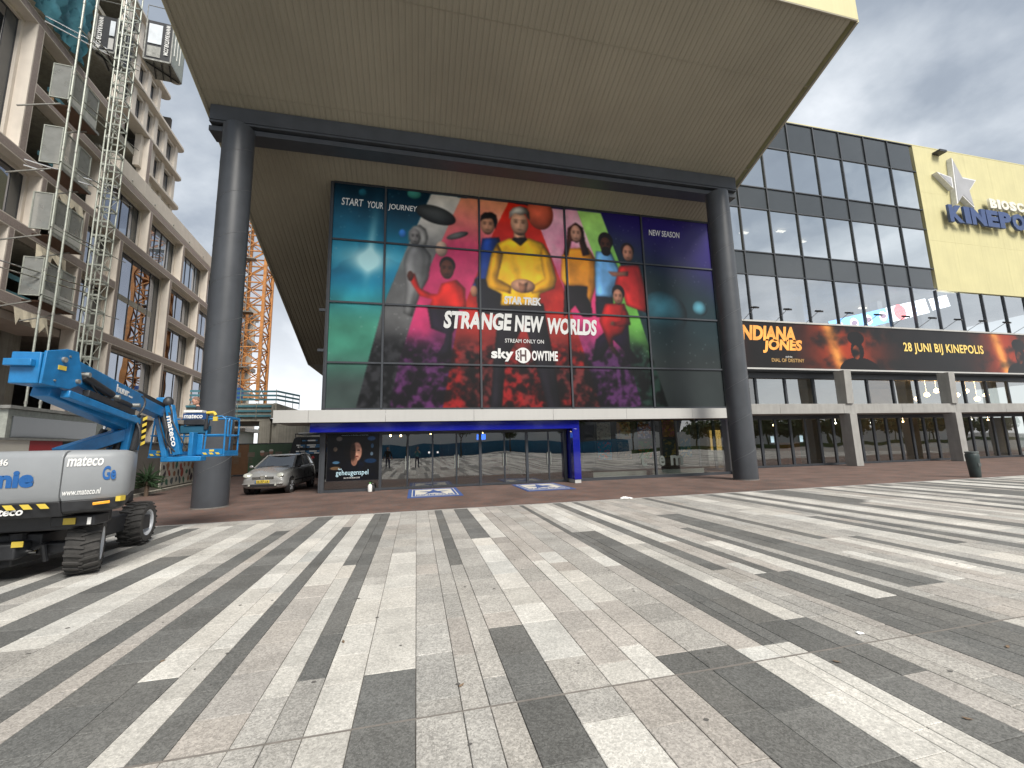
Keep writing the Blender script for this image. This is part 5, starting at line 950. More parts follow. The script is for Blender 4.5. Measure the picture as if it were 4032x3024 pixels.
# scaffold standards with ties and two shiny props
XL0 = XF(0)
def LP(s_, D, z): return XL0 @ Vector((s_, D, z))
for q, (s_, D, lb) in enumerate(((21.9, 13.75, 'outermost galvanised scaffold tube left of the landing gates'), (22.0, 13.35, 'second upright scaffold tube, just right of the outermost one'), (23.35, 13.0, 'upright scaffold tube nearest the hoist mast'))):
    t = thing('scaffold_tube', lb, 'scaffold tube', tuple(LP(s_, D, 0)), group='upright scaffold tubes'); b = MB()
    b.tube(LP(s_, D, 0), LP(s_, D, 29), .04, 8); b.build('tube', M['galv'], t)
    for z in np.arange(1.8, 29, 1.9): b = MB(); b.tube(LP(s_, D, z), LP(s_, D, z + .12), .055, 8); b.build('coupler', M['galvdark'], t)
for q, (z, lb) in enumerate(((8.35, 'lowest'), (11.4, 'second lowest'), (14.5, 'third'), (17.8, 'fourth'), (21.3, 'highest visible'))):
    t = thing('scaffold_tie', lb + ' level of thin tie tubes joining the scaffold uprights to the mast', 'scaffold tie', tuple(LP(22, 13.75, z)), group='tie tubes'); b = MB()
    b.tube(LP(21.8, 13.75, z), LP(24.1, 13.4, z), .028, 6); b.build('tube', M['galv'], t)
    b = MB(); b.tube(LP(22.0, 13.35, z - .08), LP(24.1, 12.95, z - .04), .028, 6); b.tube(LP(23.35, 13.0, z), LP(24.1, 13.4, z - .05), .022, 6); b.tube(LP(24.62, 12.95, z), LP(25.3, 12.75, z), .02, 6); b.build('cross_tube', M['galvdark'], t)
for q, (a_, c_, lb) in enumerate((((20.6, 15.6, 9.6), (24.2, 13.0, 9.4), 'lower pair of shiny tubes bracing the mast to the facade'), ((22.8, 15.6, 14.9), (24.5, 12.9, 15.0), 'middle pair of shiny tubes bracing the mast'), ((23.0, 15.8, 22.6), (24.6, 12.8, 22.3), 'upper pair of shiny tubes crossing in front of the netting'))):
    t = thing('brace_pair', lb, 'brace', tuple(LP(*a_)), group='shiny brace tubes')
    for dz in (0, -.28): b = MB(); b.tube(LP(a_[0], a_[1], a_[2] + dz), LP(c_[0], c_[1], c_[2] + dz), .03, 8); b.build('tube', M['chrome'], t)
# landing gates
M['mesh'] = glass('perforated_gate', (.42, .42, .40), .0, 1.45, .5); 
def mesh_mat():
    m, n, l, b = nmat('gate_mesh'); out = [x for x in n if x.type == 'OUTPUT_MATERIAL'][0]; b.inputs['Base Color'].default_value = (.27, .28, .27, 1); b.inputs['Roughness'].default_value = .6
    tr = n.new('ShaderNodeBsdfTransparent'); mx = n.new('ShaderNodeMixShader'); geo = n.new('ShaderNodeNewGeometry'); nz = n.new('ShaderNodeTexNoise'); nz.inputs['Scale'].default_value = 3; l.new(geo.outputs['Position'], nz.inputs['Vector'])
    mr = n.new('ShaderNodeMapRange'); mr.inputs['To Min'].default_value = .35; mr.inputs['To Max'].default_value = .8; l.new(nz.outputs[0], mr.inputs['Value']); l.new(mr.outputs[0], mx.inputs[0]); l.new(tr.outputs[0], mx.inputs[1]); l.new(b.outputs[0], mx.inputs[2]); l.new(mx.outputs[0], out.inputs[0]); return m
M['mesh'] = mesh_mat()
for q, (z0, z1, lb) in enumerate(((8.45, 10.1, 'lowest mesh landing gate beside the hoist mast'), (11.5, 13.15, 'second mesh landing gate from the ground'), (14.7, 16.45, 'third mesh landing gate from the ground'), (18.0, 19.65, 'fourth and highest mesh landing gate, under the left hoist cabin'))):
    t = thing('landing_gate', lb, 'landing gate', tuple(LP(23, 14.2, z0)), group='mesh landing gates')
    Xg = XF(14.15)
    def fr(s0, s1, y, m='mesh'):
        b = MB(Xg); w = .05; b.box(s0, s1, y, y + .05, z0, z0 + w); b.box(s0, s1, y, y + .05, z1 - w, z1); b.box(s0, s0 + w, y, y + .05, z0, z1); b.box(s1 - w, s1, y, y + .05, z0, z1); f_ = b.build('gate_leaf', M['galv'], t)
        b = MB(Xg); b.box(s0 + w, s1 - w, y + .02, y + .03, z0 + w, z1 - w); b.build('mesh_infill', M['mesh'], f_)
        b = MB(Xg); b.box(s0 + w, s1 - w, y + .005, y + .015, z0 + w, z0 + .4); b.build('kick_plate', mat('kick_plate', (.42, .42, .40), .5), f_)
    fr(22.62, 23.50, 0); fr(23.51, 24.40, 0)
    b = MB(Xg); b.box(22.45, 22.49, 0.0, .72, z0, z1 + .1); b.build('side_leaf', M['mesh'], t)
    b = MB(Xg); [b.box(22.43, 22.5, y_, y_ + .04, z0, z1 + .1) for y_ in (0, .68)]; [b.box(22.43, 22.5, .04, .68, z_, z_ + .04) for z_ in (z0, z1 + .06)]; b.build('side_leaf_frame', M['galv'], t)
    b = MB(Xg); b.box(22.7, 24.55, .0, .75, z0 - .20, z0 - .12); b.build('platform', mat('plywood', (.12, .065, .04), .8), t)
    b = MB(Xg); b.box(22.4, 24.6, -.04, .0, z0 - .18, z0 - .05); b.build('platform_edge', M['galvdark'], t)
    for s_ in (22.5, 24.3): b = MB(Xg); b.beam((s_, 1.8, z0 - .7), (s_, .3, z0 - .24), .05, .05); b.build('bracket', M['galvdark'], t)
# hoist cabins
def cabin(s0, s1, D0, D1, z0, z1, label, text_right, right_light):
    t = thing('hoist_cabin', label, 'hoist cabin', tuple(LP(s0, D1, z0)), group='black hoist cabins'); X_ = XF(D1)   # local y: -W on the street side, 0 towards the facade
    W = D1 - D0
    b = MB(X_); b.box(s0, s1, -W + .02, -.02, z0 + .1, z1); b.build('body', M['liftblack'], t)
    dpost = MB(X_)
    for y in (-W, -.06):
        for s_ in (s0 - .02, s1 - .04): dpost.box(s_, s_ + .06, y, y + .06, z0, z1 + .05)
    dpost.box(s0 - .02, s1 + .02, -W, 0, z0, z0 + .09); dpost.build('frame', M['galvdark'], t)
    for k in range(4): b = MB(X_); b.beam((s0 + .1, -W + .1 + (W - .2) * k / 3, z0 - .05), (s1 - .1, -W + .1 + (W - .2) * ((k + 1) % 4) / 3, z0 - .05), .05, .05); b.build('floor_bearer', M['liftblack'], t)
    y0, y1 = (-W + .5, -.15) if text_right else (-W + .12, -.62)
    b = MB(X_); b.box(s0 - .035, s0 - .015, y0, y1, z0 + 1.0, z1 - .22); b.build('window', mat('cabin_window', (.62, .66, .70), .25, 0, .12, 2), t)
    b = MB(X_); b.box(s0 - .03, s0 - .012, y0, y1, z0 + .2, z0 + .85); b.build('lower_panel', M['galvdark'] if text_right else M['white'], t)
    ty = -W + .36 if text_right else -.12
    text('lettering', 'WWW.RAXTAR.COM', X_ @ Vector((s0 - .04, ty, z1 - .12)), (0, 0, -1), TT.cross(Vector((0, 0, 1))), 1.85, .2, M['textwhite'], t, bold=.02)
    # street side: light ribbed sheet
    b = MB(X_); b.box(s0 + .02, s1 - .02, -W - .0, -W + .02, z0 + .1, z1); b.build('side_sheet', M['galv'] if right_light else M['liftblack'], t)
    for k in range(3): b = MB(X_); b.box(s0 + .2 + .3 * k, s0 + .24 + .3 * k, -W - .02, -W + .0, z0 + .7, z1 - .1); b.build('rib', M['textwhite'], t)
    b = MB(X_)
    for p_, q_ in (((s0, -W, z1 + .9), (s1, -W, z1 + .9)), ((s0, -W, z1 + .5), (s1, -W, z1 + .5)), ((s0, -W, z1), (s0, -W, z1 + .9)), ((s1, -W, z1), (s1, -W, z1 + .9)), ((s0, 0, z1 + .9), (s0, -W, z1 + .9)), ((s0, 0, z1), (s0, 0, z1 + .9))): b.tube(p_, q_, .02, 6)
    b.build('roof_rail', M['galvdark'], t)
cabin(24.0, 25.3, 11.15, 12.4, 22.3, 24.7, 'black hoist cabin on the right of the mast with a light ribbed side', True, True)
cabin(24.0, 25.3, 13.55, 14.5, 22.2, 24.3, 'black hoist cabin on the left of the mast, close to the facade', False, False)

# ------------------------------------------------------------------ tower crane and site behind
crane = thing('tower_crane', 'orange lattice tower crane mast rising behind the left column', 'crane', (-16, 45, 6.3))
b = MB(); xa, xb, ya, yb_, z0, z1 = -17.2, -15.0, 44, 46.2, 6.3, 40
for (x, y) in ((xa, ya), (xb, ya), (xb, yb_), (xa, yb_)):
    b = MB(); b.beam((x, y, z0), (x, y, z1), .26, .26); b.build('corner_chord', M['orange'], crane)
z = z0 + .4; k = 0; step = 1.65
while z < z1 - step:
    cs = [(xa, ya), (xb, ya), (xb, yb_), (xa, yb_)]; b = MB()
    for i in range(4):
        p, q = cs[i], cs[(i + 1) % 4]; b.beam((*p, z), (*q, z), .12, .12)
        mid = ((p[0] + q[0]) / 2, (p[1] + q[1]) / 2, z + step / 2)
        for e_ in ((*p, z), (*q, z), (*p, z + step), (*q, z + step)): b.beam(e_, mid, .09, .09)
    b.build('lattice_bay', M['orange'], crane); z += step; k += 1
lb_ = MB()
for x in (-16.9, -16.5): lb_.tube((x, 43.9, z0), (x, 43.9, z1), .035, 5)
for z in np.arange(z0, z1, .32): lb_.tube((-16.9, 43.9, z), (-16.5, 43.9, z), .02, 4)
lb_.build('ladder', M['galvdark'], crane)
for z in np.arange(9.5, 38, 5.5): b = MB(); b.box(-17.6, -15.8, 43.4, 44.2, z, z + .08); b.build('rest_platform', M['galvdark'], crane)
b = MB(); b.box(-17.3, -16.2, 43.2, 44.0, 6.4, 7.5); b.build('winch_housing', mat('housing_blue', (.02, .08, .28), .5), crane)

core = thing('concrete_core', 'raw concrete frame with a blue-railed deck below the crane', 'building', (-13, 38, 0))
def cbox(x0, x1, y0, y1, z0, z1, nm, m='concrete'): b = MB(); b.box(x0, x1, y0, y1, z0, z1); return b.build(nm, M[m], core, bevel=.02)
cbox(-18, -11.9, 38, 46, 4.0, 4.25, 'deck'); cbox(-18, -11.7, 37.95, 38.2, 4.26, 5.32, 'upstand'); cbox(-11.69, -11.45, 38, 46, 4.0, 5.5, 'end_upstand'); cbox(-18, -11.7, 38.3, 46, 5.33, 5.5, 'upper_deck')
cbox(-12.68, -11.85, 38, 38.8, 0, 3.99, 'pier'); cbox(-11.84, -9.3, 38.4, 45.5, 0, 3.6, 'wall_block'); cbox(-18, -17.2, 38, 38.8, 0, 3.99, 'pier')
b = MB(); b.prism([(38.4, 3.61), (38.4, 3.98), (41, 3.61)], lambda a, c: (-11.84, a, c), lambda a, c: (-9.3, a, c)); b.build('stair_wedge', M['concrete'], core)
for z in (4.35, 4.75, 5.15):
    b = MB(); b.box(-18, -11.8, 37.84, 37.9, z, z + .17); b.build('guard_board', M['railblue'], core)
for z in (5.75, 6.1, 6.45):
    b = MB(); b.box(-18, -11.5, 38.3, 38.34, z, z + .16); b.beam((-11.5, 38.32, z + .08), (-10.6, 41.5, z + .08), .05, .16); b.build('guard_rail', M['railblue'], core)
for x in (-17, -15.6, -14.3, -12.9, -11.6): b = MB(); b.tube((x, 37.82, 4.2), (x, 37.82, 5.5), .03, 5); b.tube((x, 38.28, 5.5), (x, 38.28, 6.7), .03, 5); b.build('rail_post', M['galv'], core)
for (x, y) in ((-11.2, 39.4), (-10.9, 40.5), (-10.62, 41.5)): b = MB(); b.tube((x, y, 5.3), (x, y, 6.5), .03, 5); b.build('rail_post', M['galv'], core)
def simple(nm, label, cat, parts, loc):
    t = thing(nm, label, cat, loc)
    for (pn, bx, m) in parts: b = MB(); b.box(*bx); b.build(pn, m, t)
    return t
grn = mat('container_green', (.03, .20, .12), .5, 0, .1, 3); blu = mat('container_blue', (.02, .06, .30), .5, 0, .1, 3)
simple('site_container', 'green site container seen under the concrete deck', 'container', [('body', (-17.4, -14.75, 52, 54, 0, 4.1), grn)] + [('rib', (-17.4 + .22 * k, -17.34 + .22 * k, 51.95, 52, .1, 4.0), grn) for k in range(12)], (-16, 52, 0))
simple('site_container', 'dark blue site container right of the green one under the deck', 'container', [('body', (-14.7, -13.3, 52, 54, 0, 4.1), blu)] + [('rib', (-14.7 + .22 * k, -14.64 + .22 * k, 51.95, 52, .1, 4.0), blu) for k in range(7)], (-14, 52, 0))
t = simple('white_hall', 'low white building far behind the black van', 'building', [('wall', (-16, 4, 70, 80, 0, 6.4), M['white']), ('roof_edge', (-16.1, 4.1, 69.9, 80, 6.4, 6.65), M['galv'])], (-8, 70, 0))
for k in range(5): b = MB(); b.box(-14 + 3 * k, -12.4 + 3 * k, 69.93, 69.98, 3.6, 5.0); b.build('window', M['spandrel'], t)
simple('distant_block', 'small cream block with a flat canopy left of the site containers', 'building', [('wall', (-21, -17.8, 48, 52, 0, 4.3), M['beige']), ('canopy', (-21.2, -17.0, 47.2, 52, 3.55, 3.9), M['beige']), ('door', (-18.9, -18.3, 47.95, 48, 0, 2.4), M['void'])], (-19, 48, 0))
for q, x in enumerate((-17.0, -15.4, -14.2)):
    t = thing('concrete_barrier', 'pale A-frame support standing behind the hoarding, number %s from the left' % ('one', 'two', 'three')[q], 'prop', (x, 36, 0), group='pale frames behind the hoarding')
    b = MB(); b.beam((x - .3, 36, 0), (x, 36, 3.0), .12, .12); b.beam((x + .3, 36, 0), (x, 36, 3.0), .12, .12); b.build('frame', M['galv'], t)
# hoardings
M['h_green'] = mat('hoarding_green', (.055, .10, .055), .55, 0, .2, .8); M['h_brown'] = mat('hoarding_brown', (.13, .065, .03), .6, 0, .25, .8); M['h_grey'] = mat('hoarding_grey', (.17, .155, .135), .7, 0, .12, .8, streak=.1)
M['h_red'] = mat('hoarding_red', (.30, .025, .03), .5, 0, .08, 2); M['h_white'] = mat('hoarding_white', (.52, .50, .44), .6, 0, .06, 2); M['h_dark'] = mat('hoarding_dark', (.06, .055, .045), .7, 0, .3, 2)
hb = thing('green_hoarding', 'green and brown printed site hoarding closing the lane behind the car', 'hoarding', (-9, 30, 0)); x = -11.5; k = 0
while x < -4:
    b = MB(); b.box(x + .004, x + .996, 30, 30.05, .12, 2.02); b.build('hoarding_panel', M['h_brown'] if k < 1 else M['h_green'], hb); x += 1.0; k += 1
b = MB(); b.box(-11.5, -4, 30.02, 30.2, 0, .11); b.box(-11.5, -4, 29.97, 30.07, 2.02, 2.07); b.build('rail', M['frame'], hb)
for k in range(6): b = MB(); b.box(-11.35 + .8 * k, -10.95 + .8 * k, 29.985, 29.995, 1.2, 1.5); [b.box(-11.35 + .8 * k, -11.05 + .8 * k, 29.985, 29.995, 1.1 - .09 * j, 1.13 - .09 * j) for j in range(4)]; b.build('faint_print', mat('faint_print', (.15, .12, .09), .6), hb)
for k, (x, s_) in enumerate(((-9.72, 1), (-9.2, 1.05))): b = MB(); b.sphere((x, 29.985, 1.42 * s_), .13, 12, 8, (1, .08, 1.25)); b.build('printed_head', mat('print_skin', (.30, .16, .11), .6), hb); b = MB(); b.sphere((x, 29.98, 1.42 * s_ + .1), .13, 12, 6, (1, .06, .6)); b.build('printed_cap', M['h_white'], hb)
lh = thing('side_hoarding', 'long plywood hoarding along the office site with white, red and grey stretches', 'hoarding', (-10.1, 16, 0))
def HP(y, off_=0): return Vector((-8.36 - .1055 * y + off_, y, 0))
y = 6.0
while y < 31:
    yn = y + 1.22; m_ = M['h_white'] if y < 12.4 else M['h_red'] if y < 14.0 else M['h_dark'] if y < 15.2 else M['h_grey']
    a, c = HP(y + .004), HP(yn - .004); b = MB(); b.add([a + Vector((0, 0, .1)), c + Vector((0, 0, .1)), c + Vector((0, 0, 2.0)), a + Vector((0, 0, 2.0)), a + Vector((-.03, 0, .1)), c + Vector((-.03, 0, .1)), c + Vector((-.03, 0, 2.0)), a + Vector((-.03, 0, 2.0))], [(0, 1, 2, 3), (7, 6, 5, 4), (0, 4, 5, 1), (1, 5, 6, 2), (2, 6, 7, 3), (3, 7, 4, 0)]); b.build('hoarding_panel', m_, lh); y = yn
b = MB(); b.beam(HP(6) + Vector((0, 0, 2.03)), HP(31) + Vector((0, 0, 2.03)), .09, .05); b.build('cap_rail', M['galvdark'], lh)
b = MB(); b.beam(HP(6, .12) + Vector((0, 0, .05)), HP(30, .12) + Vector((0, 0, .05)), .2, .1); b.build('foot_kerb', M['concrete'], lh)
# mosaic-like painted panel
mz = thing('painted_panel', 'white panel painted with red, green and dark pebble shapes on the hoarding', 'mural', tuple(HP(22.3)))
b = MB(); a, c = HP(20.6, .03), HP(24.3, .03); b.add([a + Vector((0, 0, .16)), c + Vector((0, 0, .16)), c + Vector((0, 0, 1.94)), a + Vector((0, 0, 1.94)), a + Vector((-.025, 0, .16)), c + Vector((-.025, 0, .16)), c + Vector((-.025, 0, 1.94)), a + Vector((-.025, 0, 1.94))], [(0, 1, 2, 3), (7, 6, 5, 4), (0, 4, 5, 1), (1, 5, 6, 2), (2, 6, 7, 3), (3, 7, 4, 0)]); b.build('board', mat('panel_white', (.50, .48, .42), .6), mz)
r = random.Random(5); bc = [mat('blob_red', (.30, .06, .04), .6), mat('blob_dark', (.05, .035, .045), .6), mat('blob_green', (.04, .13, .09), .6), mat('blob_brown', (.26, .12, .06), .6), mat('blob_slate', (.08, .11, .12), .6)]
ud = (HP(24.3) - HP(20.6)).normalized(); gy_ = 0
for i in range(8):
    for j in range(5):
        cu_, cz = 20.82 + i * .44 + (j % 2) * .2 + r.uniform(-.06, .06), .36 + j * .33 + r.uniform(-.05, .05); p = HP(cu_ + .0, .036); rr = [r.uniform(.65, 1.1) for _ in range(9)]; ru, rz = r.uniform(.10, .18), r.uniform(.11, .24); an = r.uniform(-.7, .7); b = MB(); pts = []
        for k in range(9):
            t_ = 2 * math.pi * k / 9; u, v = ru * rr[k] * math.cos(t_), rz * rr[k] * math.sin(t_); u, v = u * math.cos(an) - v * math.sin(an), u * math.sin(an) + v * math.cos(an); pts.append(p + ud * u + Vector((.004, 0, cz + v)))
        b.poly(pts); b.build('painted_shape', r.choice(bc), mz, fixn=False)
# spiky plant before it
sp = thing('spiky_plant', 'dark green spiky-leaved plant in front of the hoarding beside the painted panel', 'plant', tuple(HP(18.6, .45))); lf = mat('spiky_leaf', (.025, .055, .022), .6, 0, .3, 9)
r = random.Random(9); c0 = HP(18.6, .45); b = MB(); b.tube(c0, c0 + Vector((0, 0, .55)), .07, 8); b.build('stem', mat('plant_stem', (.10, .07, .05), .9), sp)
for k in range(90):
    an = r.uniform(0, 6.28); el = r.uniform(-.35, 1.35); L_ = r.uniform(.45, .75); d_ = Vector((math.cos(an) * math.cos(el), math.sin(an) * math.cos(el), math.sin(el))); o_ = c0 + Vector((0, 0, r.uniform(.3, .75))); sd = d_.cross(Vector((0, 0, 1))).normalized() * .022
    b = MB(); m1 = o_ + d_ * L_ * .5 + Vector((0, 0, .03)); e_ = o_ + d_ * L_ - Vector((0, 0, .07 * L_)); b.add([o_ - sd, o_ + sd, m1 + sd * 1.1, e_, m1 - sd * 1.1], [(0, 1, 2, 3, 4)]); b.build('leaf', lf, sp, fixn=False)
# site cabin over the hoarding
sc = thing('site_cabin', 'grey site cabin with a dark window band behind the hoarding', 'cabin', (-12.2, 17, 0)); a = HP(11.2, -1.6); c = HP(19.4, -1.6)
def slab3(u0, u1, o0_, o1_, z0, z1, nm, m, par):
    p0, p1 = HP(u0, o0_), HP(u1, o0_); q0, q1 = HP(u0, o1_), HP(u1, o1_); up_ = lambda p, z: p + Vector((0, 0, z)); b = MB()
    b.add([up_(p0, z0), up_(p1, z0), up_(p1, z1), up_(p0, z1), up_(q0, z0), up_(q1, z0), up_(q1, z1), up_(q0, z1)], [(0, 1, 2, 3), (7, 6, 5, 4), (0, 4, 5, 1), (1, 5, 6, 2), (2, 6, 7, 3), (3, 7, 4, 0)]); return b.build(nm, m, par)
slab3(14.6, 19.8, -1.4, -3.4, 0, 2.95, 'body', M['galv'], sc); slab3(14.75, 18.6, -1.39, -1.36, 2.15, 2.75, 'window_band', M['spandrel'], sc); slab3(14.5, 19.9, -1.3, -3.5, 2.955, 3.05, 'roof', M['galvdark'], sc)

# ------------------------------------------------------------------ boom lift
lift = thing('boom_lift', 'blue articulated boom lift with grey engine cover and black knobbly tyres', 'boom lift', (-5.2, 8, 0))
def wheel(c, ang, label=None):
    r_, w = .365, .33; Mw = Matrix.Translation(Vector(c)) @ Matrix.Rotation(ang, 4, 'Z')
    b = MB(Mw); b.lathe([(.20, -w / 2 + .03), (.235, -w / 2), (.32, -w / 2), (.345, -w / 2 + .03), (.350, 0), (.345, w / 2 - .03), (.32, w / 2), (.235, w / 2), (.20, w / 2 - .03), (.20, -w / 2 + .03)], (0, 0, 0), 40, 'x')
    ty = b.build('wheel', M['rubber'], lift, label, smooth='auto')
    b = MB(Mw); nl = 21
    for k in range(nl):     # chevron lugs
        for sgn in (-1, 1):
            t0 = 2 * math.pi * (k + (0.5 if sgn > 0 else 0)) / nl
            pts = []
            for f, dt in ((0.0, 0.11), (.55, .03), (1.0, 0.0)):
                x = sgn * f * w / 2 * 1.02 + (sgn * -.02 if f == 0 else 0); t = t0 + dt
                for rr in (.344, .372 if f < 1 else .362):
                    for dd in (-.042, .042): pts.append((x, rr * math.cos(t + dd), rr * math.sin(t + dd)))
            b.add(pts, [(2, 3, 7, 6), (6, 7, 11, 10), (0, 2, 6, 4), (4, 6, 10, 8), (1, 5, 7, 3), (5, 9, 11, 7), (0, 1, 3, 2), (8, 10, 11, 9)])
    b.build('tread', M['rubber'], ty)
    b = MB(Mw)
    for s_ in (1, -1): b.lathe([(.222, s_ * (w / 2 - .005)), (.20, s_ * (w / 2 - .02)), (.185, s_ * .07), (.09, s_ * .05), (.085, s_ * .10), (.05, s_ * .12), (0, s_ * .12)], (0, 0, 0), 32, 'x')
    b.build('rim', M['rimgrey'], ty, smooth='auto')
    b = MB(Mw)
    for k in range(8): t = k * math.pi / 4; b.tube((.05, .13 * math.cos(t), .13 * math.sin(t)), (.075, .13 * math.cos(t), .13 * math.sin(t)), .012, 6)
    b.build('wheel_nuts', M['galvdark'], ty)
wheel((-4.44, 7.14, .372), R(26)); wheel((-4.86, 8.98, .372), R(9)); wheel((-6.25, 7.0, .372), R(26)); wheel((-6.6, 8.7, .372), R(9))
def lb(nm, boxes, m, bevel=.0, par=None, label=None):
    b = MB()
    for q in boxes: b.box(*q)
    return b.build(nm, m, par or lift, label, bevel=bevel)
LB = M['liftblack']
lb('chassis', [(-5.9, -4.85, 7.0, 9.2, .30, .58), (-5.75, -4.95, 6.75, 7.0, .30, .50), (-5.9, -4.72, 8.72, 9.1, .26, .5)], LB, .02)
lb('front_axle', [(-6.2, -4.6, 7.02, 7.22, .30, .44), (-5.95, -5.05, 6.86, 7.36, .20, .34)], LB, .02)
lb('bumper_box', [(-6.6, -5.22, 6.55, 6.86, .22, .50)], LB, .02)
b = MB(); b.path([(-4.95, 6.98, .36), (-4.80, 6.96, .44), (-4.78, 7.0, .22)], .03, 8); b.tube((-5.1, 7.0, .52), (-5.1, 7.0, .60), .09, 14); b.build('steering_knuckle', LB, lift)
b = MB(); b.tube((-5.5, 6.9, .40), (-4.85, 6.95, .36), .028, 8); b.build('steering_ram', M['chrome'], lift)
b = MB(); b.lathe([(.44, .58), (.44, .70), (.40, .72)], (-5.35, 7.9, 0), 32); b.build('slew_ring', LB, lift, smooth='auto')
text('lettering', 'Z BOOM', (-5.86, 6.545, .35), X3, Z3, .60, .085, M['textwhite'], lift, bold=.04)
lb('decal', [(-4.98, -4.86, 6.735, 6.745, .46, .53)], M['hazyellow'])
lb('turntable', [(-6.9, -4.38, 6.75, 7.5, .64, .88), (-4.6, -4.12, 6.72, 7.0, .68, .82)], LB, .02)
lb('decal', [(-4.45, -4.32, 6.705, 6.715, .71, .79)], M['hazyellow']); lb('decal', [(-4.19, -4.15, 6.705, 6.715, .70, .79)], M['textwhite'])
def cover(x0, x1, y0, y1, z0, z1, nm, rcorner):
    """moulded engine cover: rounded plan corner, chamfered top"""
    b = MB(); 
    def ring(ins, z):
        r_ = .16; P = [(x0 + ins * .2, y0 + ins)]
        if rcorner: P += [(x1 - r_ - ins + r_ * math.sin(t), y0 + ins + r_ - r_ * math.cos(t)) for t in np.linspace(0, math.pi / 2, 7)]
        else: P += [(x1 - ins * .2, y0 + ins)]
        P += [(x1 - (ins if rcorner else 0), y1 - ins), (x0, y1 - ins)]; return [(p[0], p[1], z) for p in P]
    rings = [ring(.035, z0), ring(.0, z0 + .07), ring(.0, z1 - .09), ring(.035, z1 - .03), ring(.10, z1)]; n = len(rings[0]); vs = [v for r_ in rings for v in r_]
    fs = [(k * n + i, k * n + (i + 1) % n, (k + 1) * n + (i + 1) % n, (k + 1) * n + i) for k in range(4) for i in range(n)] + [tuple(range(4 * n, 5 * n)), tuple(range(n - 1, -1, -1))]
    b.add(vs, fs); return b.build(nm, M['liftgrey'], lift, bevel=.008)
cover(-6.9, -4.32, 6.38, 7.45, 1.03, 1.665, 'side_cover', False)
def plan(ins, z, drop=0):     # the end cover tapers away from the viewer and rounds into the far side
    P = [(-4.305, 6.38 + ins), (-3.96 - ins * .3, 6.60 + ins), (-3.86 - ins * .8, 6.70 + ins * .5), (-3.83 - ins, 6.80), (-3.86 - ins, 6.92), (-4.25 - ins, 7.7), (-4.305, 7.8)]
    return [(p[0], p[1], z) for p in P]
def shell(rings, nm, m, bev=.008):
    n = len(rings[0]); b = MB(); b.add([v for r_ in rings for v in r_], [(k * n + i, k * n + (i + 1) % n, (k + 1) * n + (i + 1) % n, (k + 1) * n + i) for k in range(len(rings) - 1) for i in range(n)] + [tuple(range((len(rings) - 1) * n, len(rings) * n)), tuple(range(n - 1, -1, -1))]); return b.build(nm, m, lift, bevel=bev)
shell([plan(.035, 1.03), plan(0, 1.10), plan(0, 1.565), plan(.035, 1.625), plan(.10, 1.655)], 'end_cover', M['liftgrey'])
ED = Vector((-3.96 + 4.305, 6.60 - 6.38, 0)).normalized(); EN = Vector((ED.y, -ED.x, 0))
def EP(t, z): return Vector((-4.305, 6.38, z)) + ED * t + EN * .004
b = MB(); b.prism([(6.41, 1.03), (7.4, 1.03), (7.4, .88), (6.48, .84)], lambda a, c: (-6.9, a, c), lambda a, c: (-4.32, a, c)); b.build('skirt', LB, lift, bevel=.01)
shell([plan(.10, .87), plan(.06, .90), plan(.035, 1.028)], 'end_skirt', LB)
pass
b = MB(); b.beam(EP(.30, .975) + EN * .0, EP(.46, .985), .03, .035); b.build('corner_light', M['amber'], lift, bevel=.005); b = MB(); b.box(-3.90, -3.845, 6.70, 6.80, .98, 1.045); b.build('corner_reflector', M['hazyellow'], lift)
yf = 6.376
def hz(x0, x1, n, y, z0, z1, par=None, slant=.5):
    w = (x1 - x0) / n; b = MB()
    for k in range(n): a = x0 + k * w; b.add([(a, y, z1), (a + w * .55, y, z1), (a + w * .55 + w * .3, y, z0), (a + w * .3, y, z0)], [(0, 1, 2, 3)])
    return b.build('hazard_stripes', M['hazyellow'], par or lift, fixn=False)
hz(-5.72, -4.38, 8, 6.405, .955, 1.015)
def lt(body, xa, xb, za, zb, m='textwhite', y=yf, **k): return text('lettering', body, (xa, y, za), X3, Z3, xb - xa, zb - za, M[m], lift, **k)
text('lettering', 'mateco', EP(.03, 1.455), ED, Z3, .33, .125, M['textwhite'], lift, shear=.15, bold=.025); text('lettering', 'www.mateco.nl', EP(.02, 1.10), ED, Z3, .34, .075, M['textwhite'], lift, shear=.08, bold=.008)
lt('mateco', -5.10, -4.69, .885, .965, y=6.44, shear=.15, bold=.025)
lt('5746', -5.06, -4.86, 1.49, 1.57, bold=.01); lt('Genie', -5.30, -4.58, 1.22, 1.44, 'textblue', bold=.05)
text('lettering', 'Ge', EP(.36, 1.27), ED, Z3, .13, .18, M['textblue'], lift, bold=.03)
BL = M['lift']
# turret riser, mast link, rear link
def pl(nm, p0, p1, w, h, m=BL, bevel=.012, par=None): b = MB(); b.beam(p0, p1, w, h); return b.build(nm, m, par or lift, bevel=bevel)
pl('lower_riser', (-5.0, 7.3, 1.62), (-4.62, 7.95, 1.92), .24, .18); b = MB(); b.tube((-4.86, 7.5, 1.70), (-4.66, 7.85, 1.82), .085, 14); b.build('hose_duct', LB, lift)
pl('riser_plate', (-4.55, 8.0, 1.55), (-4.50, 8.0, 2.22), .10, .30); pl('riser_plate', (-4.80, 8.05, 1.55), (-4.72, 8.05, 2.15), .05, .30)
b = MB(); b.tube((-4.66, 7.88, 1.62), (-4.59, 7.88, 2.05), .05, 12); b.tube((-5.0, 7.95, 1.68), (-4.88, 7.95, 2.0), .045, 12); b.tube((-4.50, 7.95, 1.50), (-4.42, 8.0, 2.22), .06, 12); b.build('lift_ram_barrel', LB, lift, smooth='auto')
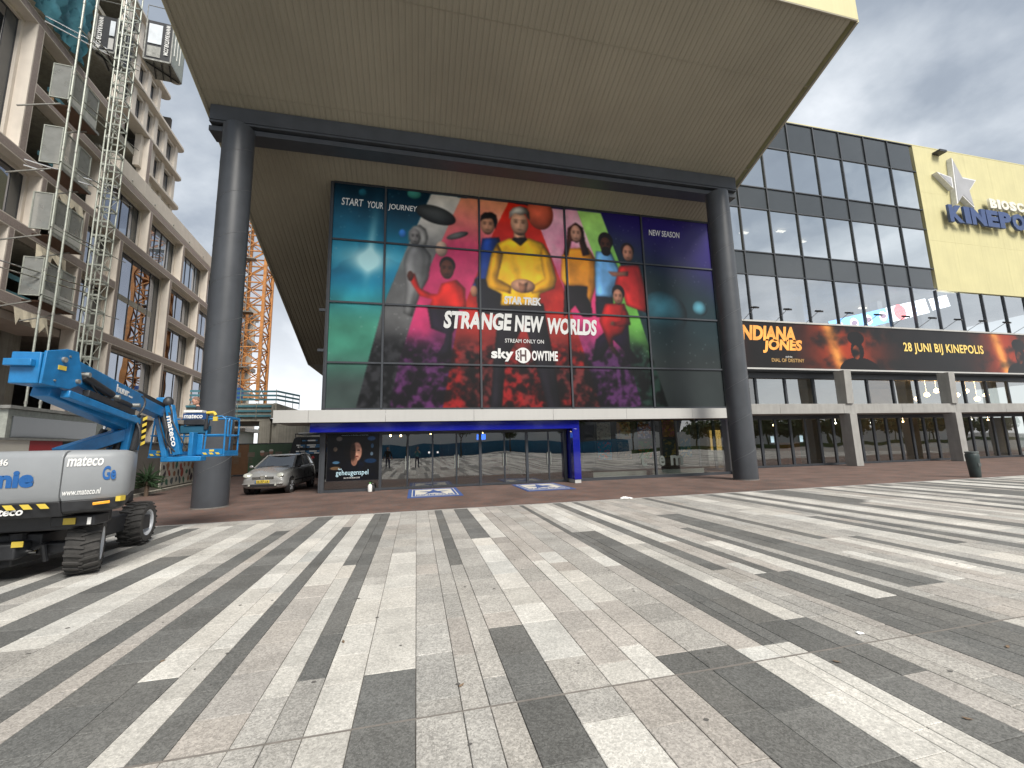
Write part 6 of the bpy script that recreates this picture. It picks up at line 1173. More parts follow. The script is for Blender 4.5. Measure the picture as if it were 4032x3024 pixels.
b = MB(); b.tube((-4.59, 7.86, 2.05), (-4.565, 7.86, 2.2), .028, 10); b.tube((-4.87, 7.93, 2.0), (-4.85, 7.93, 2.12), .022, 10); b.build('ram_rod', M['chrome'], lift, smooth='auto')
hzb = MB()
for k in range(5): z = 1.72 + k * .10; hzb.add([(-4.36, 7.93, z), (-4.30, 7.93, z + .035), (-4.30, 7.93, z + .085), (-4.36, 7.93, z + .05)], [(0, 1, 2, 3)])
hzb.build('hazard_stripes', M['hazyellow'], lift, fixn=False)
pl('rear_link', (-4.62, 6.35, 2.42), (-4.62, 8.0, 2.03), .20, .15); pl('rear_link', (-4.40, 6.4, 2.38), (-4.45, 8.05, 2.10), .10, .10)
# elbow box
eb = lb('elbow_box', [(-4.70, -4.41, 6.0, 6.45, 2.455, 2.84)], BL, .012)
b = MB(); b.prism([(6.0, 2.455), (6.42, 2.44), (6.62, 2.54), (6.5, 2.95), (6.33, 2.95), (6.02, 2.86)], lambda a, c: (-4.40, a, c), lambda a, c: (-4.37, a, c)); b.build('elbow_plate', BL, lift, bevel=.006)
lb('counter_bar', [(-4.72, -4.45, 5.93, 5.995, 2.66, 2.745)], BL, .008)
b = MB(); b.tube((-4.375, 6.27, 2.80), (-4.345, 6.27, 2.80), .035, 14); b.tube((-4.375, 6.52, 2.56), (-4.34, 6.52, 2.56), .03, 12); b.tube((-4.375, 6.17, 2.52), (-4.355, 6.17, 2.52), .012, 8); b.tube((-4.375, 6.36, 2.86), (-4.36, 6.36, 2.86), .014, 8); b.build('pivot_pin', M['galvdark'], lift, smooth='auto')
lb('decal', [(-4.369, -4.362, 6.20, 6.32, 2.665, 2.72)], M['hazyellow'])
# upper boom and telescopic section
b0, b1, b2 = Vector((-4.555, 6.3, 2.74)), Vector((-4.92, 8.65, 2.53)), Vector((-5.10, 9.82, 2.40))
bd = (b1 - b0).normalized(); bs = bd.cross(Vector((0, 0, 1))).normalized(); bu = bs.cross(bd)
b = MB(); n_ = 0
def cross(p, w, h0, h1): return [p - bs * w / 2 - bu * h0, p + bs * w / 2 - bu * h0, p + bs * w / 2 + bu * h1, p - bs * w / 2 + bu * h1]
vs = cross(b0, .27, .10, .16) + cross(b0 + bd * .8, .27, .22, .15) + cross(b1 - bd * .35, .25, .20, .12) + cross(b1, .25, .13, .12); b.add(vs, [(4 * k + i, 4 * k + (i + 1) % 4, 4 * k + 4 + (i + 1) % 4, 4 * k + 4 + i) for k in range(3) for i in range(4)] + [(3, 2, 1, 0), (12, 13, 14, 15)]); b.build('boom', BL, lift, bevel=.012)
pl('boom_extension', b1 - bd * .1, b2, .19, .20); b = MB(); b.beam(b1 - bd * .12 + bu * .14 + bs * .02, b2 + bu * .14 - bd * .1 + bs * .02, .13, .09); b.build('cable_carrier', LB, lift, bevel=.01)
b = MB(); q = b0 + bs * .19; b.tube(q + bd * .35 - bu * .05, q + bd * 1.15 - bu * .14, .055, 12); b.tube(q + bd * 1.35 - bu * .20, q + bd * 1.75 - bu * .2, .05, 12); b.build('boom_ram', LB, lift, smooth='auto')
b = MB(); b.beam(q + bd * .5 - bu * .26, q + bd * 1.9 - bu * .30, .08, .10); b.build('boom_underside_ram', LB, lift, bevel=.01)
for k in (.38, 1.25, 1.95): b = MB(); b.tube(q + bd * k - bu * (.03 if k < 1 else .16) - bs * .06, q + bd * k - bu * (.03 if k < 1 else .16) + bs * .07, .035, 10); b.build('pivot_pin', M['galvdark'], lift)
text('lettering', 'huur...', b0 + bs * .132 + bd * 1.42 - bu * .04, bd, bu, .55, .13, M['textwhite'], lift, bold=.03, depth=.003)
pl('boom_wear_plate', b1 - bd * .5 - bu * .13 + bs * .13, b1 + bd * .25 - bu * .11 + bs * .13, .04, .03)
# hoses looping along the links
def hose(pts, r_=.012, nm='hose'): b = MB(); b.path(bez(pts, 10), r_, 6); return b.build(nm, LB, lift, smooth='auto')
hose((q + bd * .42 + bu * .0, q + bd * .7 - bu * .32 + bs * .05, q + bd * 1.1 - bu * .2)); hose((q + bd * 1.1 - bu * .2, q + bd * 1.5 - bu * .45, q + bd * 2.0 - bu * .22)); hose((Vector((-4.42, 7.9, 2.2)), Vector((-4.30, 7.95, 2.45)), Vector((-4.50, 8.1, 2.55))), .015); hose((Vector((-4.44, 7.88, 2.15)), Vector((-4.26, 7.85, 1.9)), Vector((-4.42, 7.9, 1.62))), .015)
hose((b2 + Vector((0, 0, .1)), Vector((-4.80, 9.6, 2.75)), Vector((-4.80, 9.64, 2.2))), .016); hose((Vector((-4.80, 9.64, 2.2)), Vector((-4.95, 9.55, 1.9)), Vector((-4.70, 9.64, 1.62))), .016); hose((Vector((-4.86, 9.62, 2.4)), Vector((-4.62, 9.55, 1.95)), Vector((-4.52, 9.64, 1.7))), .013); hose((Vector((-5.05, 9.62, 2.45)), Vector((-4.93, 9.5, 2.1)), Vector((-4.86, 9.66, 1.7))), .013)
# jib
j0, j1 = Vector((-5.02, 9.85, 2.66)), Vector((-4.80, 9.75, 1.52))
lb('jib_head', [(-5.16, -5.0, 9.72, 9.98, 2.36, 2.72)], BL, .02); b = MB(); b.sphere((-4.95, 9.75, 2.62), .09, 12, 8, (1, 1, 1.3)); b.build('rotator', LB, lift, smooth=True)
pl('jib_arm', (-4.90, 9.72, 2.55), (-4.66, 9.68, 1.55), .10, .14, BL); pl('jib_arm', (-5.10, 9.74, 2.30), (-4.88, 9.70, 1.50), .08, .10)
b = MB(); b.tube((-5.02, 9.74, 2.40), (-4.82, 9.72, 1.75), .05, 12); b.build('jib_ram', LB, lift, smooth='auto'); b = MB(); b.tube((-4.82, 9.70, 1.75), (-4.77, 9.70, 1.58), .03, 10); b.build('ram_rod', M['chrome'], lift)
text('lettering', 'mateco', Vector((-4.885, 9.60, 2.32)), (Vector((-4.66, 9.66, 1.55)) - Vector((-4.90, 9.66, 2.55))).normalized(), Vector((.97, 0, .23)), .62, .085, M['textwhite'], lift, bold=.02)
lb('jib_foot', [(-4.95, -4.25, 9.66, 9.9, 1.42, 1.52), (-4.5, -4.42, 9.68, 9.86, 1.52, 2.0)], BL, .012)
# basket
bk = lb('basket', [(-5.30, -3.93, 9.9, 10.62, 1.50, 1.535)], BL, .008, label='blue work basket with tubular rails')
def rail(nm, pts, r_=.017): b = MB(); b.path(pts, r_, 8); return b.build(nm, BL, bk, smooth='auto')
A0, A1, A2, A3 = (-5.28, 9.92), (-3.95, 9.92), (-3.95, 10.60), (-5.28, 10.60)
for z in (1.95, 2.33): rail('rail', [(*A0, z), (*A3, z)]); rail('rail', [(*A3, z), (*A2, z)]); rail('rail', [(A1[0] - .0, 9.92, z), (A2[0], 10.60, z)])
rail('rail', [(-4.28, 9.92, 2.27), (-4.28, 9.92, 2.33), (-4.02, 9.92, 2.34), (-3.95, 9.92, 2.28), (-3.95, 9.92, 1.53)]); rail('rail', [(-4.28, 9.92, 1.95), (-3.95, 9.92, 1.95)]); rail('rail', [(-4.32, 9.92, 1.53), (-4.28, 9.92, 2.3)]); rail('rail', [(-5.28, 9.92, 1.95), (-4.95, 9.92, 1.95)]); rail('rail', [(-5.28, 9.92, 1.53), (-5.24, 9.92, 2.30), (-5.0, 9.92, 2.33)]); rail('rail', [(-4.12, 10.6, 1.53), (-4.10, 10.6, 2.33)]); rail('rail', [(-5.05, 10.6, 1.53), (-5.0, 10.6, 2.33)])
rail('gate_rail', [(-3.93, 10.0, 2.22), (-3.93, 10.05, 2.30), (-3.93, 10.5, 2.30), (-3.93, 10.56, 2.2), (-3.93, 10.56, 1.95), (-3.93, 10.0, 1.92), (-3.93, 10.0, 2.22)])
for (x, y) in (A2, A3): rail('post', [(x, y, 1.53), (x, y, 2.33)])
for q in ((-5.28, -4.92, 9.89, 9.905, 1.54, 1.66), (-4.34, -3.96, 9.89, 9.905, 1.54, 1.66), (-3.945, -3.93, 9.92, 10.6, 1.54, 1.62), (-5.27, -3.96, 10.6, 10.61, 1.54, 1.62)): b = MB(); b.box(*q); b.build('toe_board', BL, bk)
hz(-5.27, -4.94, 3, 9.887, 1.545, 1.585, bk); hz(-4.33, -3.98, 3, 9.887, 1.545, 1.585, bk); pass
for x in (-5.14, -4.20): b = MB(); b.box(x, x + .085, 9.884, 9.888, 1.605, 1.645); b.build('decal', M['hazyellow'], bk)
lb('tool_panel', [(-4.72, -4.30, 9.86, 9.885, 2.28, 2.40)], mat('panel_navy', (.012, .05, .16), .5), 0, bk); text('lettering', 'mateco', (-4.70, 9.855, 2.295), X3, Z3, .34, .085, M['textwhite'], bk, shear=.1, bold=.02)
lb('tool_tray', [(-4.70, -4.32, 9.86, 10.1, 2.16, 2.275)], LB, .01, bk); lb('side_shield', [(-4.55, -4.33, 9.87, 9.89, 1.54, 1.97)], BL, .01, bk); lb('console', [(-4.78, -4.30, 9.9, 10.15, 1.98, 2.15)], mat('console_teal', (.01, .08, .14), .6), .02, bk)
lb('clipboard_box', [(-4.74, -4.40, 9.90, 10.1, 2.42, 2.47)], M['textwhite'], .006, bk); lb('cable_reel', [(-4.34, -4.27, 9.87, 9.96, 2.05, 2.42)], LB, .02, bk)
b = MB(); b.tube((-4.30, 9.88, 2.41), (-4.16, 9.88, 2.42), .03, 10); b.tube((-4.17, 9.88, 2.42), (-4.13, 9.88, 2.36), .03, 10); b.box(-4.17, -4.09, 9.86, 9.90, 2.24, 2.33); b.build('yellow_strap', M['hazyellow'], bk)

# ------------------------------------------------------------------ people
def figure(name, label, joints, edges, root, mats, at, head, hair=None, cat='person', subs=2, yaw=0):
    """one skinned body; joints: {name: ((x, y, z), radius)}"""
    t = thing(name, label, cat, at, local=True); ids = {k: i for i, k in enumerate(joints)}
    me = bpy.data.meshes.new('body'); me.from_pydata([joints[k][0] for k in joints], [(ids[a], ids[c]) for a, c in edges], []); o = bpy.data.objects.new('body', me); COL.objects.link(o); ORG[o.name] = Vector((0, 0, 0)); o.parent = t
    md = o.modifiers.new('skin', 'SKIN'); md.use_smooth_shade = True
    for k, i in ids.items(): v = me.skin_vertices[0].data[i]; v.radius = (joints[k][1],) * 2 if not isinstance(joints[k][1], tuple) else joints[k][1]; v.use_root = (k == root)
    s_ = o.modifiers.new('sub', 'SUBSURF'); s_.levels = subs; s_.render_levels = subs
    bpy.context.view_layer.update(); dg = bpy.context.evaluated_depsgraph_get(); new = bpy.data.meshes.new_from_object(o.evaluated_get(dg)); o.modifiers.clear(); o.data = new; new.materials.clear()
    for m in mats[0]: new.materials.append(m)
    new.polygons.foreach_set('material_index', [mats[1](p.center) for p in new.polygons]); new.shade_smooth()
    t.rotation_euler = (0, 0, yaw); return t
def head_parts(t, c, s_, tilt, hairm, bald=False):
    """head facing local +Y with nose, ears, eyes and hair"""
    Mh = Matrix.Translation(Vector(c)) @ Matrix.Rotation(tilt, 4, 'X') @ Matrix.Scale(s_, 4); b = MB(Mh)
    b.sphere((0, 0, 0), .105, 20, 14, (.80, .95, 1.12)); b.sphere((0, .035, -.065), .062, 14, 10, (.95, 1, .85)); b.add([(-.013, .095, -.02), (.013, .095, -.02), (.0, .092, .022), (0, .128, -.022)], [(0, 1, 3), (1, 2, 3), (2, 0, 3)])
    for sx in (-1, 1): b.sphere((sx * .084, -.005, -.01), .026, 8, 6, (.4, .8, 1.2))
    h = b.build('head', M['skin'], t, smooth=True)
    b = MB(Mh); [b.sphere((sx * .032, .090, .012), .011, 8, 6) for sx in (-1, 1)]; b.build('eyes', M['cloth'], h); b = MB(Mh); b.sphere((0, .094, -.055), .022, 8, 5, (1, .35, .22)); b.build('mouth', mat('lips', (.35, .12, .10), .6), h)
    b = MB(Mh); k = 1.0 if not bald else .97; b.sphere((0, -.012, .016), .108 * (1.02 if not bald else .985), 20, 12, (.82, .96, 1.10)); hr = b.build('hair', hairm, h, smooth=True)
    bm = bmesh.new(); bm.from_mesh(hr.data); inv = Mh.inverted(); bmesh.ops.delete(bm, geom=[v for v in bm.verts if (inv @ v.co).z < -.01 + (.9 * (inv @ v.co).y)], context='VERTS'); bm.to_mesh(hr.data); bm.free()
def fingers(t, wrist, d, up, s_, side):
    d, up = Vector(d).normalized(), Vector(up).normalized(); sd = d.cross(up).normalized(); b = MB(); w = Vector(wrist)
    b.beam(w - d * .01, w + d * .085 * s_, .078 * s_, .03 * s_, up)
    for k, L_ in enumerate((.065, .078, .073, .056)):
        o_ = w + d * .08 * s_ + sd * (k - 1.5) * .02 * s_; m1 = o_ + d * L_ * .5 * s_ - up * .006; e_ = m1 + (d - up * .55).normalized() * L_ * .5 * s_; b.tube(o_, m1, .0095 * s_, 6, .009 * s_); b.tube(m1, e_, .009 * s_, 6, .007 * s_)
    o_ = w + d * .02 * s_ - sd * side * .035 * s_; m1 = o_ + (d - sd * side * .9).normalized() * .035 * s_; b.tube(o_, m1, .012 * s_, 6, .011 * s_); b.tube(m1, m1 + d * .03 * s_, .011 * s_, 6, .008 * s_); return b.build('hand', M['skin'], t, bevel=.003)
def stand(name, label, at, yaw, s_, top_m, leg_m, hairm, arms, bald=False, headtilt=0.0, cat='person', shorts=False, lean=0.0):
    z = lambda v: v * s_; J = {'pelvis': ((0, 0, z(.95)), (z(.15), z(.11))), 'waist': ((0, z(.01 + lean * .4), z(1.10)), (z(.135), z(.105))), 'chest': ((0, z(.0 + lean), z(1.32)), (z(.165), z(.12))), 'neck0': ((0, z(-.01 + lean * 1.1), z(1.46)), z(.06)), 'neck1': ((0, z(.01 + lean * 1.3), z(1.55)), z(.05))}
    E_ = [('pelvis', 'waist'), ('waist', 'chest'), ('chest', 'neck0'), ('neck0', 'neck1')]
    for n_, sx in (('r', 1), ('l', -1)):
        J['hip' + n_] = ((sx * z(.09), 0, z(.88)), z(.09)); J['knee' + n_] = ((sx * z(.11), z(.02), z(.48)), z(.06)); J['ank' + n_] = ((sx * z(.12), -z(.01), z(.09)), z(.042)); J['toe' + n_] = ((sx * z(.14), z(.15), z(.04)), z(.04))
        E_ += [('pelvis', 'hip' + n_), ('hip' + n_, 'knee' + n_), ('knee' + n_, 'ank' + n_), ('ank' + n_, 'toe' + n_)]
        J['sh' + n_] = ((sx * z(.185), z(lean), z(1.41)), z(.066)); el, wr = arms[n_]; J['el' + n_] = (tuple(z(v) for v in el), z(.046)); J['wr' + n_] = (tuple(z(v) for v in wr), z(.030)); E_ += [('chest', 'sh' + n_), ('sh' + n_, 'el' + n_), ('el' + n_, 'wr' + n_)]
    def mi(c):
        if c.z < z(.085): return 2
        if c.z > z(1.50): return 3
        for n_ in 'rl':
            w = Vector(J['wr' + n_][0]); e_ = Vector(J['el' + n_][0])
            if (c - w).length < (c - e_).length * .9 and (c - w).length < z(.2): return 3
        return 0 if c.z > z(.97) else 1
    t = figure(name, label, J, E_, 'pelvis', ([top_m, leg_m, M['cloth'], M['skin']], mi), at, None, yaw=yaw)
    head_parts(t, (0, z(.04 + lean * 1.45), z(1.665)), s_, headtilt, hairm, bald)
    for n_, sx in (('r', 1), ('l', -1)):
        w = Vector(J['wr' + n_][0]); e_ = Vector(J['el' + n_][0]); fingers(t, w, w - e_, Vector((0, .3, 1)), s_, -sx)
    return t
stubble = mat('cropped_hair', (.17, .10, .075), .8, 0, .1, 40)
wk = stand('person', 'man with cropped hair and dark shirt bending over the controls in the lift basket', (-4.60, 10.27, 1.536), R(120), .70, M['cloth'], M['jeans'], stubble, {'r': ((.30, .10, 1.16), (.16, .34, 1.12)), 'l': ((-.30, .10, 1.16), (-.16, .34, 1.12))}, True, R(-18), lean=.06)
hold = {'r': ((.26, .12, 1.18), (.12, .36, 1.42)), 'l': ((-.26, .12, 1.18), (-.12, .36, 1.42))}; rest = {'r': ((.27, -.02, 1.14), (.30, .06, .90)), 'l': ((-.27, -.02, 1.14), (-.30, .06, .90))}
stand('person', 'person in a turquoise shirt standing behind the camera, seen only in the door glass', (0.12, -.52, 0), 0, .93, M['teal_cloth'], M['jeans'], stubble, hold)
stand('person', 'person in dark clothes standing left of the camera, seen only in the door glass', (-2.1, -.4, 0), 0, .93, M['cloth'], M['jeans'], stubble, rest)

# ------------------------------------------------------------------ parked car
car = thing('parked_car', 'small silver-grey people carrier parked in the lane, front towards the camera', 'car', (0, 0, 0), local=True)
W2 = .80; H = 1.44; Lf = 3.75      # local: front at y = 0, rear at y = Lf
ST = [ # y, half width low, half width belt, z bottom, z bonnet/belt
 (0.0, .60, .56, .30, .58), (.06, .70, .66, .22, .66), (.25, .765, .73, .18, .76), (.55, .785, .755, .18, .85), (.85, .79, .765, .18, .91), (1.15, .80, .77, .18, .94), (1.9, .80, .775, .18, .95), (2.7, .80, .77, .18, .97), (3.3, .79, .75, .20, .99), (3.62, .76, .70, .24, .98), (3.75, .68, .62, .32, .90)]
b = MB(); prof = lambda st: [(-st[1] * .92, st[3]), (-st[1], st[3] + .12), (-st[1], st[3] + .28), (-st[1] * .5 - st[2] * .5 - .003, (st[3] + st[4]) / 2 + .08), (-st[2], st[4] - .05), (-st[2] * .93, st[4]), (-st[2] * .45, st[4] + (.05 if st[0] < 1.2 else 0)), (0, st[4] + (.065 if st[0] < 1.2 else 0))]
vs = []; nn = 15
for st in ST:
    p = prof(st); p = p + [(-x, z) for x, z in p[-2::-1]]; vs += [(x, st[0], z) for x, z in p]
fs = [(k * nn + i, k * nn + i + 1, (k + 1) * nn + i + 1, (k + 1) * nn + i) for k in range(len(ST) - 1) for i in range(nn - 1)] + [tuple(range(nn - 1, -1, -1)), tuple(range((len(ST) - 1) * nn, len(ST) * nn))] + [(k * nn, (k + 1) * nn, (k + 1) * nn + nn - 1, k * nn + nn - 1) for k in range(len(ST) - 1)]
b.add(vs, fs); body = b.build('body', M['carpaint'], car, smooth=True); sm_ = body.modifiers.new('s', 'SUBSURF'); sm_.levels = 2; sm_.render_levels = 2
# greenhouse: pillars and roof in paint, glass between
base = [(-.70, .98, .90), (-.71, 1.9, .94), (-.70, 2.85, .96), (-.66, 3.60, .96)]; topv = [(-.52, 1.72, 1.36), (-.57, 2.1, 1.41), (-.56, 2.85, 1.41), (-.52, 3.35, 1.36)]
def quadglass(a, c, d_, e_, nm, par=car, m='g_car'):
    b = MB(); P_ = [Vector(a), Vector(c), Vector(d_), Vector(e_)]; nr = (P_[1] - P_[0]).cross(P_[2] - P_[1]); mid = sum(P_, Vector()) / 4 - Vector((0, 2.2, .9))
    if nr.dot(mid) < 0: P_ = P_[::-1]
    b.poly(P_); return b.build(nm, M[m], par, fixn=False)
mir = lambda p: (-p[0], p[1], p[2])
quadglass((-.66, .93, .93), (.66, .93, .93), (.50, 1.70, 1.37), (-.50, 1.70, 1.37), 'windscreen')
b = MB(); b.box(-.62, .62, 1.2, 3.3, .80, .93); b.box(-.5, -.1, 1.9, 2.05, .9, 1.25); b.box(.1, .5, 1.9, 2.05, .9, 1.25); b.box(-.6, .6, 1.0, 1.3, .85, .98); b.build('cabin_trim', M['cloth'], car)
for sx in (1, -1):
    g = lambda p: (p[0] * sx, p[1], p[2])
    quadglass(g((.715, 1.12, .96)), g((.73, 1.98, .97)), g((.60, 2.05, 1.36)), g((.56, 1.72, 1.32)), 'side_window'); quadglass(g((.73, 2.05, .97)), g((.72, 2.85, .99)), g((.58, 2.80, 1.36)), g((.60, 2.11, 1.365)), 'side_window'); quadglass(g((.72, 2.92, .99)), g((.68, 3.45, 1.0)), g((.54, 3.25, 1.34)), g((.575, 2.87, 1.36)), 'side_window')
    b = MB(); P_ = .055
    for a, c in (((.70, .95, .93), (.535, 1.70, 1.37)), ((.735, 2.02, .95), (.605, 2.08, 1.39)), ((.725, 2.885, .97), (.585, 2.84, 1.38)), ((.68, 3.5, .96), (.53, 3.28, 1.36))): b.beam(g(a), g(c), P_, .05)
    b.beam(g((.545, 1.68, 1.365)), g((.60, 2.1, 1.40)), .06, .05); b.beam(g((.60, 2.1, 1.40)), g((.575, 2.9, 1.40)), .06, .05); b.beam(g((.575, 2.9, 1.40)), g((.53, 3.32, 1.36)), .06, .05); b.build('window_pillars', M['carpaint'], car, bevel=.01)
    m_ = MB(Matrix.Translation(Vector(g((.86, 1.08, .98))))); m_.sphere((0, 0, 0), .075, 12, 8, (1.1, .6, .8)); m_.build('mirror', M['carpaint'] if sx < 0 else M['plastic'], car, smooth=True)
    b = MB(Matrix.Translation(Vector(g((.54, .09, .70)))) @ Matrix.Rotation(R(22) * -sx, 4, 'Z') @ Matrix.Rotation(R(-38), 4, 'X')); b.sphere((0, 0, 0), .165, 16, 10, (.95, .32, .62)); b.build('headlight', M['lens'], car, smooth=True)
    b = MB(); b.tube(g((.44, -.0, .36)), g((.44, -.035, .36)), .035, 12); b.build('fog_light', M['lens'], car)
    b = MB(); b.box(*sorted((sx * .80, sx * .812)), .85, 3.05, .44, .48); b.build('side_strip', M['plastic'], car)
    for dy in (1.72, 2.62): b = MB(); b.box(*sorted((sx * .79, sx * .825)), dy, dy + .13, .80, .825); b.build('door_handle', M['carpaint'], car, bevel=.005)
b = MB(); rr = [(-.535, 1.68, 1.375), (0, 1.62, 1.40), (.535, 1.68, 1.375), (-.60, 2.1, 1.415), (0, 2.05, 1.46), (.60, 2.1, 1.415), (-.575, 2.9, 1.41), (0, 2.95, 1.45), (.575, 2.9, 1.41), (-.52, 3.35, 1.36), (0, 3.42, 1.39), (.52, 3.35, 1.36)]
b.add(rr, [(3 * k + i, 3 * k + i + 1, 3 * k + 4 + i, 3 * k + 3 + i) for k in range(3) for i in range(2)]); rf = b.build('roof', M['carpaint'], car, smooth=True); sm_ = rf.modifiers.new('s', 'SUBSURF'); sm_.levels = 2; sm_.render_levels = 2; so = rf.modifiers.new('t', 'SOLIDIFY'); so.thickness = .02
quadglass((-.62, 3.55, .98), (.62, 3.55, .98), (.50, 3.38, 1.35), (-.50, 3.38, 1.35), 'rear_window')
b = MB(); b.box(-.36, -.09, -.025, .05, .585, .655); b.box(.09, .36, -.025, .05, .585, .655); b.build('grille', M['plastic'], car, bevel=.008)
b = MB(); [b.box(s_ * .1 if s_ > 0 else -.35, .35 if s_ > 0 else -.1, -.032, -.026, z, z + .008) for s_ in (1, -1) for z in (.60, .62, .64)]; b.build('grille_bar', M['chrome'], car)
b = MB(); b.poly([Vector((0, -.045, .67)), Vector((.045, -.045, .615)), Vector((0, -.045, .56)), Vector((-.045, -.045, .615))]); b.prism([(-.1, .69), (.1, .69), (.05, .55), (-.05, .55)], lambda a, c: (a, -.03, c), lambda a, c: (a, .05, c)); b.build('badge', M['chrome'], car)
b = MB(); b.box(-.46, .46, -.02, .06, .30, .385); b.build('lower_intake', M['plastic'], car, bevel=.01)
b = MB(); b.box(-.68, .68, -.03, .10, .385, .42); b.build('bumper_strip', M['carpaint'], car, bevel=.012)
pb = lb('number_plate', [(-.24, .24, -.05, -.035, .43, .53)], M['hazyellow'], .003, car); b = MB(); b.box(-.24, -.205, -.053, -.051, .43, .53); b.build('plate_band', M['textblue'], pb)
text('lettering', '38-RF-LB', (-.19, -.052, .447), X3, Z3, .40, .066, M['plastic'], pb, bold=.02, depth=.001)
b = MB(); b.beam((-.5, .98, .965), (-.05, 1.05, 1.0), .02, .02); b.beam((.0, .98, .965), (.5, 1.03, .99), .02, .02); b.build('wiper', M['plastic'], car)
for (x, y) in ((-.70, .62), (.70, .62), (-.70, 3.05), (.70, 3.05)):
    s_ = 1 if x > 0 else -1; b = MB(); b.lathe([(.19, -.09), (.27, -.085), (.285, -.05), (.285, .05), (.27, .085), (.19, .09)], (x, y, .285), 28, 'x'); w_ = b.build('wheel', M['rubber'], car, smooth='auto')
    b = MB(); b.lathe([(.19, s_ * .07), (.17, s_ * .05), (.06, s_ * .06), (0, s_ * .07)], (x, y, .285), 20, 'x'); [b.beam((x + s_ * .075, y + .05 * math.cos(k), .285 + .05 * math.sin(k)), (x + s_ * .08, y + .18 * math.cos(k), .285 + .18 * math.sin(k)), .03, .04) for k in np.arange(0, 6.28, 6.283 / 6)]; b.build('rim', M['rimgrey'], w_)
    b = MB(); b.lathe([(.33, -.02), (.33, .115), (.0, .115)], (x - s_ * (.03 if s_ > 0 else .125) + (0 if s_ > 0 else .06), y, .30), 24, 'x'); b.build('wheel_arch', M['plastic'], car)
car.location = (-5.42, 16.95, 0); car.rotation_euler = (0, 0, R(-4))

# ------------------------------------------------------------------ black van, rear towards the camera
van = thing('parked_van', 'black panel van with a ladder and pale stickers on its rear doors', 'van', (-5.95, 25.5, 0)); vx, vy = -5.95, 25.5
b = MB(); sec = [(-.92, .32), (-.95, .5), (-.94, 1.25), (-.86, 1.9), (-.78, 2.22), (-.66, 2.30), (.66, 2.30), (.78, 2.22), (.86, 1.9), (.94, 1.25), (.95, .5), (.92, .32)]
b.prism(sec, lambda a, c: (vx + a, vy - .0 + max(0, c - 1.2) * .12, c), lambda a, c: (vx + a, vy + 4.6, c)); b.build('body', M['vanblack'], van, bevel=.03)
b = MB(); b.box(vx - .9, vx + .9, vy - .10, vy + .05, .30, .50); b.build('bumper', M['plastic'], van, bevel=.03)
b = MB(); b.box(vx - .01, vx + .01, vy - .006, vy + .004, .5, 1.22); b.build('door_gap', M['black'], van)
for x in (-.72, .72):
    b = MB(); b.lathe([(.2, -.12), (.32, -.11), (.32, .11), (.2, .12), (0, .1)], (vx + x, vy + .9, .33), 24, 'x'); b.build('wheel', M['rubber'], van); b = MB(); b.box(vx + x * 1.16 - .08, vx + x * 1.16 + .08, vy - .012, vy, 1.12, 1.28); b.build('tail_light', M['redlamp'], van)
b = MB(); b.prism([(-.42, 1.12), (-.2, 1.24), (-.12, 1.12), (-.3, 1.05)], lambda a, c: (vx + .5 + a, vy - .01, c), lambda a, c: (vx + .5 + a, vy, c)); b.build('tail_light', M['redlamp'], van)
b = MB(); b.tube((vx - .42, vy - .14, .55), (vx - .42, vy + .0, 2.32), .018, 6); b.tube((vx - .12, vy - .14, .55), (vx - .12, vy + .0, 2.32), .018, 6)
for k in range(7): z = .75 + k * .24; b.tube((vx - .42, vy - .13 + .14 * k / 7, z), (vx - .12, vy - .13 + .14 * k / 7, z), .014, 6)
b.build('ladder', LB, van)
b = MB(); b.tube((vx - .78, vy + .3, 2.48), (vx + .78, vy + .3, 2.48), .025, 6); b.tube((vx - .78, vy + .3, 2.48), (vx - .78, vy + 4, 2.48), .025, 6); b.tube((vx - .76, vy + .3, 2.28), (vx - .76, vy + .3, 2.48), .02, 6); b.tube((vx + .76, vy + .3, 2.28), (vx + .76, vy + .3, 2.48), .02, 6); b.build('roof_rack', LB, van)
lb('rack_load', [(vx - .6, vx + .75, vy + .25, vy + 3.8, 2.50, 2.55)], M['textwhite'], 0, van)
vb = mat('sticker_blue', (.04, .17, .34), .5); r = random.Random(4)
for z, x0_, x1_ in ((2.06, -.35, .45), (1.80, -.62, .72), (1.70, -.55, .62), (1.46, -.62, .70), (1.36, -.62, .72)):
    x = x0_; k = r.randint(0, 1)
    while x < x1_:
        w = min(r.uniform(.2, .5), x1_ - x + .01); b = MB(); yy = vy + max(0, z - 1.2) * .12; b.box(vx + x, vx + x + w - .01, yy - .012, yy - .004, z, z + .07); b.build('sticker', vb if (k + (z > 2)) % 2 else M['textwhite'], van); x += w; k += 1

# ------------------------------------------------------------------ across the square, behind the camera (seen in the glass)
bh = thing('blue_hoarding', 'long bright blue site hoarding across the square, seen in the door glass', 'hoarding', (0, -36.5, 0)); bm_ = mat('hoarding_blue', (.02, .16, .30), .5, 0, .1, 1)
for k in range(28): b = MB(); b.box(-46 + 3 * k + .01, -43 + 3 * k - .01, -36.6, -36.5, 0, 2.1); b.build('hoarding_panel', bm_, bh)
t = thing('white_block', 'long white building across the square, seen in the door glass', 'building', (0, -52, 0)); b = MB(); b.box(-42, 34, -64, -52, 0, 7.5); b.build('wall', mat('bright_wall', (.85, .85, .82), .7), t)
for k in range(12): b = MB(); b.box(-40 + 6 * k, -36 + 6 * k, -52.05, -51.98, 4.6, 5.9); b.build('window', M['spandrel'], t)
t = thing('dark_office', 'tall grey office block far across the square, seen in the upper glass', 'building', (48, -70, 0)); b = MB(); b.box(36, 70, -90, -66, 0, 13); b.build('wall', M['steel'], t)
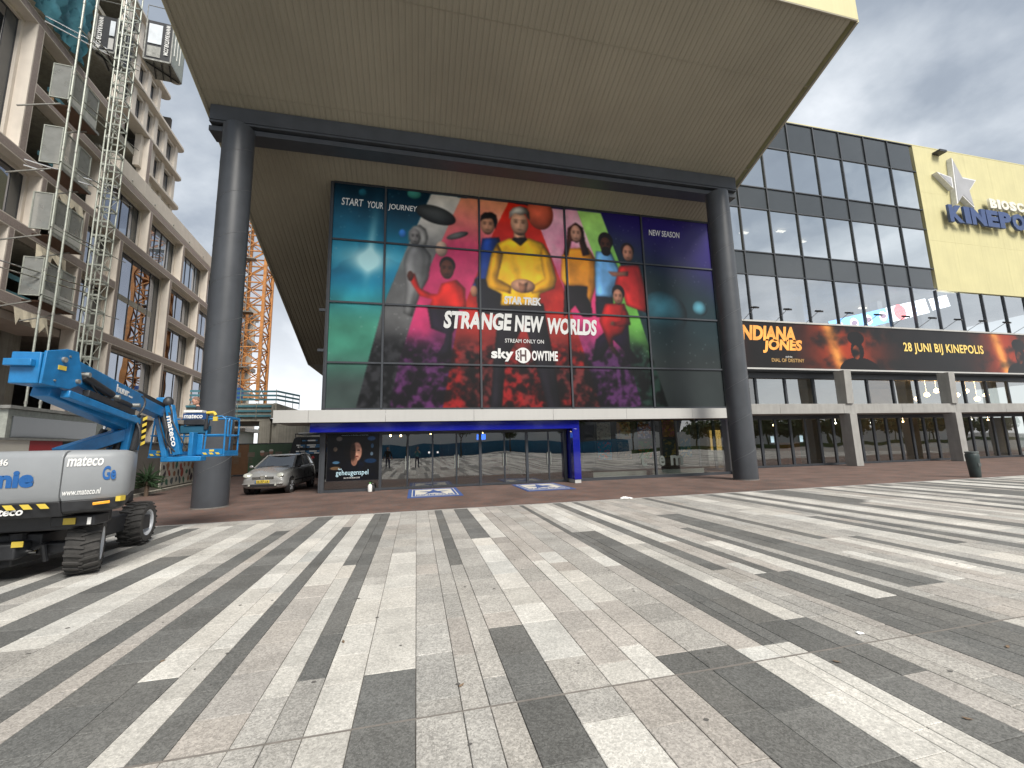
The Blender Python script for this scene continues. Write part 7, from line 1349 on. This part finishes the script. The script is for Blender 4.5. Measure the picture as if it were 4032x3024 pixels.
for j in range(3):
    for k in range(7): b = MB(); b.box(37 + 4.6 * k, 40.6 + 4.6 * k, -66.05, -65.98, 2 + 4 * j, 4.4 + 4 * j); b.build('window', M['spandrel'], t)
fol = mat('tree_foliage', (.055, .09, .03), .8, 0, .5, 1.5); brk = mat('tree_bark', (.09, .07, .05), .9)
for q, (x, y, h, lbx) in enumerate(((-9, -30, 6.5, 'leftmost round tree'), (-1.5, -31, 7.2, 'tree left of the middle'), (6.5, -30, 6.4, 'middle tree'), (15, -32, 7.0, 'tree right of the middle'), (24, -30, 7.5, 'tree before the right wing'), (36, -31, 7.2, 'rightmost tree'))):
    t = thing('tree', lbx + ' across the square, seen only as a reflection', 'tree', (x, y, 0), group='trees across the square'); r = random.Random(q + 60); b = MB(); b.tube((x, y, 0), (x + .1, y, h * .45), .16, 8, .10); b.build('trunk', brk, t)
    b = MB()
    for k in range(6): an = k * 1.05; b.tube((x + .1, y, h * .42), (x + 1.3 * math.cos(an), y + 1.3 * math.sin(an), h * .72), .06, 5, .03)
    b.build('limbs', brk, t); b = MB(); cl = [(x + r.gauss(0, 1.1), y + r.gauss(0, 1.1), h * .72 + r.gauss(0, .8), r.uniform(.6, 1.1)) for _ in range(14)]
    for k in range(2600):
        cx, cy, cz, cr_ = r.choice(cl); d_ = Vector((r.gauss(0, 1), r.gauss(0, 1), r.gauss(0, 1))).normalized() * cr_ * r.uniform(.6, 1.05); p = Vector((cx, cy, cz)) + d_; a = Vector((r.gauss(0, 1), r.gauss(0, 1), r.gauss(0, 1))).normalized() * .19; c = a.cross(Vector((r.gauss(0, 1), r.gauss(0, 1), r.gauss(0, 1))))  .normalized() * .13; b.add([p - a, p + c, p + a, p - c], [(0, 1, 2, 3)])
    b.build('crown', fol, t, kind='stuff', fixn=False)

r = random.Random(77); b = MB()
for q in range(30):
    x, y, h = 46 + q * 2.7 + r.uniform(-1, 1), -27 + r.uniform(-4, 4), r.uniform(4.6, 7.2); b.tube((x, y, 0), (x, y, h * .5), .16, 6)
    for k in range(420):
        d_ = Vector((r.gauss(0, 1), r.gauss(0, 1), r.gauss(0, 1))).normalized() * r.uniform(.3, 1); p = Vector((x + d_.x * 2.3, y + d_.y * 2, h * .66 + d_.z * h * .34)); a = Vector((r.gauss(0, 1), r.gauss(0, 1), r.gauss(0, 1))).normalized() * .34; c = a.cross(Vector((r.gauss(0, 1), r.gauss(0, 1), r.gauss(0, 1)))).normalized() * .24; b.add([p - a, p + c, p + a, p - c], [(0, 1, 2, 3)])
setp(b.build('tree_belt', fol, None, kind='stuff', fixn=False), 'dark belt of trees across the square, seen only in the right-hand glass', 'trees')
b = MB(); b.box(30, 125, -21, -20.2, 0, .55); setp(b.build('low_hedge', mat('hedge', (.05, .09, .025), .9, 0, .4, 2), None), 'long low clipped hedge across the square, seen only in the right-hand glass', 'hedge')
b = MB(); b.box(40, 130, -46, -36, 0, 3.4); o = b.build('white_shed', mat('shed_white', (.85, .85, .83), .6), None); setp(o, 'long low white shed behind the belt of trees, seen only as a reflection', 'building')
